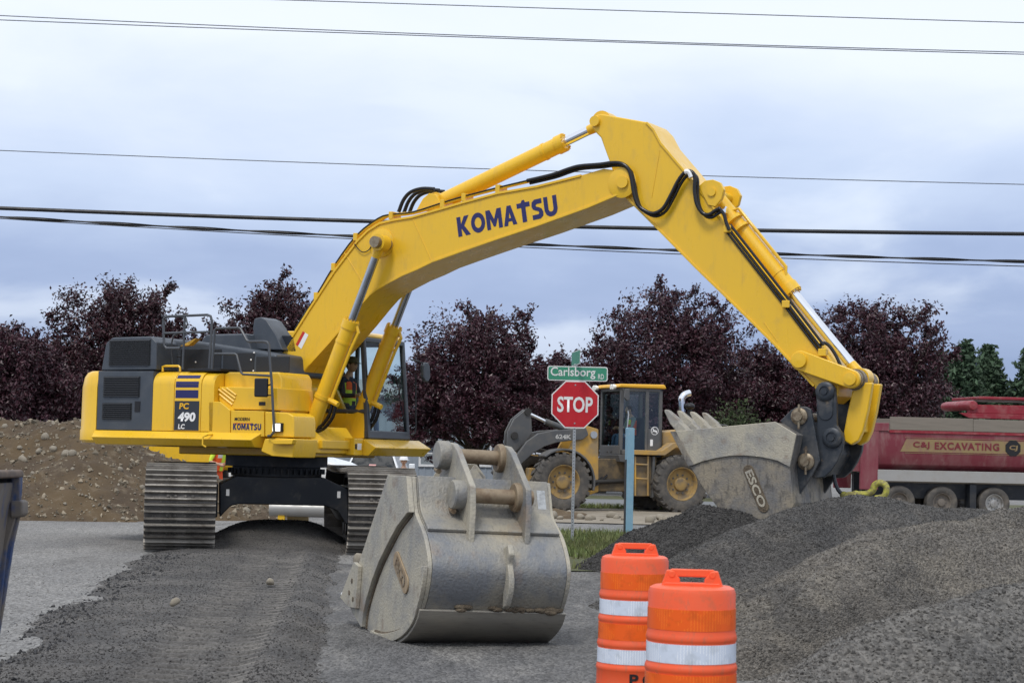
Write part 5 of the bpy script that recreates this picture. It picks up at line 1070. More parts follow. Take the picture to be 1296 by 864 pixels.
MB().prism([(a + 3.05, c) for a, b, c in [(-3.538, 11, 1.324), (-2.821, 11, 1.349), (-2.812, 11, 1.331), (-2.81, 11, 1.304), (-3.536, 11, 1.269)]], 'v', -0.65, 0.03).build('top_rail', mat('rusty_rail', (0.10, 0.075, 0.06), 0.7, col2=(0.2, 0.14, 0.1), amt=0.7, scale=8), ba, bevel=0.012)
MB().prism([(a + 3.05, c) for a, b, c in [(-2.865, 11, 1.17), (-2.797, 11, 1.177), (-2.787, 11, 1.159), (-2.784, 11, 1.09), (-2.806, 11, 1.076), (-2.861, 11, 1.07)]], 'v', -0.07, 0.06).build('lug', BRU, ba, bevel=0.015)
MB().prism([(a + 3.05, c) for a, b, c in [(-2.866, 11, 1.33), (-2.816, 11, 1.331), (-2.81, 11, 1.167), (-2.873, 11, 0.911), (-2.903, 11, 0.503), (-2.939, 11, 0.502), (-2.91, 11, 0.91), (-2.873, 11, 1.138)]], 'v', -0.05, -0.021).build('edge_bar', BRU, ba, bevel=0.008)
MB().prism([(a + 3.05, c) for a, b, c in [(-3.536, 11, 1.26), (-2.851, 11, 1.276), (-2.985, 11, 0.05), (-3.484, 11, 0.039)]], 'v', -0.6, -0.051).build('back_plate', BRU, ba, bevel=0.008)

# ================================================================== wheel loader
# local axes: x forwards, y to its left (towards the stop sign), z up
LD = thing('wheel_loader', 'dusty yellow and grey wheel loader parked on the dirt behind the stop sign', 'wheel loader', (2.67, 52.73, 0), (0, 0, R(200)))
GREY = mat('loader_grey_paint', (0.085, 0.087, 0.090), 0.5, col2=(0.14, 0.13, 0.115), amt=0.7, scale=2.5)
YL = mat('loader_yellow_paint', (0.53, 0.30, 0.05), 0.55, col2=(0.29, 0.21, 0.115), amt=0.95, scale=1.8, lo=0.38, hi=0.60)
RIMY = mat('dusty_yellow_rim', (0.33, 0.215, 0.075), 0.7, col2=(0.16, 0.125, 0.085), amt=0.95, scale=5)
def wheel(parent, c, r, wd, ym, lugs=22, rimm=None, dual=False):
    t = MB(); h = wd / 2
    t.lathe([(r * 0.56, -h * 0.8), (r * 0.62, -h * 0.98), (r * 0.78, -h * 1.05), (r * 0.90, -h * 0.98), (r * (0.945 if lugs < 25 else 0.985), -h * 0.8), (r * (0.955 if lugs < 25 else 1.0), 0), (r * (0.945 if lugs < 25 else 0.985), h * 0.8), (r * 0.90, h * 0.98), (r * 0.78, h * 1.05), (r * 0.62, h * 0.98), (r * 0.56, h * 0.8)], (0, 0, 0), (0, 1, 0), 44, caps=False)
    for k in range(lugs if lugs < 25 else 0):
        for s in (-1, 1):
            a = 2 * math.pi * (k + (0.5 if s > 0 else 0)) / lugs; b0 = len(t.v)
            for (rr, yy, da) in ((0.94, 0.04, 0.10), (0.94, 0.98, -0.02), (0.86, 1.03, -0.02)):
                for dw in (-0.055, 0.055):
                    for lift in (0, 1):
                        rad = r * rr + (0.06 * r if lift else -0.02) if rr > 0.9 else r * (0.93 if lift else rr); an = a + da + dw * 1.2
                        t.v.append((rad * math.cos(an), s * yy * h * (1.0 if rr > 0.9 else 1.02), rad * math.sin(an)))
            for i in range(2):
                q = b0 + i * 4
                for f in ((q + 1, q + 3, q + 7, q + 5), (q, q + 1, q + 5, q + 4), (q + 2, q + 6, q + 7, q + 3)): t.f.append(f); t.m.append(0)
            t.f += [(b0, b0 + 2, b0 + 3, b0 + 1), (b0 + 8, b0 + 9, b0 + 11, b0 + 10)]; t.m += [0, 0]
    w_ = t.build('wheel', TYRE, parent, loc=c)
    rm = MB(); s = ym
    rm.lathe([(r * 0.585, h * 0.86 * s), (r * 0.56, h * 0.90 * s), (r * 0.53, h * 0.80 * s), (r * 0.50, h * 0.35 * s), (r * 0.40, h * 0.25 * s), (r * 0.25, h * 0.30 * s), (r * 0.22, h * 0.55 * s), (r * 0.17, h * 0.60 * s), (0.0, h * 0.60 * s)], (0, 0, 0), (0, 1, 0), 36, caps=False)
    ro = rm.build('rim', rimm or RIMY, w_)
    bl = MB()
    for k in range(10): a = 2 * math.pi * k / 10; bl.cyl((r * 0.32 * math.cos(a), h * 0.24 * s, r * 0.32 * math.sin(a)), (r * 0.32 * math.cos(a), h * 0.36 * s, r * 0.32 * math.sin(a)), r * 0.035, n=6)
    stuff(bl.build('wheel_nuts', GREY, w_))
    return w_
WR = 0.80
wf = [(1.734, 0.829)][0][0]; wr = [(-1.755, 0.757)][0][0]
for x in (wf, wr):
    for s in (1, -1): wheel(LD, (x, s * 1.05, WR), WR, 0.52, s)
# rear frame, engine hood, counterweight
hoodp = [(-1.454, 2.23), (-2.958, 2.379), (-3.699, 2.287), (-3.853, 1.98), (-3.867, 1.18), (-1.476, 1.136)]
MB().prism(hoodp, 'v', -0.55, 0.55).build('engine_hood', YL, LD, bevel=0.05)
hr = MB(); 
for v in (0.5, -0.5): hr.tube([(a, v, b) for a, b in [(-3.008, 2.292), (-3.104, 2.472), (-3.449, 2.459), (-3.649, 2.308)]], 0.022, 6)
hr.build('hood_rail', GREY, LD)
MB().box(wr - 1.55, wr - 0.75, -1.1, 1.1, 0.62, 1.30).build('counterweight', YL, LD, bevel=0.06)
MB().box(wr - 0.9, wf - 0.9, -0.45, 0.45, 0.55, 1.45).build('rear_frame', mat('grimy_frame', (0.075, 0.06, 0.042), 0.8, col2=(0.2, 0.14, 0.07), amt=0.8, scale=3), LD, bevel=0.03)
for v in (0.62, -1.10): MB().prism([(-0.332, 1.703), (-1.209, 1.701), (-1.563, 1.927), (-2.019, 1.937), (-2.92, 1.761), (-2.922, 1.629), (-1.974, 1.805), (-1.638, 1.798), (-1.307, 1.573), (-0.335, 1.574)], 'v', v, v + 0.48).build('rear_fender', YL, LD, bevel=0.015)
pf = [(-0.502, 1.535), (-1.142, 1.548), (-1.164, 0.443), (-0.525, 0.435)]
MB().prism(pf, 'v', 0.55, 0.90).build('side_tank', mat('muddy_tank', (0.16, 0.125, 0.085), 0.8, col2=(0.28, 0.19, 0.08), amt=0.8, scale=2.5), LD, bevel=0.03)
lad = MB(); la = [(-0.459, 1.535), (-0.481, 0.46), (-0.837, 1.543), (-0.858, 0.465), (-0.464, 1.32), (-0.841, 1.306), (-0.472, 0.933), (-0.849, 0.917)]
for i, j in ((0, 1), (2, 3), (4, 5), (6, 7)): lad.tube([(la[i][0], 1.0, la[i][1]), (la[j][0], 1.0, la[j][1])], 0.025, 6)
lad.build('ladder', YL, LD)
lb2 = [(-0.976, 1.545), (-1.048, 1.546), (-1.07, 0.444), (-0.976, 0.399)]; MB().prism(lb2, 'v', 0.85, 1.02).build('fender_bracket', GREY, LD, bevel=0.02)
art = MB(); art.box(wf - 1.25, wf - 0.75, -0.3, 0.3, 0.5, 1.25); art.box(wf - 1.6, wf - 1.15, -0.42, 0.42, 0.5, 0.7); art.box(wf - 1.6, wf - 1.15, -0.42, 0.42, 1.2, 1.45); art.cyl((wf - 1.1, 0.5, 0.8), (wf - 2.1, 0.45, 0.85), 0.06)
art.build('articulation_joint', CHAIN, LD, bevel=0.02)
hz2 = MB()
for k in range(5): hz2.tube([(wf - 0.7, 0.2 + 0.05 * k, 1.3 - 0.08 * k), (wf - 1.1, 0.3 + 0.06 * k, 1.05 - 0.1 * k), (wf - 1.6, 0.25 + 0.05 * k, 1.2 - 0.05 * k)], 0.025, 6, smooth=3)
hz2.build('hydraulic_hose', HOSE, LD)
# cab
cn = [(-0.115, 3.432), (-1.378, 3.387), (-1.386, 1.748), (-1.198, 1.569), (-0.107, 1.524), (-0.008, 1.76)]
cz0, cz1 = cn[3][1], cn[1][1] + 0.02; uf0, uf1, ur0 = cn[4][0], cn[0][0], cn[1][0]
cf2 = MB(); cwid = 0.72
for s in (1, -1):
    v0, v1 = (cwid - 0.09, cwid) if s > 0 else (-cwid, -cwid + 0.09)
    cf2.prism([(uf0, cz0), (uf0 - 0.09, cz0), (uf1 - 0.10, cz1), (uf1, cz1)], 'v', v0, v1)
    cf2.prism([(ur0, cz0), (ur0 + 0.10, cz0), (ur0 + 0.10, cz1), (ur0, cz1)], 'v', v0, v1)
    b_ = [(-0.924, 3.35)][0][0]; cf2.box(b_ - 0.05, b_ + 0.05, v0, v1, cz0, cz1)
    cf2.box(ur0, b_, v0, v1, cz0, cz0 + 0.72); cf2.box(ur0, uf0, v0, v1, cz0, cz0 + 0.14); cf2.box(ur0, uf1, v0, v1, cz1 - 0.09, cz1)
cf2.box(uf0 - 0.08, uf0, -cwid + 0.09, cwid - 0.09, cz0, cz0 + 0.25); cf2.box(uf1 - 0.08, uf1, -cwid + 0.09, cwid - 0.09, cz1 - 0.09, cz1); cf2.box(ur0, ur0 + 0.08, -cwid + 0.09, cwid - 0.09, cz0, cz0 + 0.7); cf2.box(ur0, ur0 + 0.08, -cwid + 0.09, cwid - 0.09, cz1 - 0.1, cz1)
lcab = cf2.build('cab_frame', GREY, LD, bevel=0.015)
MB().box(ur0, uf0, -cwid + 0.05, cwid - 0.05, cz0 - 0.05, cz0 + 0.02).build('cab_floor', LOUV, LD)
MB().prism([(uf0 + 0.02, cz0), (uf0 - 0.5, cz0), (uf0 - 0.5, cz0 - 0.22), (uf0 - 0.02, cz0 - 0.2)], 'v', -cwid, cwid).build('cab_skirt', GREY, LD, bevel=0.02)
MB().prism([(ur0 - 0.10, cz1), (uf1 + 0.10, cz1), (uf1 + 0.06, cz1 + 0.10), (ur0 - 0.04, cz1 + 0.12)], 'v', -cwid - 0.06, cwid + 0.06).build('cab_roof', mat('loader_roof_yellow', (0.78, 0.42, 0.03), 0.4), LD, bevel=0.04)
def lpane(nm, p): return quad(nm, p, GLASSD, lcab)
bq = [(-0.924, 3.35)][0][0]
quad('door_window', [(bq + 0.05, cwid - 0.03, cz0 + 0.14), (uf0 - 0.09, cwid - 0.03, cz0 + 0.14), (uf1 - 0.10, cwid - 0.03, cz1 - 0.09), (bq + 0.05, cwid - 0.03, cz1 - 0.09)], GLASSD, lcab)
quad('side_window', [(ur0 + 0.1, cwid - 0.03, cz0 + 0.72), (bq - 0.05, cwid - 0.03, cz0 + 0.72), (bq - 0.05, cwid - 0.03, cz1 - 0.09), (ur0 + 0.1, cwid - 0.03, cz1 - 0.09)], GLASSD, lcab)
quad('side_window', [(ur0 + 0.1, -cwid + 0.03, cz0 + 0.14), (uf0 - 0.09, -cwid + 0.03, cz0 + 0.14), (uf1 - 0.1, -cwid + 0.03, cz1 - 0.09), (ur0 + 0.1, -cwid + 0.03, cz1 - 0.09)], GLASSD, lcab)
quad('windscreen', [(uf0 - 0.03, -cwid + 0.09, cz0 + 0.25), (uf0 - 0.03, cwid - 0.09, cz0 + 0.25), (uf1 - 0.03, cwid - 0.09, cz1 - 0.09), (uf1 - 0.03, -cwid + 0.09, cz1 - 0.09)], GLASSD, lcab)
MB().tube([(uf0 - 0.15, cwid + 0.03, cz0 + 0.5), (uf0 - 0.18, cwid + 0.06, cz0 + 0.6), (uf0 - 0.22, cwid + 0.06, cz0 + 1.1), (uf0 - 0.22, cwid + 0.02, cz0 + 1.2)], 0.018, 6).build('door_handle', GALV, LD)
MB().prism([(-0.134, 3.362), (-0.276, 3.367), (-0.281, 3.086), (-0.212, 3.04), (-0.116, 3.124)], 'v', 0.90, 0.96).build('mirror', GREY, LD, bevel=0.015)
MB().tube([(uf1 - 0.05, cwid, cz1 - 0.02), (uf1 + 0.02, 0.93, cz1 - 0.06)], 0.015, 6).build('mirror_bracket', GREY, LD)
for v in (0.55, 0.42, -0.72, -0.85): MB().lathe([(0.05, 0), (0.075, 0.08), (0.07, 0.1), (0, 0.1)], (uf1 + 0.08, v, cz1 + 0.02), (1, 0, 0), 12).build('work_lamp', LAMP, LD)
mk = [(-1.149, 2.244)][0]
MB().cyl((mk[0], cwid + 0.001, mk[1]), (mk[0], cwid + 0.006, mk[1]), 0.115, n=24).build('maker_badge', WHITE, lcab); MB().cyl((mk[0], cwid + 0.006, mk[1]), (mk[0], cwid + 0.009, mk[1]), 0.098, n=24).build('badge_field', GREY, lcab)
deer = [(-0.075, -0.02), (-0.05, 0.01), (-0.02, 0.015), (0.02, 0.02), (0.035, 0.05), (0.02, 0.08), (0.03, 0.085), (0.045, 0.055), (0.07, 0.05), (0.075, 0.04), (0.05, 0.03), (0.045, 0.0), (0.07, -0.02), (0.075, -0.05), (0.055, -0.025), (0.02, -0.02), (-0.02, -0.03), (-0.05, -0.06), (-0.085, -0.075), (-0.055, -0.04)]
MB().prism([(mk[0] + a, mk[1] + b) for a, b in deer], 'v', cwid + 0.009, cwid + 0.012).build('badge_emblem', WHITE, lcab)
MB().box(mk[0] + 0.05, mk[0] + 0.13, cwid + 0.001, cwid + 0.004, mk[1] - 0.42, mk[1] - 0.24).build('label_plate', WHITE, lcab)
MB().prism([(ur0 + 0.35, cz0), (ur0 + 0.85, cz0), (ur0 + 0.85, cz0 + 0.45), (ur0 + 0.5, cz0 + 0.5), (ur0 + 0.42, cz0 + 1.05), (ur0 + 0.3, cz0 + 1.05)], 'v', -0.25, 0.25).build('operator_seat', INTER, LD, bevel=0.03)
MB().tube([(uf0 - 0.45, 0, cz0), (uf0 - 0.40, 0, cz0 + 0.55), (uf0 - 0.55, 0, cz0 + 0.70)], 0.03, 6).build('steering_column', INTER, LD)
ex = MB(); exs = [(-2.39, 2.256), (-2.338, 3.057), (-2.371, 3.236), (-2.468, 3.318), (-2.591, 3.355)]; ex.tube([(a, -0.1, b) for a, b in exs], 0.095, 14, smooth=3); ex.build('exhaust_stack', CHROME, LD)
kb2 = [(-2.548, 2.974)][0]; MB().cyl((kb2[0], 0.0, 2.0), (kb2[0], 0.0, kb2[1]), 0.06).ball((kb2[0], 0.0, kb2[1]), (0.15, 0.15, 0.10), 14, 8).build('air_precleaner', BLACK, LD)
# front frame and lift arms
tw = [(0.877, 2.366), (0.417, 2.248), (0.38, 0.538), (0.787, 0.402), (1.382, 0.996), (1.326, 1.6), (1.159, 1.927)]
for v in (0.36, -0.46): MB().prism(tw, 'v', v, v + 0.10).build('boom_tower', YL, LD, bevel=0.02)
MB().box(wf - 0.65, wf + 0.5, -0.36, 0.36, 0.55, 1.15).build('front_frame', YL, LD, bevel=0.03)
for a, b in [(0.576, 2.092), (0.608, 0.881)]: MB().cyl((a, 0.46, b), (a, 0.52, b), 0.10, n=16).build('pin_boss', GALV, LD)
for s in (1, -1):
    fe = MB(); pts = [(wf + (WR + 0.10) * math.cos(a), WR + (WR + 0.10) * math.sin(a)) for a in [R(q) for q in range(50, 196, 12)]]; fe.strip(pts, 'v', s * 1.05 - 0.27, s * 1.05 + 0.27, 0.05); fe.build('front_fender', GREY, LD, bevel=0.01)
armp = [(0.825, 2.281), (0.751, 2.088), (0.912, 1.954), (1.399, 1.9), (1.699, 1.849), (2.042, 1.734), (2.381, 1.534), (2.671, 1.272), (2.937, 0.969), (3.094, 0.903), (3.187, 1.007), (3.013, 1.287), (2.792, 1.547), (2.549, 1.872), (2.211, 2.094), (1.775, 2.181), (1.383, 2.212)]
for v in (0.46, -0.56):
    la_ = MB().prism(armp, 'v', v, v + 0.10).build('lift_arm', GREY, LD, bevel=0.02)
    if v > 0:
        tx = [(1.725, 1.956), (1.24, 2.011), (1.286, 2.01)]
        letters('model_letters', '624K', (tx[0][0], 0.563, tx[0][1] + 0.0), (-1, 0, 0), (0, 0, 1), 0.46, 0.125, mat('faded_white', (0.5, 0.49, 0.46), 0.6), la_, 0.03)
lev = [(2.431, 2.748), (2.327, 2.697), (2.275, 2.482), (2.243, 2.095), (2.444, 1.831), (2.714, 1.589), (2.897, 1.585), (2.97, 1.776), (2.956, 2.12), (2.781, 2.468)]
for v in (0.06, -0.14): MB().prism(lev, 'v', v, v + 0.08).build('tilt_lever', GREY, LD, bevel=0.015)
for a, b in [(2.766, 2.017), (2.391, 2.673)]: MB().cyl((a, 0.13, b), (a, 0.19, b), 0.10, n=16).build('lever_pin', CHAIN, LD)
tc_ = [(2.264, 2.613), (1.819, 2.431), (1.065, 2.168), (0.591, 2.027)]
q = MB(); q.cyl((tc_[1][0], 0, tc_[1][1]), (tc_[3][0], 0, tc_[3][1]), 0.085, n=14); tco = q.build('tilt_cylinder', GREY, LD); MB().cyl((tc_[0][0], 0, tc_[0][1]), (tc_[1][0], 0, tc_[1][1]), 0.045, n=12).build('piston_rod', CHROME, tco)
lc = [(0.622, 1.007), (1.565, 1.464), (2.19, 1.537)]
for v in (0.28, -0.28):
    q = MB(); q.cyl((lc[0][0], v, lc[0][1]), (lc[1][0], v, lc[1][1]), 0.08, n=14); qo = q.build('lift_cylinder', GREY, LD); MB().cyl((lc[1][0], v, lc[1][1]), (lc[2][0], v, lc[2][1]), 0.042, n=12).build('piston_rod', CHROME, qo)
bkp = [(4.0, 0.25), (4.3, 0.12), (5.1, 0.08), (5.15, 0.11), (4.4, 0.2), (4.12, 0.42), (4.1, 0.85), (4.35, 1.22), (4.28, 1.25), (4.0, 0.9)]
lbk = MB().prism(bkp, 'v', -1.4, 1.4).build('bucket', BKT3, LD, bevel=0.015)
for v in (-1.4, 1.36): MB().prism([(4.02, 0.25), (4.3, 0.12), (5.0, 0.10), (4.5, 0.95), (4.33, 1.2), (4.05, 0.9)], 'v', v, v + 0.04).build('side_plate', BKT3, lbk)
MB().box(3.75, 4.06, -0.55, 0.55, 0.3, 0.75).build('bucket_mount', GREY, lbk, bevel=0.02)

# ================================================================== red dump truck
# local axes: x forwards, y away from the camera side, z up; origin under the near rear corner of the bed
TK = thing('dump_truck', 'maroon dump truck with a gold lettered stripe behind the gravel pile', 'truck', (9.61, 52, 0), (0, 0, R(8)))
MAR = mat('dusty_maroon_paint', (0.185, 0.030, 0.046), 0.55, col2=(0.25, 0.12, 0.12), amt=0.85, scale=1.6, lo=0.45, hi=0.7, col3=(0.34, 0.27, 0.24), amt3=0.55, scale3=3.5, lo3=0.55, hi3=0.8, stretch=(1, 1, 0.35))
REDP = mat('bright_red_paint', (0.25, 0.018, 0.030), 0.4, col2=(0.32, 0.14, 0.13), amt=0.5, scale=4)
WOOD = mat('weathered_board', (0.21, 0.185, 0.155), 0.85, col2=(0.17, 0.15, 0.125), amt=0.7, scale=3, stretch=(0.5, 3, 6))
ALU = mat('dull_aluminium', (0.38, 0.375, 0.36), 0.45, metal=0.4, col2=(0.35, 0.33, 0.3), amt=0.6, scale=4)
GOLD = mat('gold_stripe', (0.26, 0.19, 0.085), 0.5, col2=(0.24, 0.13, 0.10), amt=0.8, scale=4)
BL, TWD = 5.6, 2.4
tp = [(-0.013, 2.603), (0.482, 2.572), (0.485, 2.377), (0.796, 2.775), (4.694, 2.654), (0.8, 2.428), (0.498, 1.252), (0.501, 0.95), (0.5, 1.058), (-0.013, 0.767)]
zb, zt, zw0, zw1 = tp[6][1], tp[2][1], tp[5][1], tp[3][1]
sec = [(0.0, zt), (-0.02, zb + 0.5), (0.10, zb + 0.22), (0.42, zb), (TWD - 0.42, zb), (TWD - 0.10, zb + 0.22), (TWD + 0.02, zb + 0.5), (TWD, zt), (TWD - 0.06, zt), (TWD - 0.05, zb + 0.5), (TWD - 0.45, zb + 0.1), (0.45, zb + 0.1), (0.05, zb + 0.5), (0.06, zt)]
MB().prism(sec, 'u', 0.42, BL).build('dump_bed', MAR, TK, bevel=0.02)
MB().prism([(0.0, tp[9][1]), (0.5, tp[9][1]), (0.52, zt + 0.05), (0.02, zt + 0.10)], 'v', -0.03, 0.10).build('tail_post', MAR, TK, bevel=0.02)
MB().prism([(0.0, tp[9][1]), (0.5, tp[9][1]), (0.52, zt + 0.05), (0.02, zt + 0.10)], 'v', TWD - 0.10, TWD + 0.03).build('tail_post', MAR, TK, bevel=0.02)
MB().box(-0.03, 0.03, 0.10, TWD - 0.10, zb, zt + 0.05).build('tailgate', MAR, TK, bevel=0.015)
MB().box(0.0, 0.8, -0.04, 0.03, zt, zt + 0.22).build('top_rail', MAR, TK, bevel=0.015)
MB().box(0.8, BL, -0.035, 0.02, zt - 0.04, zt + 0.04).build('top_rail', REDP, TK, bevel=0.01)
for v in (-0.045, TWD): 
    MB().box(0.82, 3.2, v, v + 0.045, zt + 0.045, zw1).build('sideboard', WOOD, TK, bevel=0.006); MB().box(3.21, BL, v, v + 0.045, zt + 0.045, zw1 - 0.01).build('sideboard', WOOD, TK, bevel=0.006)
MB().prism([(-0.05, zb + 0.07), (0.10, zb + 0.07), (0.10, zb - 0.28), (-0.05, zb - 0.24)], 'u', 0.48, BL).build('side_rail', ALU, TK, bevel=0.01)
MB().box(0.3, 8.6, 0.75, 0.95, 0.62, zb - 0.02).build('chassis_rail', FRAME, TK); MB().box(0.3, 8.6, 1.45, 1.65, 0.62, zb - 0.02).build('chassis_rail', FRAME, TK)
MB().box(0.45, 5.4, 0.35, 0.55, 0.55, zb - 0.28).build('chassis_guard', FRAME, TK)
TR = 0.45
wx = [p[0] for p in [(1.141, 0.417), (2.366, 0.397), (3.875, 0.381)]]
for k, x in enumerate(wx + [8.0]):
    rim_m = mat('dull_alloy_wheel', (0.42, 0.42, 0.41), 0.45, metal=0.5, col2=(0.2, 0.18, 0.16), amt=0.7, scale=6) if k >= 2 else mat('dusty_wheel', (0.16, 0.14, 0.12), 0.7)
    for v, s in ((0.18, -1), (TWD - 0.18, 1)): wheel(TK, (x, v, TR), TR, 0.30, s, 26, rim_m)
mfx = [(3.143, 0.98), (3.303, 0.984)]
MB().box(mfx[0][0], mfx[1][0] + 0.02, 0.0, 0.4, 0.25, zb - 0.28).build('mud_flap', FRAME, TK)
gs = [(1.299, 2.18), (4.698, 2.063), (1.122, 1.829), (4.101, 1.984)]
def bedv(z): return -0.02 + (0.02) * 0 - 0.024
MB().add([(gs[2][0], -0.027, gs[2][1]), (BL - 0.05, -0.027, gs[2][1] - 0.0), (BL - 0.05, -0.022, gs[0][1]), (gs[0][0], -0.022, gs[0][1])], [(0, 1, 2, 3)]).build('gold_stripe', GOLD, TK, fix=False)
th = gs[0][1] - gs[2][1]
ltx = [(1.483, 1.924), (3.964, 1.981)]
letters('company_letters', 'C&J', (ltx[0][0], -0.030, gs[2][1] + th * 0.22), (1, 0, 0), (0, 0, 1), (ltx[1][0] - ltx[0][0]) * 0.19, th * 0.58, mat('maroon_letters', (0.17, 0.02, 0.03), 0.5), TK, 0.03, 0, 0.006, 1.15)
letters('company_letters', 'EXCAVATING', (ltx[0][0] + (ltx[1][0] - ltx[0][0]) * 0.25, -0.030, gs[2][1] + th * 0.22), (1, 0, 0), (0, 0, 1), (ltx[1][0] - ltx[0][0]) * 0.75, th * 0.58, MATS['maroon_letters'], TK, 0.03, 0, 0.006, 1.15)
for zz in (gs[0][1] + 0.03, gs[2][1] - 0.04): MB().box(gs[0][0] - 0.05, BL - 0.05, -0.031, -0.025, zz, zz + 0.012).build('pin_stripe', GOLD, TK)
bx_, bz_ = [(4.365, 1.99)][0]
oc = lambda r: [(bx_ + r * math.cos(R(22.5 + 45 * k)), bz_ + r * math.sin(R(22.5 + 45 * k))) for k in range(8)]
bdg = MB().prism(oc(0.235), 'v', -0.036, -0.029).build('company_badge', BLACK, TK)
letters('badge_letters', 'CJ', (bx_ - 0.12, -0.040, bz_ - 0.08), (1, 0, 0), (0, 0, 1), 0.24, 0.16, GOLD, bdg, 0.03, 0.1)
cg = [(3.073, 3.011), (3.117, 3.232), (3.254, 3.323), (3.713, 3.379), (4.775, 3.363)]
MB().box(BL - 0.04, BL + 0.08, 0.05, TWD - 0.05, zb, 3.0).build('headboard', MAR, TK, bevel=0.015)
MB().prism([(cg[0][0] + 0.1, zw1 + 0.02), (BL + 0.1, zw1 + 0.02), (BL + 0.1, zw1 + 0.16), (cg[0][0] - 0.2, zw1 + 0.16)], 'v', 0.15, 0.22).build('load_cover_rail', REDP, TK, bevel=0.01)
MB().prism([(cg[0][0] + 0.15, zw1 + 0.16), (BL, zw1 + 0.16), (BL, zw1 + 0.42), (cg[0][0] + 0.15, zw1 + 0.40)], 'v', 0.2, 0.5).build('tarp_housing', REDP, TK, bevel=0.02)
MB().lathe([(0, -0.02), (0.12, 0.0), (0.14, 0.1), (0.14, 2.0), (0.12, 2.2), (0, 2.22)], (cg[1][0] + 0.15, 0.1, zw1 + 0.38), (0, 1, 0), 18).build('tarp_roller', REDP, TK)
MB().box(cg[2][0] + 0.2, 8.2, 0.15, TWD - 0.15, cg[3][1] - 0.05, cg[3][1] + 0.03).build('cab_shield', REDP, TK, bevel=0.02)
MB().prism([(6.2, 0.9), (9.4, 0.9), (9.4, 1.9), (8.0, 2.05), (7.75, 2.75), (6.2, 2.8)], 'v', 0.15, TWD - 0.15).build('cab', MAR, TK, bevel=0.08)
for v in (0.14, TWD - 0.145): quad('cab_window', [(6.7, v, 2.0), (7.75, v, 2.0), (7.6, v, 2.6), (6.7, v, 2.6)], DARKGL, TK)
MB().box(7.3, 8.7, -0.02, 0.3, 0.75, 1.0).build('front_mudguard', MAR, TK, bevel=0.06)

# ================================================================== white vehicles in the yard behind
WPT = mat('white_car_paint', (0.72, 0.74, 0.76), 0.3, coat=0.3)
def car(name, label, loc, rz, side, cabin, roof, wins, ln, wd, cat, wr=0.38, wheels=(0.9, 3.9)):
    c = thing(name, label, cat, loc, (0, 0, rz))
    body = MB().prism(side, 'v', -wd / 2, wd / 2).build('body', WPT, c, bevel=0.07, seg=3)
    m = MB(); n = len(cabin); k = 0.84
    m.v = [(a, s * wd / 2 * (0.96 if b < 1.2 else k), b) for s in (-1, 1) for a, b in cabin]; m.f = [tuple(range(n)), tuple(range(n, 2 * n))[::-1]] + [(i, i + n, (i + 1) % n + n, (i + 1) % n) for i in range(n)]; m.m = [0] * len(m.f)
    cabn = m.build('cabin', WPT, c, bevel=0.05, seg=3)
    for w in wins:
        MB().add(w, [tuple(range(len(w)))]).build('window', DARKGL, cabn, fix=False)
    for x in wheels:
        for s in (-1, 1): wheel(c, (x, s * (wd / 2 - 0.12), wr), wr, 0.24, s, 30, ALU)
    return c
# canopy-backed pickup seen from the tail, and one showing its bonnet
zR = 2.0
cv_ = thing('white_car', 'white hatchback showing its dark rear window behind the crawler tracks', 'car', [(-4.345, 60.315, 0)][0][0:2] + (0,), (0, 0, R(87)))
MB().prism([(0, 0.35), (4.3, 0.32), (4.35, 0.6), (4.2, 0.75), (3.3, 0.88), (0.02, 0.92)], 'v', -0.88, 0.88).build('body', WPT, cv_, bevel=0.06, seg=3)
def taper(poly_lo, poly_hi, z0, z1): 
    n = len(poly_lo); m = MB(); m.v = [(a, b, z0) for a, b in poly_lo] + [(a, b, z1) for a, b in poly_hi]; m.f = [tuple(range(n))[::-1], tuple(range(n, 2 * n))] + [(i, (i + 1) % n, n + (i + 1) % n, n + i) for i in range(n)]; m.m = [0] * len(m.f); return m
can = taper([(0.02, -0.86), (3.2, -0.86), (3.2, 0.86), (0.02, 0.86)], [(0.30, -0.62), (2.2, -0.64), (2.2, 0.64), (0.30, 0.62)], 0.92, 1.50).build('cabin', WPT, cv_, bevel=0.05, seg=3)
def on_rear(y, t): return (0.02 + 0.28 * t - 0.012, y * (1 - 0.27 * t), 0.92 + 0.58 * t)
MB().add([on_rear(0.79, 0.06), on_rear(-0.79, 0.06), on_rear(-0.77, 0.93), on_rear(0.77, 0.93)], [(0, 1, 2, 3)]).build('rear_window', DARKGL, can, fix=False)
MB().add([(p[0] - 0.003, p[1], p[2]) for p in (on_rear(0.12, 0.22), on_rear(-0.12, 0.22), on_rear(-0.12, 0.30), on_rear(0.12, 0.30))], [(0, 1, 2, 3)]).build('window_sticker', mat('pink_sticker', (0.6, 0.3, 0.28), 0.5), can, fix=False)
for s in (-1, 1):
    MB().box(-0.02, 0.05, s * 0.86 - 0.05 * (s + 1) - 0.06, s * 0.86 + 0.0, 0.60, 0.88).build('tail_lamp', REDD, cv_); MB().box(2.7, 2.85, s * 0.98 - 0.10, s * 0.98 + 0.10, 0.95, 1.12).build('door_mirror', WPT, cv_, bevel=0.03)
    for x in (0.8, 3.5): wheel(cv_, (x, s * 0.78, 0.32), 0.32, 0.24, s, 30, ALU)
bn = [(-5.179, 51.282, 0)][0]
bo2 = thing('white_van', 'white van with a rounded sloping bonnet parked beside the white hatchback', 'van', (bn[0] - 1.6, bn[1] - 0.5, 0), (0, 0, R(-12)))
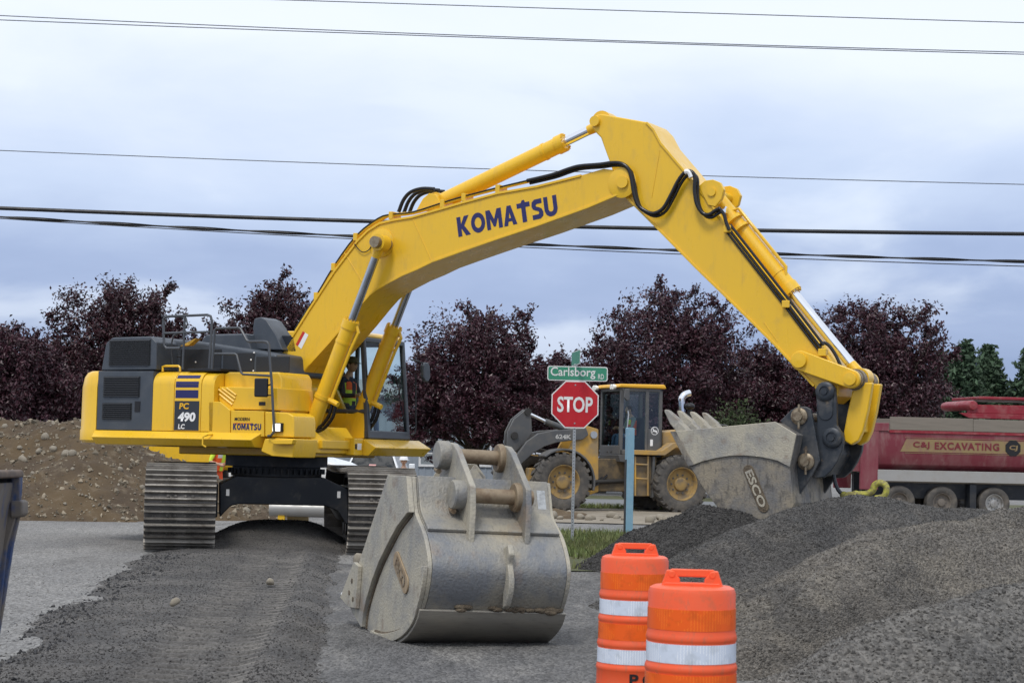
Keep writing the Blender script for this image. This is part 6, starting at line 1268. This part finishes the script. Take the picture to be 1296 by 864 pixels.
MB().prism([(-2.2, 0.4), (3.05, 0.4), (3.1, 0.75), (2.95, 0.95), (2.4, 1.2), (1.7, 1.36), (0.8, 1.42), (-2.2, 1.42)], 'v', -0.95, 0.95).build('body', WPT, bo2, bevel=0.08, seg=3)
taper([(-2.2, -0.93), (0.75, -0.93), (0.75, 0.93), (-2.2, 0.93)], [(-2.1, -0.75), (-0.2, -0.75), (-0.2, 0.75), (-2.1, 0.75)], 1.40, 2.0).build('cabin', WPT, bo2, bevel=0.06, seg=3)
MB().tube([(1.5, -0.8, 1.3), (1.5, -0.8, 2.1)], 0.012, 6).build('aerial', BLACK, bo2)
for x in (-1.3, 2.1):
    for s in (-1, 1): wheel(bo2, (x, s * 0.84, 0.38), 0.38, 0.24, s, 30, ALU)
MB().box(2.95, 3.12, -0.9, -0.5, 0.75, 0.92).build('headlamp', LAMP, bo2, bevel=0.03); MB().box(2.95, 3.12, 0.5, 0.9, 0.75, 0.92).build('headlamp', LAMP, bo2, bevel=0.03)

# ================================================================== building
BLD = mat('blue_grey_siding', (0.30, 0.345, 0.40), 0.6, col2=(0.26, 0.30, 0.35), amt=0.6, scale=0.8)
bA = [(-9.221, 84, 0.418), (-0.146, 84, 0.624)]; bx0, bx1 = bA[0][0], bA[1][0] + 3.0
BD = thing('metal_sided_building', 'blue-grey building with vertical siding and white framed windows behind the trees', 'building', (bx0, 84, 0))
BWd = bx1 - bx0
MB().box(0, BWd, 0, 12, 0, 3.9).build('wall', BLD, BD)
for k in range(int(BWd / 0.30)): MB().box(0.06 + 0.30 * k, 0.11 + 0.30 * k, -0.03, 0.0, 0.02, 3.88).build('batten', BLD, BD)
MB().prism([(-0.4, 3.85), (6, 4.7), (12.4, 3.85), (12.4, 4.0), (6, 4.9), (-0.4, 4.0)], 'u', -0.4, BWd + 0.4).build('roof', mat('grey_roof', (0.2, 0.21, 0.22), 0.6), BD)
ww = [(-4.007, 84, 2.071), (-2.702, 84, 0.88), (-1.789, 84, 2.121), (-0.782, 84, 0.923)]
for i in (0, 2):
    xa, xb, zb2, zt2 = ww[i][0] - bx0, ww[i + 1][0] - bx0, ww[i + 1][2], ww[i][2]
    w_ = MB(); w_.box(xa, xb, -0.07, -0.031, zb2, zb2 + 0.10); w_.box(xa, xb, -0.07, -0.031, zt2 - 0.10, zt2); w_.box(xa, xa + 0.10, -0.07, -0.031, zb2 + 0.1, zt2 - 0.1); w_.box(xb - 0.1, xb, -0.07, -0.031, zb2 + 0.1, zt2 - 0.1); w_.box(xa + 0.1, xb - 0.1, -0.06, -0.031, (zb2 + zt2) / 2 - 0.03, (zb2 + zt2) / 2 + 0.03)
    wo2 = w_.build('window_frame', SWHT, BD, bevel=0.01)
    quad('pane', [(xa + 0.1, -0.045, (zb2 + zt2) / 2), (xb - 0.1, -0.045, (zb2 + zt2) / 2), (xb - 0.1, -0.045, zt2 - 0.1), (xa + 0.1, -0.045, zt2 - 0.1)], mat('dim_pane', (0.11, 0.13, 0.15), 0.15), wo2)
    quad('pane', [(xa + 0.1, -0.05, zb2 + 0.1), (xb - 0.1, -0.05, zb2 + 0.1), (xb - 0.1, -0.05, (zb2 + zt2) / 2), (xa + 0.1, -0.05, (zb2 + zt2) / 2)], mat('pale_blind_pane', (0.26, 0.29, 0.31), 0.25), wo2)
sgx = [(-4.134, 84, 2.243), (-3.663, 84, 2.253)]
for k, ch in enumerate('SS'): letters('wall_letter', ch, (sgx[0][0] - bx0 + 0.27 * k, -0.045, sgx[0][2]), (1, 0, 0), (0, 0, 1), 0.2, 0.24, SWHT, BD, 0.04)

# ================================================================== yellow machine and pipe beyond the tracks
ym = [(-7.986, 46, 0.079)][0]
YM = thing('yellow_machine', 'second yellow excavator mostly hidden behind the dirt mound and the big machine', 'excavator', (ym[0] + 0.6, 46, 0), (0, 0, R(10)))
q = MB(); o_ = [(-1.6, -1.2), (-1.3, -1.35), (1.4, -1.35), (1.4, 1.35), (-1.3, 1.35), (-1.6, 1.2), (-1.75, 0)]
q.v = [(a * k, b * k, z) for z, k in ((0.98, 0.94), (1.06, 1.0), (2.1, 1.0), (2.25, 0.93)) for a, b in o_]; n = len(o_)
for j in range(3):
    for i in range(n): q.f.append((j * n + i, j * n + (i + 1) % n, (j + 1) * n + (i + 1) % n, (j + 1) * n + i)); q.m.append(0)
q.f += [tuple(range(n))[::-1], tuple(range(3 * n, 4 * n))]; q.m += [0, 0]
q.build('house', YEL, YM, bevel=0.03)
MB().box(0.2, 1.3, -1.40, -1.352, 1.15, 1.45).build('side_panel', LOUV, YM, bevel=0.01)
MB().cyl((0, 0, 0.8), (0, 0, 0.99), 0.6, n=24).build('swing_bearing', FRAME, YM)
for s in (-1, 1): MB().prism([(-1.9, 0.25), (-1.7, 0.05), (1.7, 0.05), (1.9, 0.25), (1.9, 0.55), (1.7, 0.8), (-1.7, 0.8), (-1.9, 0.55)], 'v', s * 1.1 - 0.25, s * 1.1 + 0.25).build('crawler_track', CHAIN, YM, bevel=0.03)
MB().box(0.3, 1.35, 0.3, 1.3, 2.1, 3.0).build('cab', SLATE, YM, bevel=0.06)
MB().prism([(0.9, 1.2), (1.3, 1.2), (2.6, 2.6), (2.5, 2.8), (1.0, 2.0)], 'v', -0.2, 0.2).build('boom', YEL, YM, bevel=0.03)
pp0 = [(-4.648, 36.186, 0), (-3.244, 34.086, 0)]
PI_ = thing('steel_pipe', 'galvanised steel pipe on a yellow stand seen between the crawler tracks', 'pipe', (pp0[0][0], 38.5, 0))
pq = [(-4.823, 38.5, 0.098), (-3.641, 38.5, 0.125), (-4.942, 38.5, 0.35), (-4.801, 38.5, -0.093)]
MB().lathe([(0.13, 0), (0.15, 0.0), (0.15, 1.6), (0.13, 1.6)], (pq[0][0] - pp0[0][0], 0, 0.30), (1, 0, 0), 24).build('pipe', ALU, PI_)
st_ = MB(); st_.box(0.0, 0.14, -0.08, 0.08, 0.0, 0.62); st_.build('stand', YEL, PI_, bevel=0.01)
MB().box(0.16, 0.60, 0.16, 0.22, 0.0, 0.62).build('stand_board', mat('tan_board', (0.42, 0.32, 0.16), 0.7), PI_, bevel=0.01)
MB().box(1.45, 1.58, -0.08, 0.08, 0.0, 0.16).build('pipe_foot', YEL, PI_, bevel=0.01)

# ================================================================== overhead wires
WIRE = mat('black_cable', (0.012, 0.013, 0.016), 0.5); WIRE2 = mat('grey_conductor', (0.10, 0.115, 0.14), 0.5)
def wire(label, p, r, m, tw=False):
    (x0, _, z0), (x1, _, z1), (x2, _, z2) = p; Y = p[0][1]; pts = []
    A = np.polyfit([x0, x1, x2], [z0, z1, z2], 2)
    for k in range(41): x = -22 + 44 * k / 40; pts.append((x, Y, float(np.polyval(A, x))))
    b = MB(); b.tube(pts, r, 8)
    if tw:
        for s in (0, 1): b.tube([(-22 + 44 * k / 240, Y + r * 1.5 * math.cos(k * 0.35 + 3.14 * s), float(np.polyval(A, -22 + 44 * k / 240)) + r * 1.5 * math.sin(k * 0.35 + 3.14 * s)) for k in range(241)], r * 0.6, 6)
    return tag(b.build('overhead_wire', m, None), label, 'wire', 'overhead wires')
wire('topmost thin overhead wire, alone above the others', [(-4.566, 42, 11.542), (2.524, 42, 11.48), (11.314, 42, 11.413)], 0.011, WIRE2)
wire('upper of two thin overhead wires that run close together', [(-11.636, 42, 11.048), (-0.155, 42, 10.824), (11.319, 42, 10.745)], 0.011, WIRE2)
wire('lower of two thin overhead wires that run close together', [(-11.715, 42.3, 11.017), (-0.155, 42.3, 10.854), (11.4, 42.3, 10.763)], 0.011, WIRE2)
wire('thin single overhead wire passing behind the excavator boom and arm joint', [(-11.518, 42, 8.007), (-0.581, 42, 7.84), (11.338, 42, 7.766)], 0.010, WIRE2)
wire('thickest black overhead cable, straight behind the boom', [(-10.376, 38, 6.217), (-2.729, 38, 6.119), (10.265, 38, 6.167)], 0.040, WIRE)
wire('black bundled overhead cable sagging just below the thickest one', [(-10.369, 38, 6.041), (-3.357, 38, 5.816), (10.269, 38, 5.607)], 0.017, WIRE, True)
wire('thin black overhead wire slung under the bundled cable', [(-10.477, 38.4, 6.056), (-3.391, 38.4, 5.805), (10.377, 38.4, 5.554)], 0.010, WIRE)

# ================================================================== people
def person(label, loc, rz, J, mats, hat=None, vest=None, hair=(0.03, 0.02, 0.015), tape=None, group=None):
    """J: joint positions in the person's own frame (x = facing). One skinned body mesh, head and hands joined to it; clothing as parts."""
    root = thing('person', label, 'person', loc, (0, 0, rz), group)
    names = ['pelvis', 'spine', 'chest', 'neck', 'head', 'shL', 'elL', 'wrL', 'shR', 'elR', 'wrR', 'hipL', 'knL', 'anL', 'toL', 'hipR', 'knR', 'anR', 'toR']
    rad = dict(pelvis=(.15, .12), spine=(.14, .11), chest=(.16, .12), neck=(.055, .055), head=(.06, .06), sh=(.068, .062), el=(.047, .045), wr=(.032, .028), hip=(.09, .09), kn=(.062, .062), an=(.042, .046), to=(.045, .035))
    E_ = [('pelvis', 'spine'), ('spine', 'chest'), ('chest', 'neck'), ('neck', 'head')]
    for s in 'LR': E_ += [('chest', 'sh' + s), ('sh' + s, 'el' + s), ('el' + s, 'wr' + s), ('pelvis', 'hip' + s), ('hip' + s, 'kn' + s), ('kn' + s, 'an' + s), ('an' + s, 'to' + s)]
    me = bpy.data.meshes.new('body'); me.from_pydata([J[n] for n in names], [(names.index(a), names.index(b)) for a, b in E_], [])
    o = bpy.data.objects.new('tmp', me); COL.objects.link(o); o.modifiers.new('s', 'SKIN'); sv = me.skin_vertices[0].data
    for i, n in enumerate(names): r = rad.get(n) or rad[n[:-1]]; sv[i].radius = r; sv[i].use_root = (n == 'pelvis')
    ss = o.modifiers.new('d', 'SUBSURF'); ss.levels = 1; ss.render_levels = 1
    bpy.context.view_layer.update(); ev = bpy.data.meshes.new_from_object(o.evaluated_get(bpy.context.evaluated_depsgraph_get())); bpy.data.objects.remove(o)
    m = MB(); m.v = [tuple(v.co) for v in ev.vertices]; m.f = [tuple(p.vertices) for p in ev.polygons]
    # 0 skin 1 shirt 2 trousers 3 boots 4 eye
    bm_map = {'pelvis': 2, 'spine': 1, 'chest': 1, 'neck': 0, 'head': 0, 'sh': 1, 'el': 1, 'wr': 0, 'hip': 2, 'kn': 2, 'an': 3, 'to': 3}
    segs = []
    for a, b in E_: segs.append((Vector(J[a]), Vector(J[b]), b, a))
    for p in ev.polygons:
        c = p.center; best = min(((c - (a + (b - a) * max(0, min(1, (c - a).dot(b - a) / max(1e-6, (b - a).length_squared))))).length, nb, na, (c - a).dot(b - a) / max(1e-6, (b - a).length_squared)) for a, b, nb, na in segs)
        nb, t = best[1], best[3]; key = nb[:-1] if nb[-1] in 'LR' else nb
        mi = {'spine': 1, 'chest': 1, 'neck': 1 if t < 0.7 else 0, 'head': 0, 'sh': 1, 'el': 1, 'wr': mats[4] if t < 0.9 else 0, 'hip': 2, 'kn': 2, 'an': 2 if t < 0.85 else 3, 'to': 3}[key]
        m.m.append(mi)
    hd = Vector(J['head']) + Vector((0.015, 0, 0.075)); b0 = len(m.v)
    m.ball(hd, (0.098, 0.078, 0.118), 16, 12, 0)
    for i in range(b0, len(m.v)):
        x, y, z = m.v[i]; t = (z - hd.z) / 0.118
        if t < 0: y = hd.y + (y - hd.y) * (1 + 0.28 * t); x = hd.x + (x - hd.x) * (1 + 0.10 * t) + (0.012 * -t if x > hd.x else 0)
        m.v[i] = (x, y, z)
    m.add([hd + Vector(q) for q in ((0.092, -0.010, 0.02), (0.092, 0.010, 0.02), (0.122, 0, -0.022), (0.095, -0.017, -0.03), (0.095, 0.017, -0.03))], [(0, 1, 2), (0, 2, 3), (1, 4, 2), (2, 4, 3)], 0)
    for s in (-1, 1): m.ball(hd + Vector((0.082, s * 0.032, 0.008)), (0.014, 0.016, 0.009), 8, 5, 4); m.ball(hd + Vector((-0.005, s * 0.078, -0.005)), (0.026, 0.012, 0.034), 8, 6, 0)
    m.ball(hd + Vector((0.090, 0, -0.058)), (0.010, 0.024, 0.007), 8, 5, 5)
    for s in 'LR':                                                     # palm, four fingers and a thumb, slightly curled
        w, e = Vector(J['wr' + s]), Vector(J['el' + s]); d = (w - e).normalized(); sd_ = Vector((0, 1 if s == 'L' else -1, 0)); a = (sd_ - d * sd_.dot(d)); a = a.normalized() if a.length > 0.1 else d.orthogonal().normalized(); nn = d.cross(a).normalized()
        if nn.x < 0: nn = -nn
        ac2 = d.cross(nn).normalized()
        m.tube([w - d * 0.01, w + d * 0.045, w + d * 0.09], [0.030, 0.038, 0.034], 8, 0)
        for k, L_ in enumerate((0.066, 0.078, 0.072, 0.056)):
            r0 = w + d * 0.085 + ac2 * (-0.028 + 0.0187 * k); m.tube([r0, r0 + d * L_ * 0.5 + nn * 0.010, r0 + d * L_ * 0.85 + nn * 0.032, r0 + d * L_ * 0.9 + nn * 0.055], [0.0095, 0.0085, 0.008, 0.007], 6, 0)
        th_ = w + d * 0.035 + nn * 0.02; m.tube([th_, th_ + d * 0.03 + nn * 0.03 - ac2 * 0.02, th_ + d * 0.06 + nn * 0.04 - ac2 * 0.02], [0.012, 0.0105, 0.009], 6, 0)
    LIP = mat('lip', (0.35, 0.14, 0.11), 0.5); EYE = mat('eye', (0.02, 0.015, 0.012), 0.3)
    me2 = m.mesh('body', [mats[0], mats[1], mats[2], mats[3], EYE, LIP]); link('body', me2, root)
    HR = mat('hair_%d' % int(hair[0] * 1000), hair, 0.8); hq = MB(); hq.ball(hd + Vector((-0.012, 0, 0.022)), (0.100, 0.084, 0.108), 14, 9)
    hq.v = [(x, y, max(z, hd.z - 0.05 - (x - hd.x) * 0.9) if x > hd.x - 0.05 else z) for x, y, z in hq.v]
    hq.v = [((min(x, hd.x + 0.05) if z < hd.z + 0.07 else x), y, z) for x, y, z in hq.v]; hq.build('hair', HR, root, fix=False)
    if hat:
        hm2, brim, full = hat; q = MB(); c = hd + Vector((0, 0, 0.035))
        q.lathe([(0.112 if full else 0.105, 0.0), (0.110, 0.045), (0.088, 0.085), (0.05, 0.105), (0.0, 0.112)], c, (0, 0, 1), 18)
        if full: q.lathe([(0.10, -0.004), (0.150, -0.010), (0.150, -0.004), (0.10, 0.006)], c, (0, 0, 1), 20)
        q.add([c + Vector((0.06, -0.09, 0.0)), c + Vector((0.06, 0.09, 0.0)), c + Vector((0.06 + brim, 0.06, -0.014)), c + Vector((0.06 + brim, -0.06, -0.014)), c + Vector((0.06, -0.09, 0.014)), c + Vector((0.06, 0.09, 0.014)), c + Vector((0.06 + brim, 0.06, -0.004)), c + Vector((0.06 + brim, -0.06, -0.004))], [(3, 2, 1, 0), (4, 5, 6, 7), (0, 1, 5, 4), (2, 3, 7, 6), (1, 2, 6, 5), (3, 0, 4, 7)])
        q.build('hat', hm2, root)
    if vest:
        ax = Vector(J['chest']) - Vector(J['pelvis']); top = Vector(J['neck']); base = Vector(J['pelvis']) + ax * 0.02; q = MB(); lv = [(0.0, .175, .150), (0.25, .172, .148), (0.3, .172, .148), (0.42, .172, .148), (0.47, .174, .148), (0.75, .185, .150), (0.9, .190, .148), (0.95, .190, .146), (1.05, .182, .140), (1.16, .135, .115), (1.24, .085, .085)]
        n = 20
        for t, ry, rx in lv:
            c = base + ax * t
            for i in range(n): a = 2 * math.pi * i / n; q.v.append((c.x + rx * math.cos(a), c.y + ry * math.sin(a), c.z - 0.04 * abs(math.cos(a)) * (1 if t > 1.1 else 0)))
        for j in range(len(lv) - 1):
            for i in range(n):
                q.f.append((j * n + i, j * n + (i + 1) % n, (j + 1) * n + (i + 1) % n, (j + 1) * n + i)); an = 360 * (i + 0.5) / n; front = an in () or (20 < an < 55) or (305 < an < 340) or (140 < an < 165) or (195 < an < 220)
                q.m.append(1 if j in (2, 3) and j == 3 else (1 if (front and j > 4) else (2 if an < 18 or an > 342 else 0)) if j != 2 else 0)
        q.build('vest', [vest, tape or LIME, mats[1]], root, fix=False)
    return root
def stand(lean=0.0, turn=0.0, arms=None):
    J = dict(pelvis=(0, 0, .95), spine=(0.01, 0, 1.14), chest=(0.01 + lean * .3, 0, 1.34), neck=(0.01 + lean * .5, 0, 1.50), head=(0.03 + lean * .6, 0, 1.58))
    for s, k in (('L', 1), ('R', -1)):
        J['sh' + s] = (0.0 + lean * .35, .19 * k, 1.42); J['el' + s] = (-0.02 + lean * .3, .25 * k, 1.14); J['wr' + s] = (0.12 + lean * .3, .24 * k, 0.92); J['hip' + s] = (0, .10 * k, .90); J['kn' + s] = (.03, .11 * k, .50); J['an' + s] = (-.01, .12 * k, .09); J['to' + s] = (.16, .14 * k, .05)
    if arms: J.update(arms)
    return J
def sit():
    J = dict(pelvis=(0, 0, .12), spine=(-0.02, 0, .31), chest=(0.0, 0, .51), neck=(0.03, 0, .67), head=(0.07, 0, .75))
    for s, k in (('L', 1), ('R', -1)):
        J['sh' + s] = (0.0, .19 * k, .59); J['el' + s] = (0.10, .25 * k, .32); J['wr' + s] = (0.33, .20 * k, .33); J['hip' + s] = (0.03, .10 * k, .09); J['kn' + s] = (.46, .13 * k, .12); J['an' + s] = (.52, .13 * k, -.32); J['to' + s] = (.68, .14 * k, -.36)
    return J
JEAN = mat('blue_denim', (0.10, 0.16, 0.28), 0.85, col2=(0.16, 0.23, 0.36), amt=0.6, scale=12); BOOT = mat('dark_boots', (0.03, 0.022, 0.018), 0.7); DKSH = mat('dark_shirt', (0.025, 0.03, 0.05), 0.85); GRSH = mat('grey_shirt', (0.22, 0.26, 0.28), 0.85); LIMESH = mat('lime_shirt', (0.62, 0.80, 0.06), 0.8); ORTR = mat('orange_trousers', (0.85, 0.11, 0.03), 0.8)
HATW = mat('white_hard_hat', (0.80, 0.81, 0.82), 0.3); CAMO = mat('olive_cap', (0.11, 0.10, 0.055), 0.8, col2=(0.05, 0.05, 0.03), amt=0.8, scale=18)
def ex_world(u, v, z): a = R(-28); return (-3.67 + u * math.cos(a) - v * math.sin(a), 30 + u * math.sin(a) + v * math.cos(a), z)
person('excavator operator in a cap and lime vest, seated in the cab in jeans', ex_world(0.56, 1.10, 2.06), R(-28), sit(), (SKIN, DKSH, JEAN, BOOT, 1), (CAMO, 0.09, False), LIME, tape=HIVIS)
def ld_world(u, v, z): a = R(200); return (2.67 + u * math.cos(a) - v * math.sin(a), 52.73 + u * math.sin(a) + v * math.cos(a), z)
person('loader driver in a grey shirt and orange vest seated in the loader cab', ld_world(ur0 + 0.62, 0.0, cz0 + 0.42), R(200), sit(), (SKIN, GRSH, JEAN, BOOT, 1), None, HIVIS, tape=LIME)
w1 = [(-2.774, 50, 1.167)][0]
person('worker in a white hard hat and orange vest standing in front of the white hatchback', (w1[0], 50, -0.385), R(-88), stand(), (SKIN, DKSH, JEAN, BOOT, 1), (HATW, 0.05, True), HIVIS, tape=LIME)
w2 = [(-6.499, 43.5, 1.117)][0]
person('worker in an orange vest with lime sleeves bending at the swing bearing', (w2[0] - 0.20, 43.5, 0.02), R(-35), stand(0.35, arms={'elR': (0.08, -.30, 1.16), 'wrR': (0.34, -.24, 1.10), 'elL': (0.16, .28, 1.18), 'wrL': (0.42, .2, 1.12)}), (SKIN, LIMESH, ORTR, BOOT, 0), (HATW, 0.05, True), HIVIS, tape=SILV)

# ================================================================== trees
LEAF = mat('purple_plum_leaves', (0.046, 0.014, 0.022), 0.42, col2=(0.050, 0.013, 0.020), amt=0.8, scale=0.9, island=0.6, spec=0.6)
LEAFR = mat('wine_red_leaves', (0.042, 0.009, 0.014), 0.42, col2=(0.026, 0.009, 0.014), amt=0.7, scale=0.9, island=0.6, spec=0.6)
LEAFG = mat('green_shrub_leaves', (0.045, 0.065, 0.022), 0.6, island=0.5)
NEED = mat('fir_needles', (0.045, 0.080, 0.042), 0.7, island=0.45)
BARK = mat('grey_brown_bark', (0.07, 0.055, 0.045), 0.9, bump=0.5, bscale=15)
def leaves(P, D, size, m, name, parent, fold=0.25):
    n = len(P); a = RNG.normal(size=(n, 3)) + D * 0.7; a /= np.linalg.norm(a, axis=1)[:, None]
    b = np.cross(a, RNG.normal(size=(n, 3))); b /= np.linalg.norm(b, axis=1)[:, None] + 1e-9; s = (size * RNG.uniform(0.6, 1.3, n))[:, None]
    c = np.cross(a, b)
    V = np.stack([P - a * s, P + b * s * 0.5 + c * s * fold, P + a * s, P - b * s * 0.5 + c * s * fold], 1).reshape(-1, 3)
    i = np.arange(n) * 4; Fq = np.concatenate([np.stack([i, i + 1, i + 2], 1), np.stack([i, i + 2, i + 3], 1)], 0)
    return link(name, np_mesh(name, V, Fq, m, False), parent)
def plum(label, x, y, h, rx, ry, zb, m, nleaf=36000, seed=0, group='purple-leaved trees along the road'):
    rng = np.random.default_rng(100 + seed); t = thing('purple_leaf_tree', label, 'tree', (x, y, 0), (0, 0, 0), group)
    B_ = MB(); B_.tube([(0, 0, -0.1), (0.04, 0.02, zb * 0.6), (0, 0, zb + 0.3)], [0.17, 0.13], 9)
    P = []; Dn = []
    nl = 34
    for i in range(nl):
        az = 2.399963 * i + rng.uniform(-0.3, 0.3); q = (i + 0.5) / nl; up_ = math.asin(min(1, q ** 0.62)) if i % 5 else rng.uniform(-0.15, 0.3)
        d = np.array([math.cos(az) * math.cos(up_), math.sin(az) * math.cos(up_), math.sin(up_)])
        L1 = rng.uniform(0.78, 0.97); p0 = np.array([0, 0, zb + rng.uniform(0.0, 0.8)])
        tip = np.array([d[0] * rx * L1, d[1] * ry * L1, zb + (h - zb) * (0.22 + 0.78 * max(0, d[2])) * (L1 if d[2] > 0.5 else 1.0) - (0.3 if d[2] < 0.1 else 0)])
        mid = p0 * 0.45 + tip * 0.55 + np.array([0, 0, 0.25 + 0.2 * rng.random()])
        B_.tube([tuple(p0), tuple(mid), tuple(tip)], [0.07, 0.012], 5, smooth=3)
        for k in range(11):
            s = 0.28 + 0.72 * (k + rng.random()) / 11; b = p0 * (1 - s) ** 2 + 2 * mid * s * (1 - s) + tip * s * s
            dd = d * 0.6 + rng.normal(0, 0.8, 3) + np.array([0, 0, 0.25]); dd /= np.linalg.norm(dd); l2 = rng.uniform(0.45, 1.05) * (1.25 - 0.55 * s); e = b + dd * l2
            if k % 2 == 0: B_.tube([tuple(b), tuple(e)], [0.02, 0.006], 4)
            for w in range(7):
                s2 = (w + rng.random()) / 7; c = b + dd * l2 * s2; d3 = dd + rng.normal(0, 0.7, 3) + np.array([0, 0, 0.2]); d3 /= np.linalg.norm(d3); l3 = rng.uniform(0.18, 0.5)
                nn = max(4, int(nleaf / (nl * 11 * 7))); tt = rng.random(nn)[:, None]; P.append(c + d3 * l3 * tt + rng.normal(0, 0.055, (nn, 3))); Dn.append(np.repeat(d3[None], nn, 0))
    # inner clumps that close the crown
    ncl = 300; az = rng.uniform(0, 6.283, ncl); ct = rng.uniform(-0.55, 1.0, ncl); rr = rng.uniform(0.25, 1.0, ncl) ** 0.55 * (0.86 + 0.14 * np.sin(3 * az + seed) * np.cos(4 * ct)); st = np.sqrt(np.maximum(0, 1 - ct * ct))
    zc = zb + (h - zb) * 0.40; C_ = np.stack([rx * 0.92 * rr * st * np.cos(az), ry * 0.92 * rr * st * np.sin(az), zc + np.where(ct > 0, (h - zc) * 0.95, (zc - 0.5)) * rr * ct], 1)
    per_ = int(nleaf * 0.55 / ncl)
    for c in C_: sg = rng.uniform(0.18, 0.30); P.append(c + rng.normal(0, sg, (per_, 3)) * np.array([1, 1, 0.8])); dd = rng.normal(0, 1, 3) + np.array([0, 0, 0.4]); Dn.append(np.repeat(dd[None], per_, 0))
    P = np.concatenate(P); Dn = np.concatenate(Dn); k = P[:, 2] > 0.35
    leaves(P[k], Dn[k], 0.075, m, 'crown', t); B_.build('trunk', BARK, t)
    return t
TREES = [('wide purple-leaved tree beyond the dirt mound, next to the tall wine-red one', -18.0, 66, 6.0, 3.9, 0.9, LEAF), ('tall wine-red tree rising behind the excavator counterweight', -14.8, 72, 8.6, 3.9, 1.0, LEAFR),
         ('wine-red tree behind the excavator hood and boom foot', -9.4, 74, 8.7, 3.1, 1.2, LEAFR), ('dense dark purple tree between the excavator cab and the stop sign', -1.3, 73, 7.7, 3.8, 1.1, LEAF),
         ('largest dark purple tree standing behind the wheel loader', 6.3, 75, 9.0, 4.5, 1.0, LEAF), ('dark purple tree behind the dump truck bed', 13.8, 72, 8.5, 3.7, 1.0, LEAF),
         ('low dark purple tree filling the gap behind the raised bucket', 10.6, 78, 6.6, 3.4, 0.8, LEAF), ('low wine-red tree wedged between two taller ones behind the machine hood', -12.3, 78, 6.2, 3.2, 0.8, LEAFR),
         ('low wine-red tree showing its lower branches above the dirt mound', -18.4, 77, 5.6, 3.6, 0.8, LEAFR), ('lower dark purple tree linking the two larger ones behind the street sign', 2.4, 79, 5.9, 3.2, 0.8, LEAF)]
for i, (lab, x, y, h, rad, zb, m) in enumerate(TREES): plum(lab, x, y, h, rad, rad * 0.9, zb, m, nleaf=46000, seed=i)

def fir(x, y, h, r, seed, label):
    rng = np.random.default_rng(500 + seed); t = thing('fir_tree', label, 'tree', (x, y, 0), group='fir trees on the skyline'); B_ = MB(); B_.tube([(0, 0, 0), (0, 0, h)], [0.22, 0.03], 6)
    P = []; Dn = []; nb = 120
    for i in range(nb):
        q = (i / nb) ** 0.85; z = 0.6 + (h - 0.7) * q; L_ = r * (1 - q) ** 0.75 * rng.uniform(0.65, 1.15) + 0.12; az = 2.4 * i + rng.uniform(-.4, .4); d = np.array([math.cos(az), math.sin(az), -0.12 + 0.35 * q])
        n = int(26 * L_) + 10; s = rng.random(n)[:, None] ** 0.7; c = np.array([0, 0, z]) + d * L_ * s + np.stack([rng.normal(0, 0.20, n), rng.normal(0, 0.20, n), rng.normal(-0.08, 0.10, n)], 1); P.append(c); Dn.append(np.repeat(d[None], n, 0))
    leaves(np.concatenate(P), np.concatenate(Dn), 0.26, NEED, 'crown', t); B_.build('trunk', BARK, t); return t
FL = 'dark green fir tree on the skyline beyond the dump truck'
for i, (x, y, h, r) in enumerate(((34.2, 150, 9.8, 2.9), (36.0, 150, 11.4, 3.0), (37.0, 158, 10.8, 3.0), (38.7, 152, 10.4, 3.0), (40.2, 160, 11.8, 3.2), (41.0, 150, 11.0, 3.0), (43.6, 156, 12.2, 3.2), (33.6, 160, 9.4, 2.9), (32, 165, 8.6, 2.9), (46.0, 158, 12.5, 3.3), (37.6, 166, 11.6, 3.0), (35, 170, 9.5, 3.0), (40, 172, 10.5, 3.2), (43, 170, 11.5, 3.2))): fir(x, y, h, r, i, FL)
# ---- green shrub in the gap between two purple trees
def shrub(label, x, y, h, r, seed, m=LEAFG, n=5000):
    rng = np.random.default_rng(900 + seed); t = thing('green_shrub', label, 'shrub', (x, y, 0)); st = MB(); P = []; Dn = []
    for i in range(46):
        az, u = rng.uniform(0, 6.28), rng.random(); d = np.array([math.cos(az) * (1 - 0.6 * u), math.sin(az) * (1 - 0.6 * u), 0.35 + u]); tip = np.array([d[0] * r, d[1] * r, min(h, h * d[2] * rng.uniform(0.7, 1.0))]); st.tube([(0, 0, 0), tuple(tip * 0.5 + np.array([0, 0, 0.1])), tuple(tip)], [0.03, 0.006], 4)
        k = n // 46; s = 0.35 + 0.65 * rng.random(k)[:, None]; P.append(tip * s + rng.normal(0, 0.20, (k, 3))); Dn.append(np.repeat(d[None], k, 0))
    P = np.concatenate(P); P[:, 2] = np.maximum(P[:, 2], 0.1); leaves(P, np.concatenate(Dn), 0.07, m, 'foliage', t); st.build('stems', BARK, t)
shrub('yellow-green shrub in the gap between the purple trees behind the bucket', 8.3, 69.5, 3.5, 1.0, 1)
shrub('small green shrub low beside the loader hood', 8.9, 66.5, 2.6, 1.2, 2)
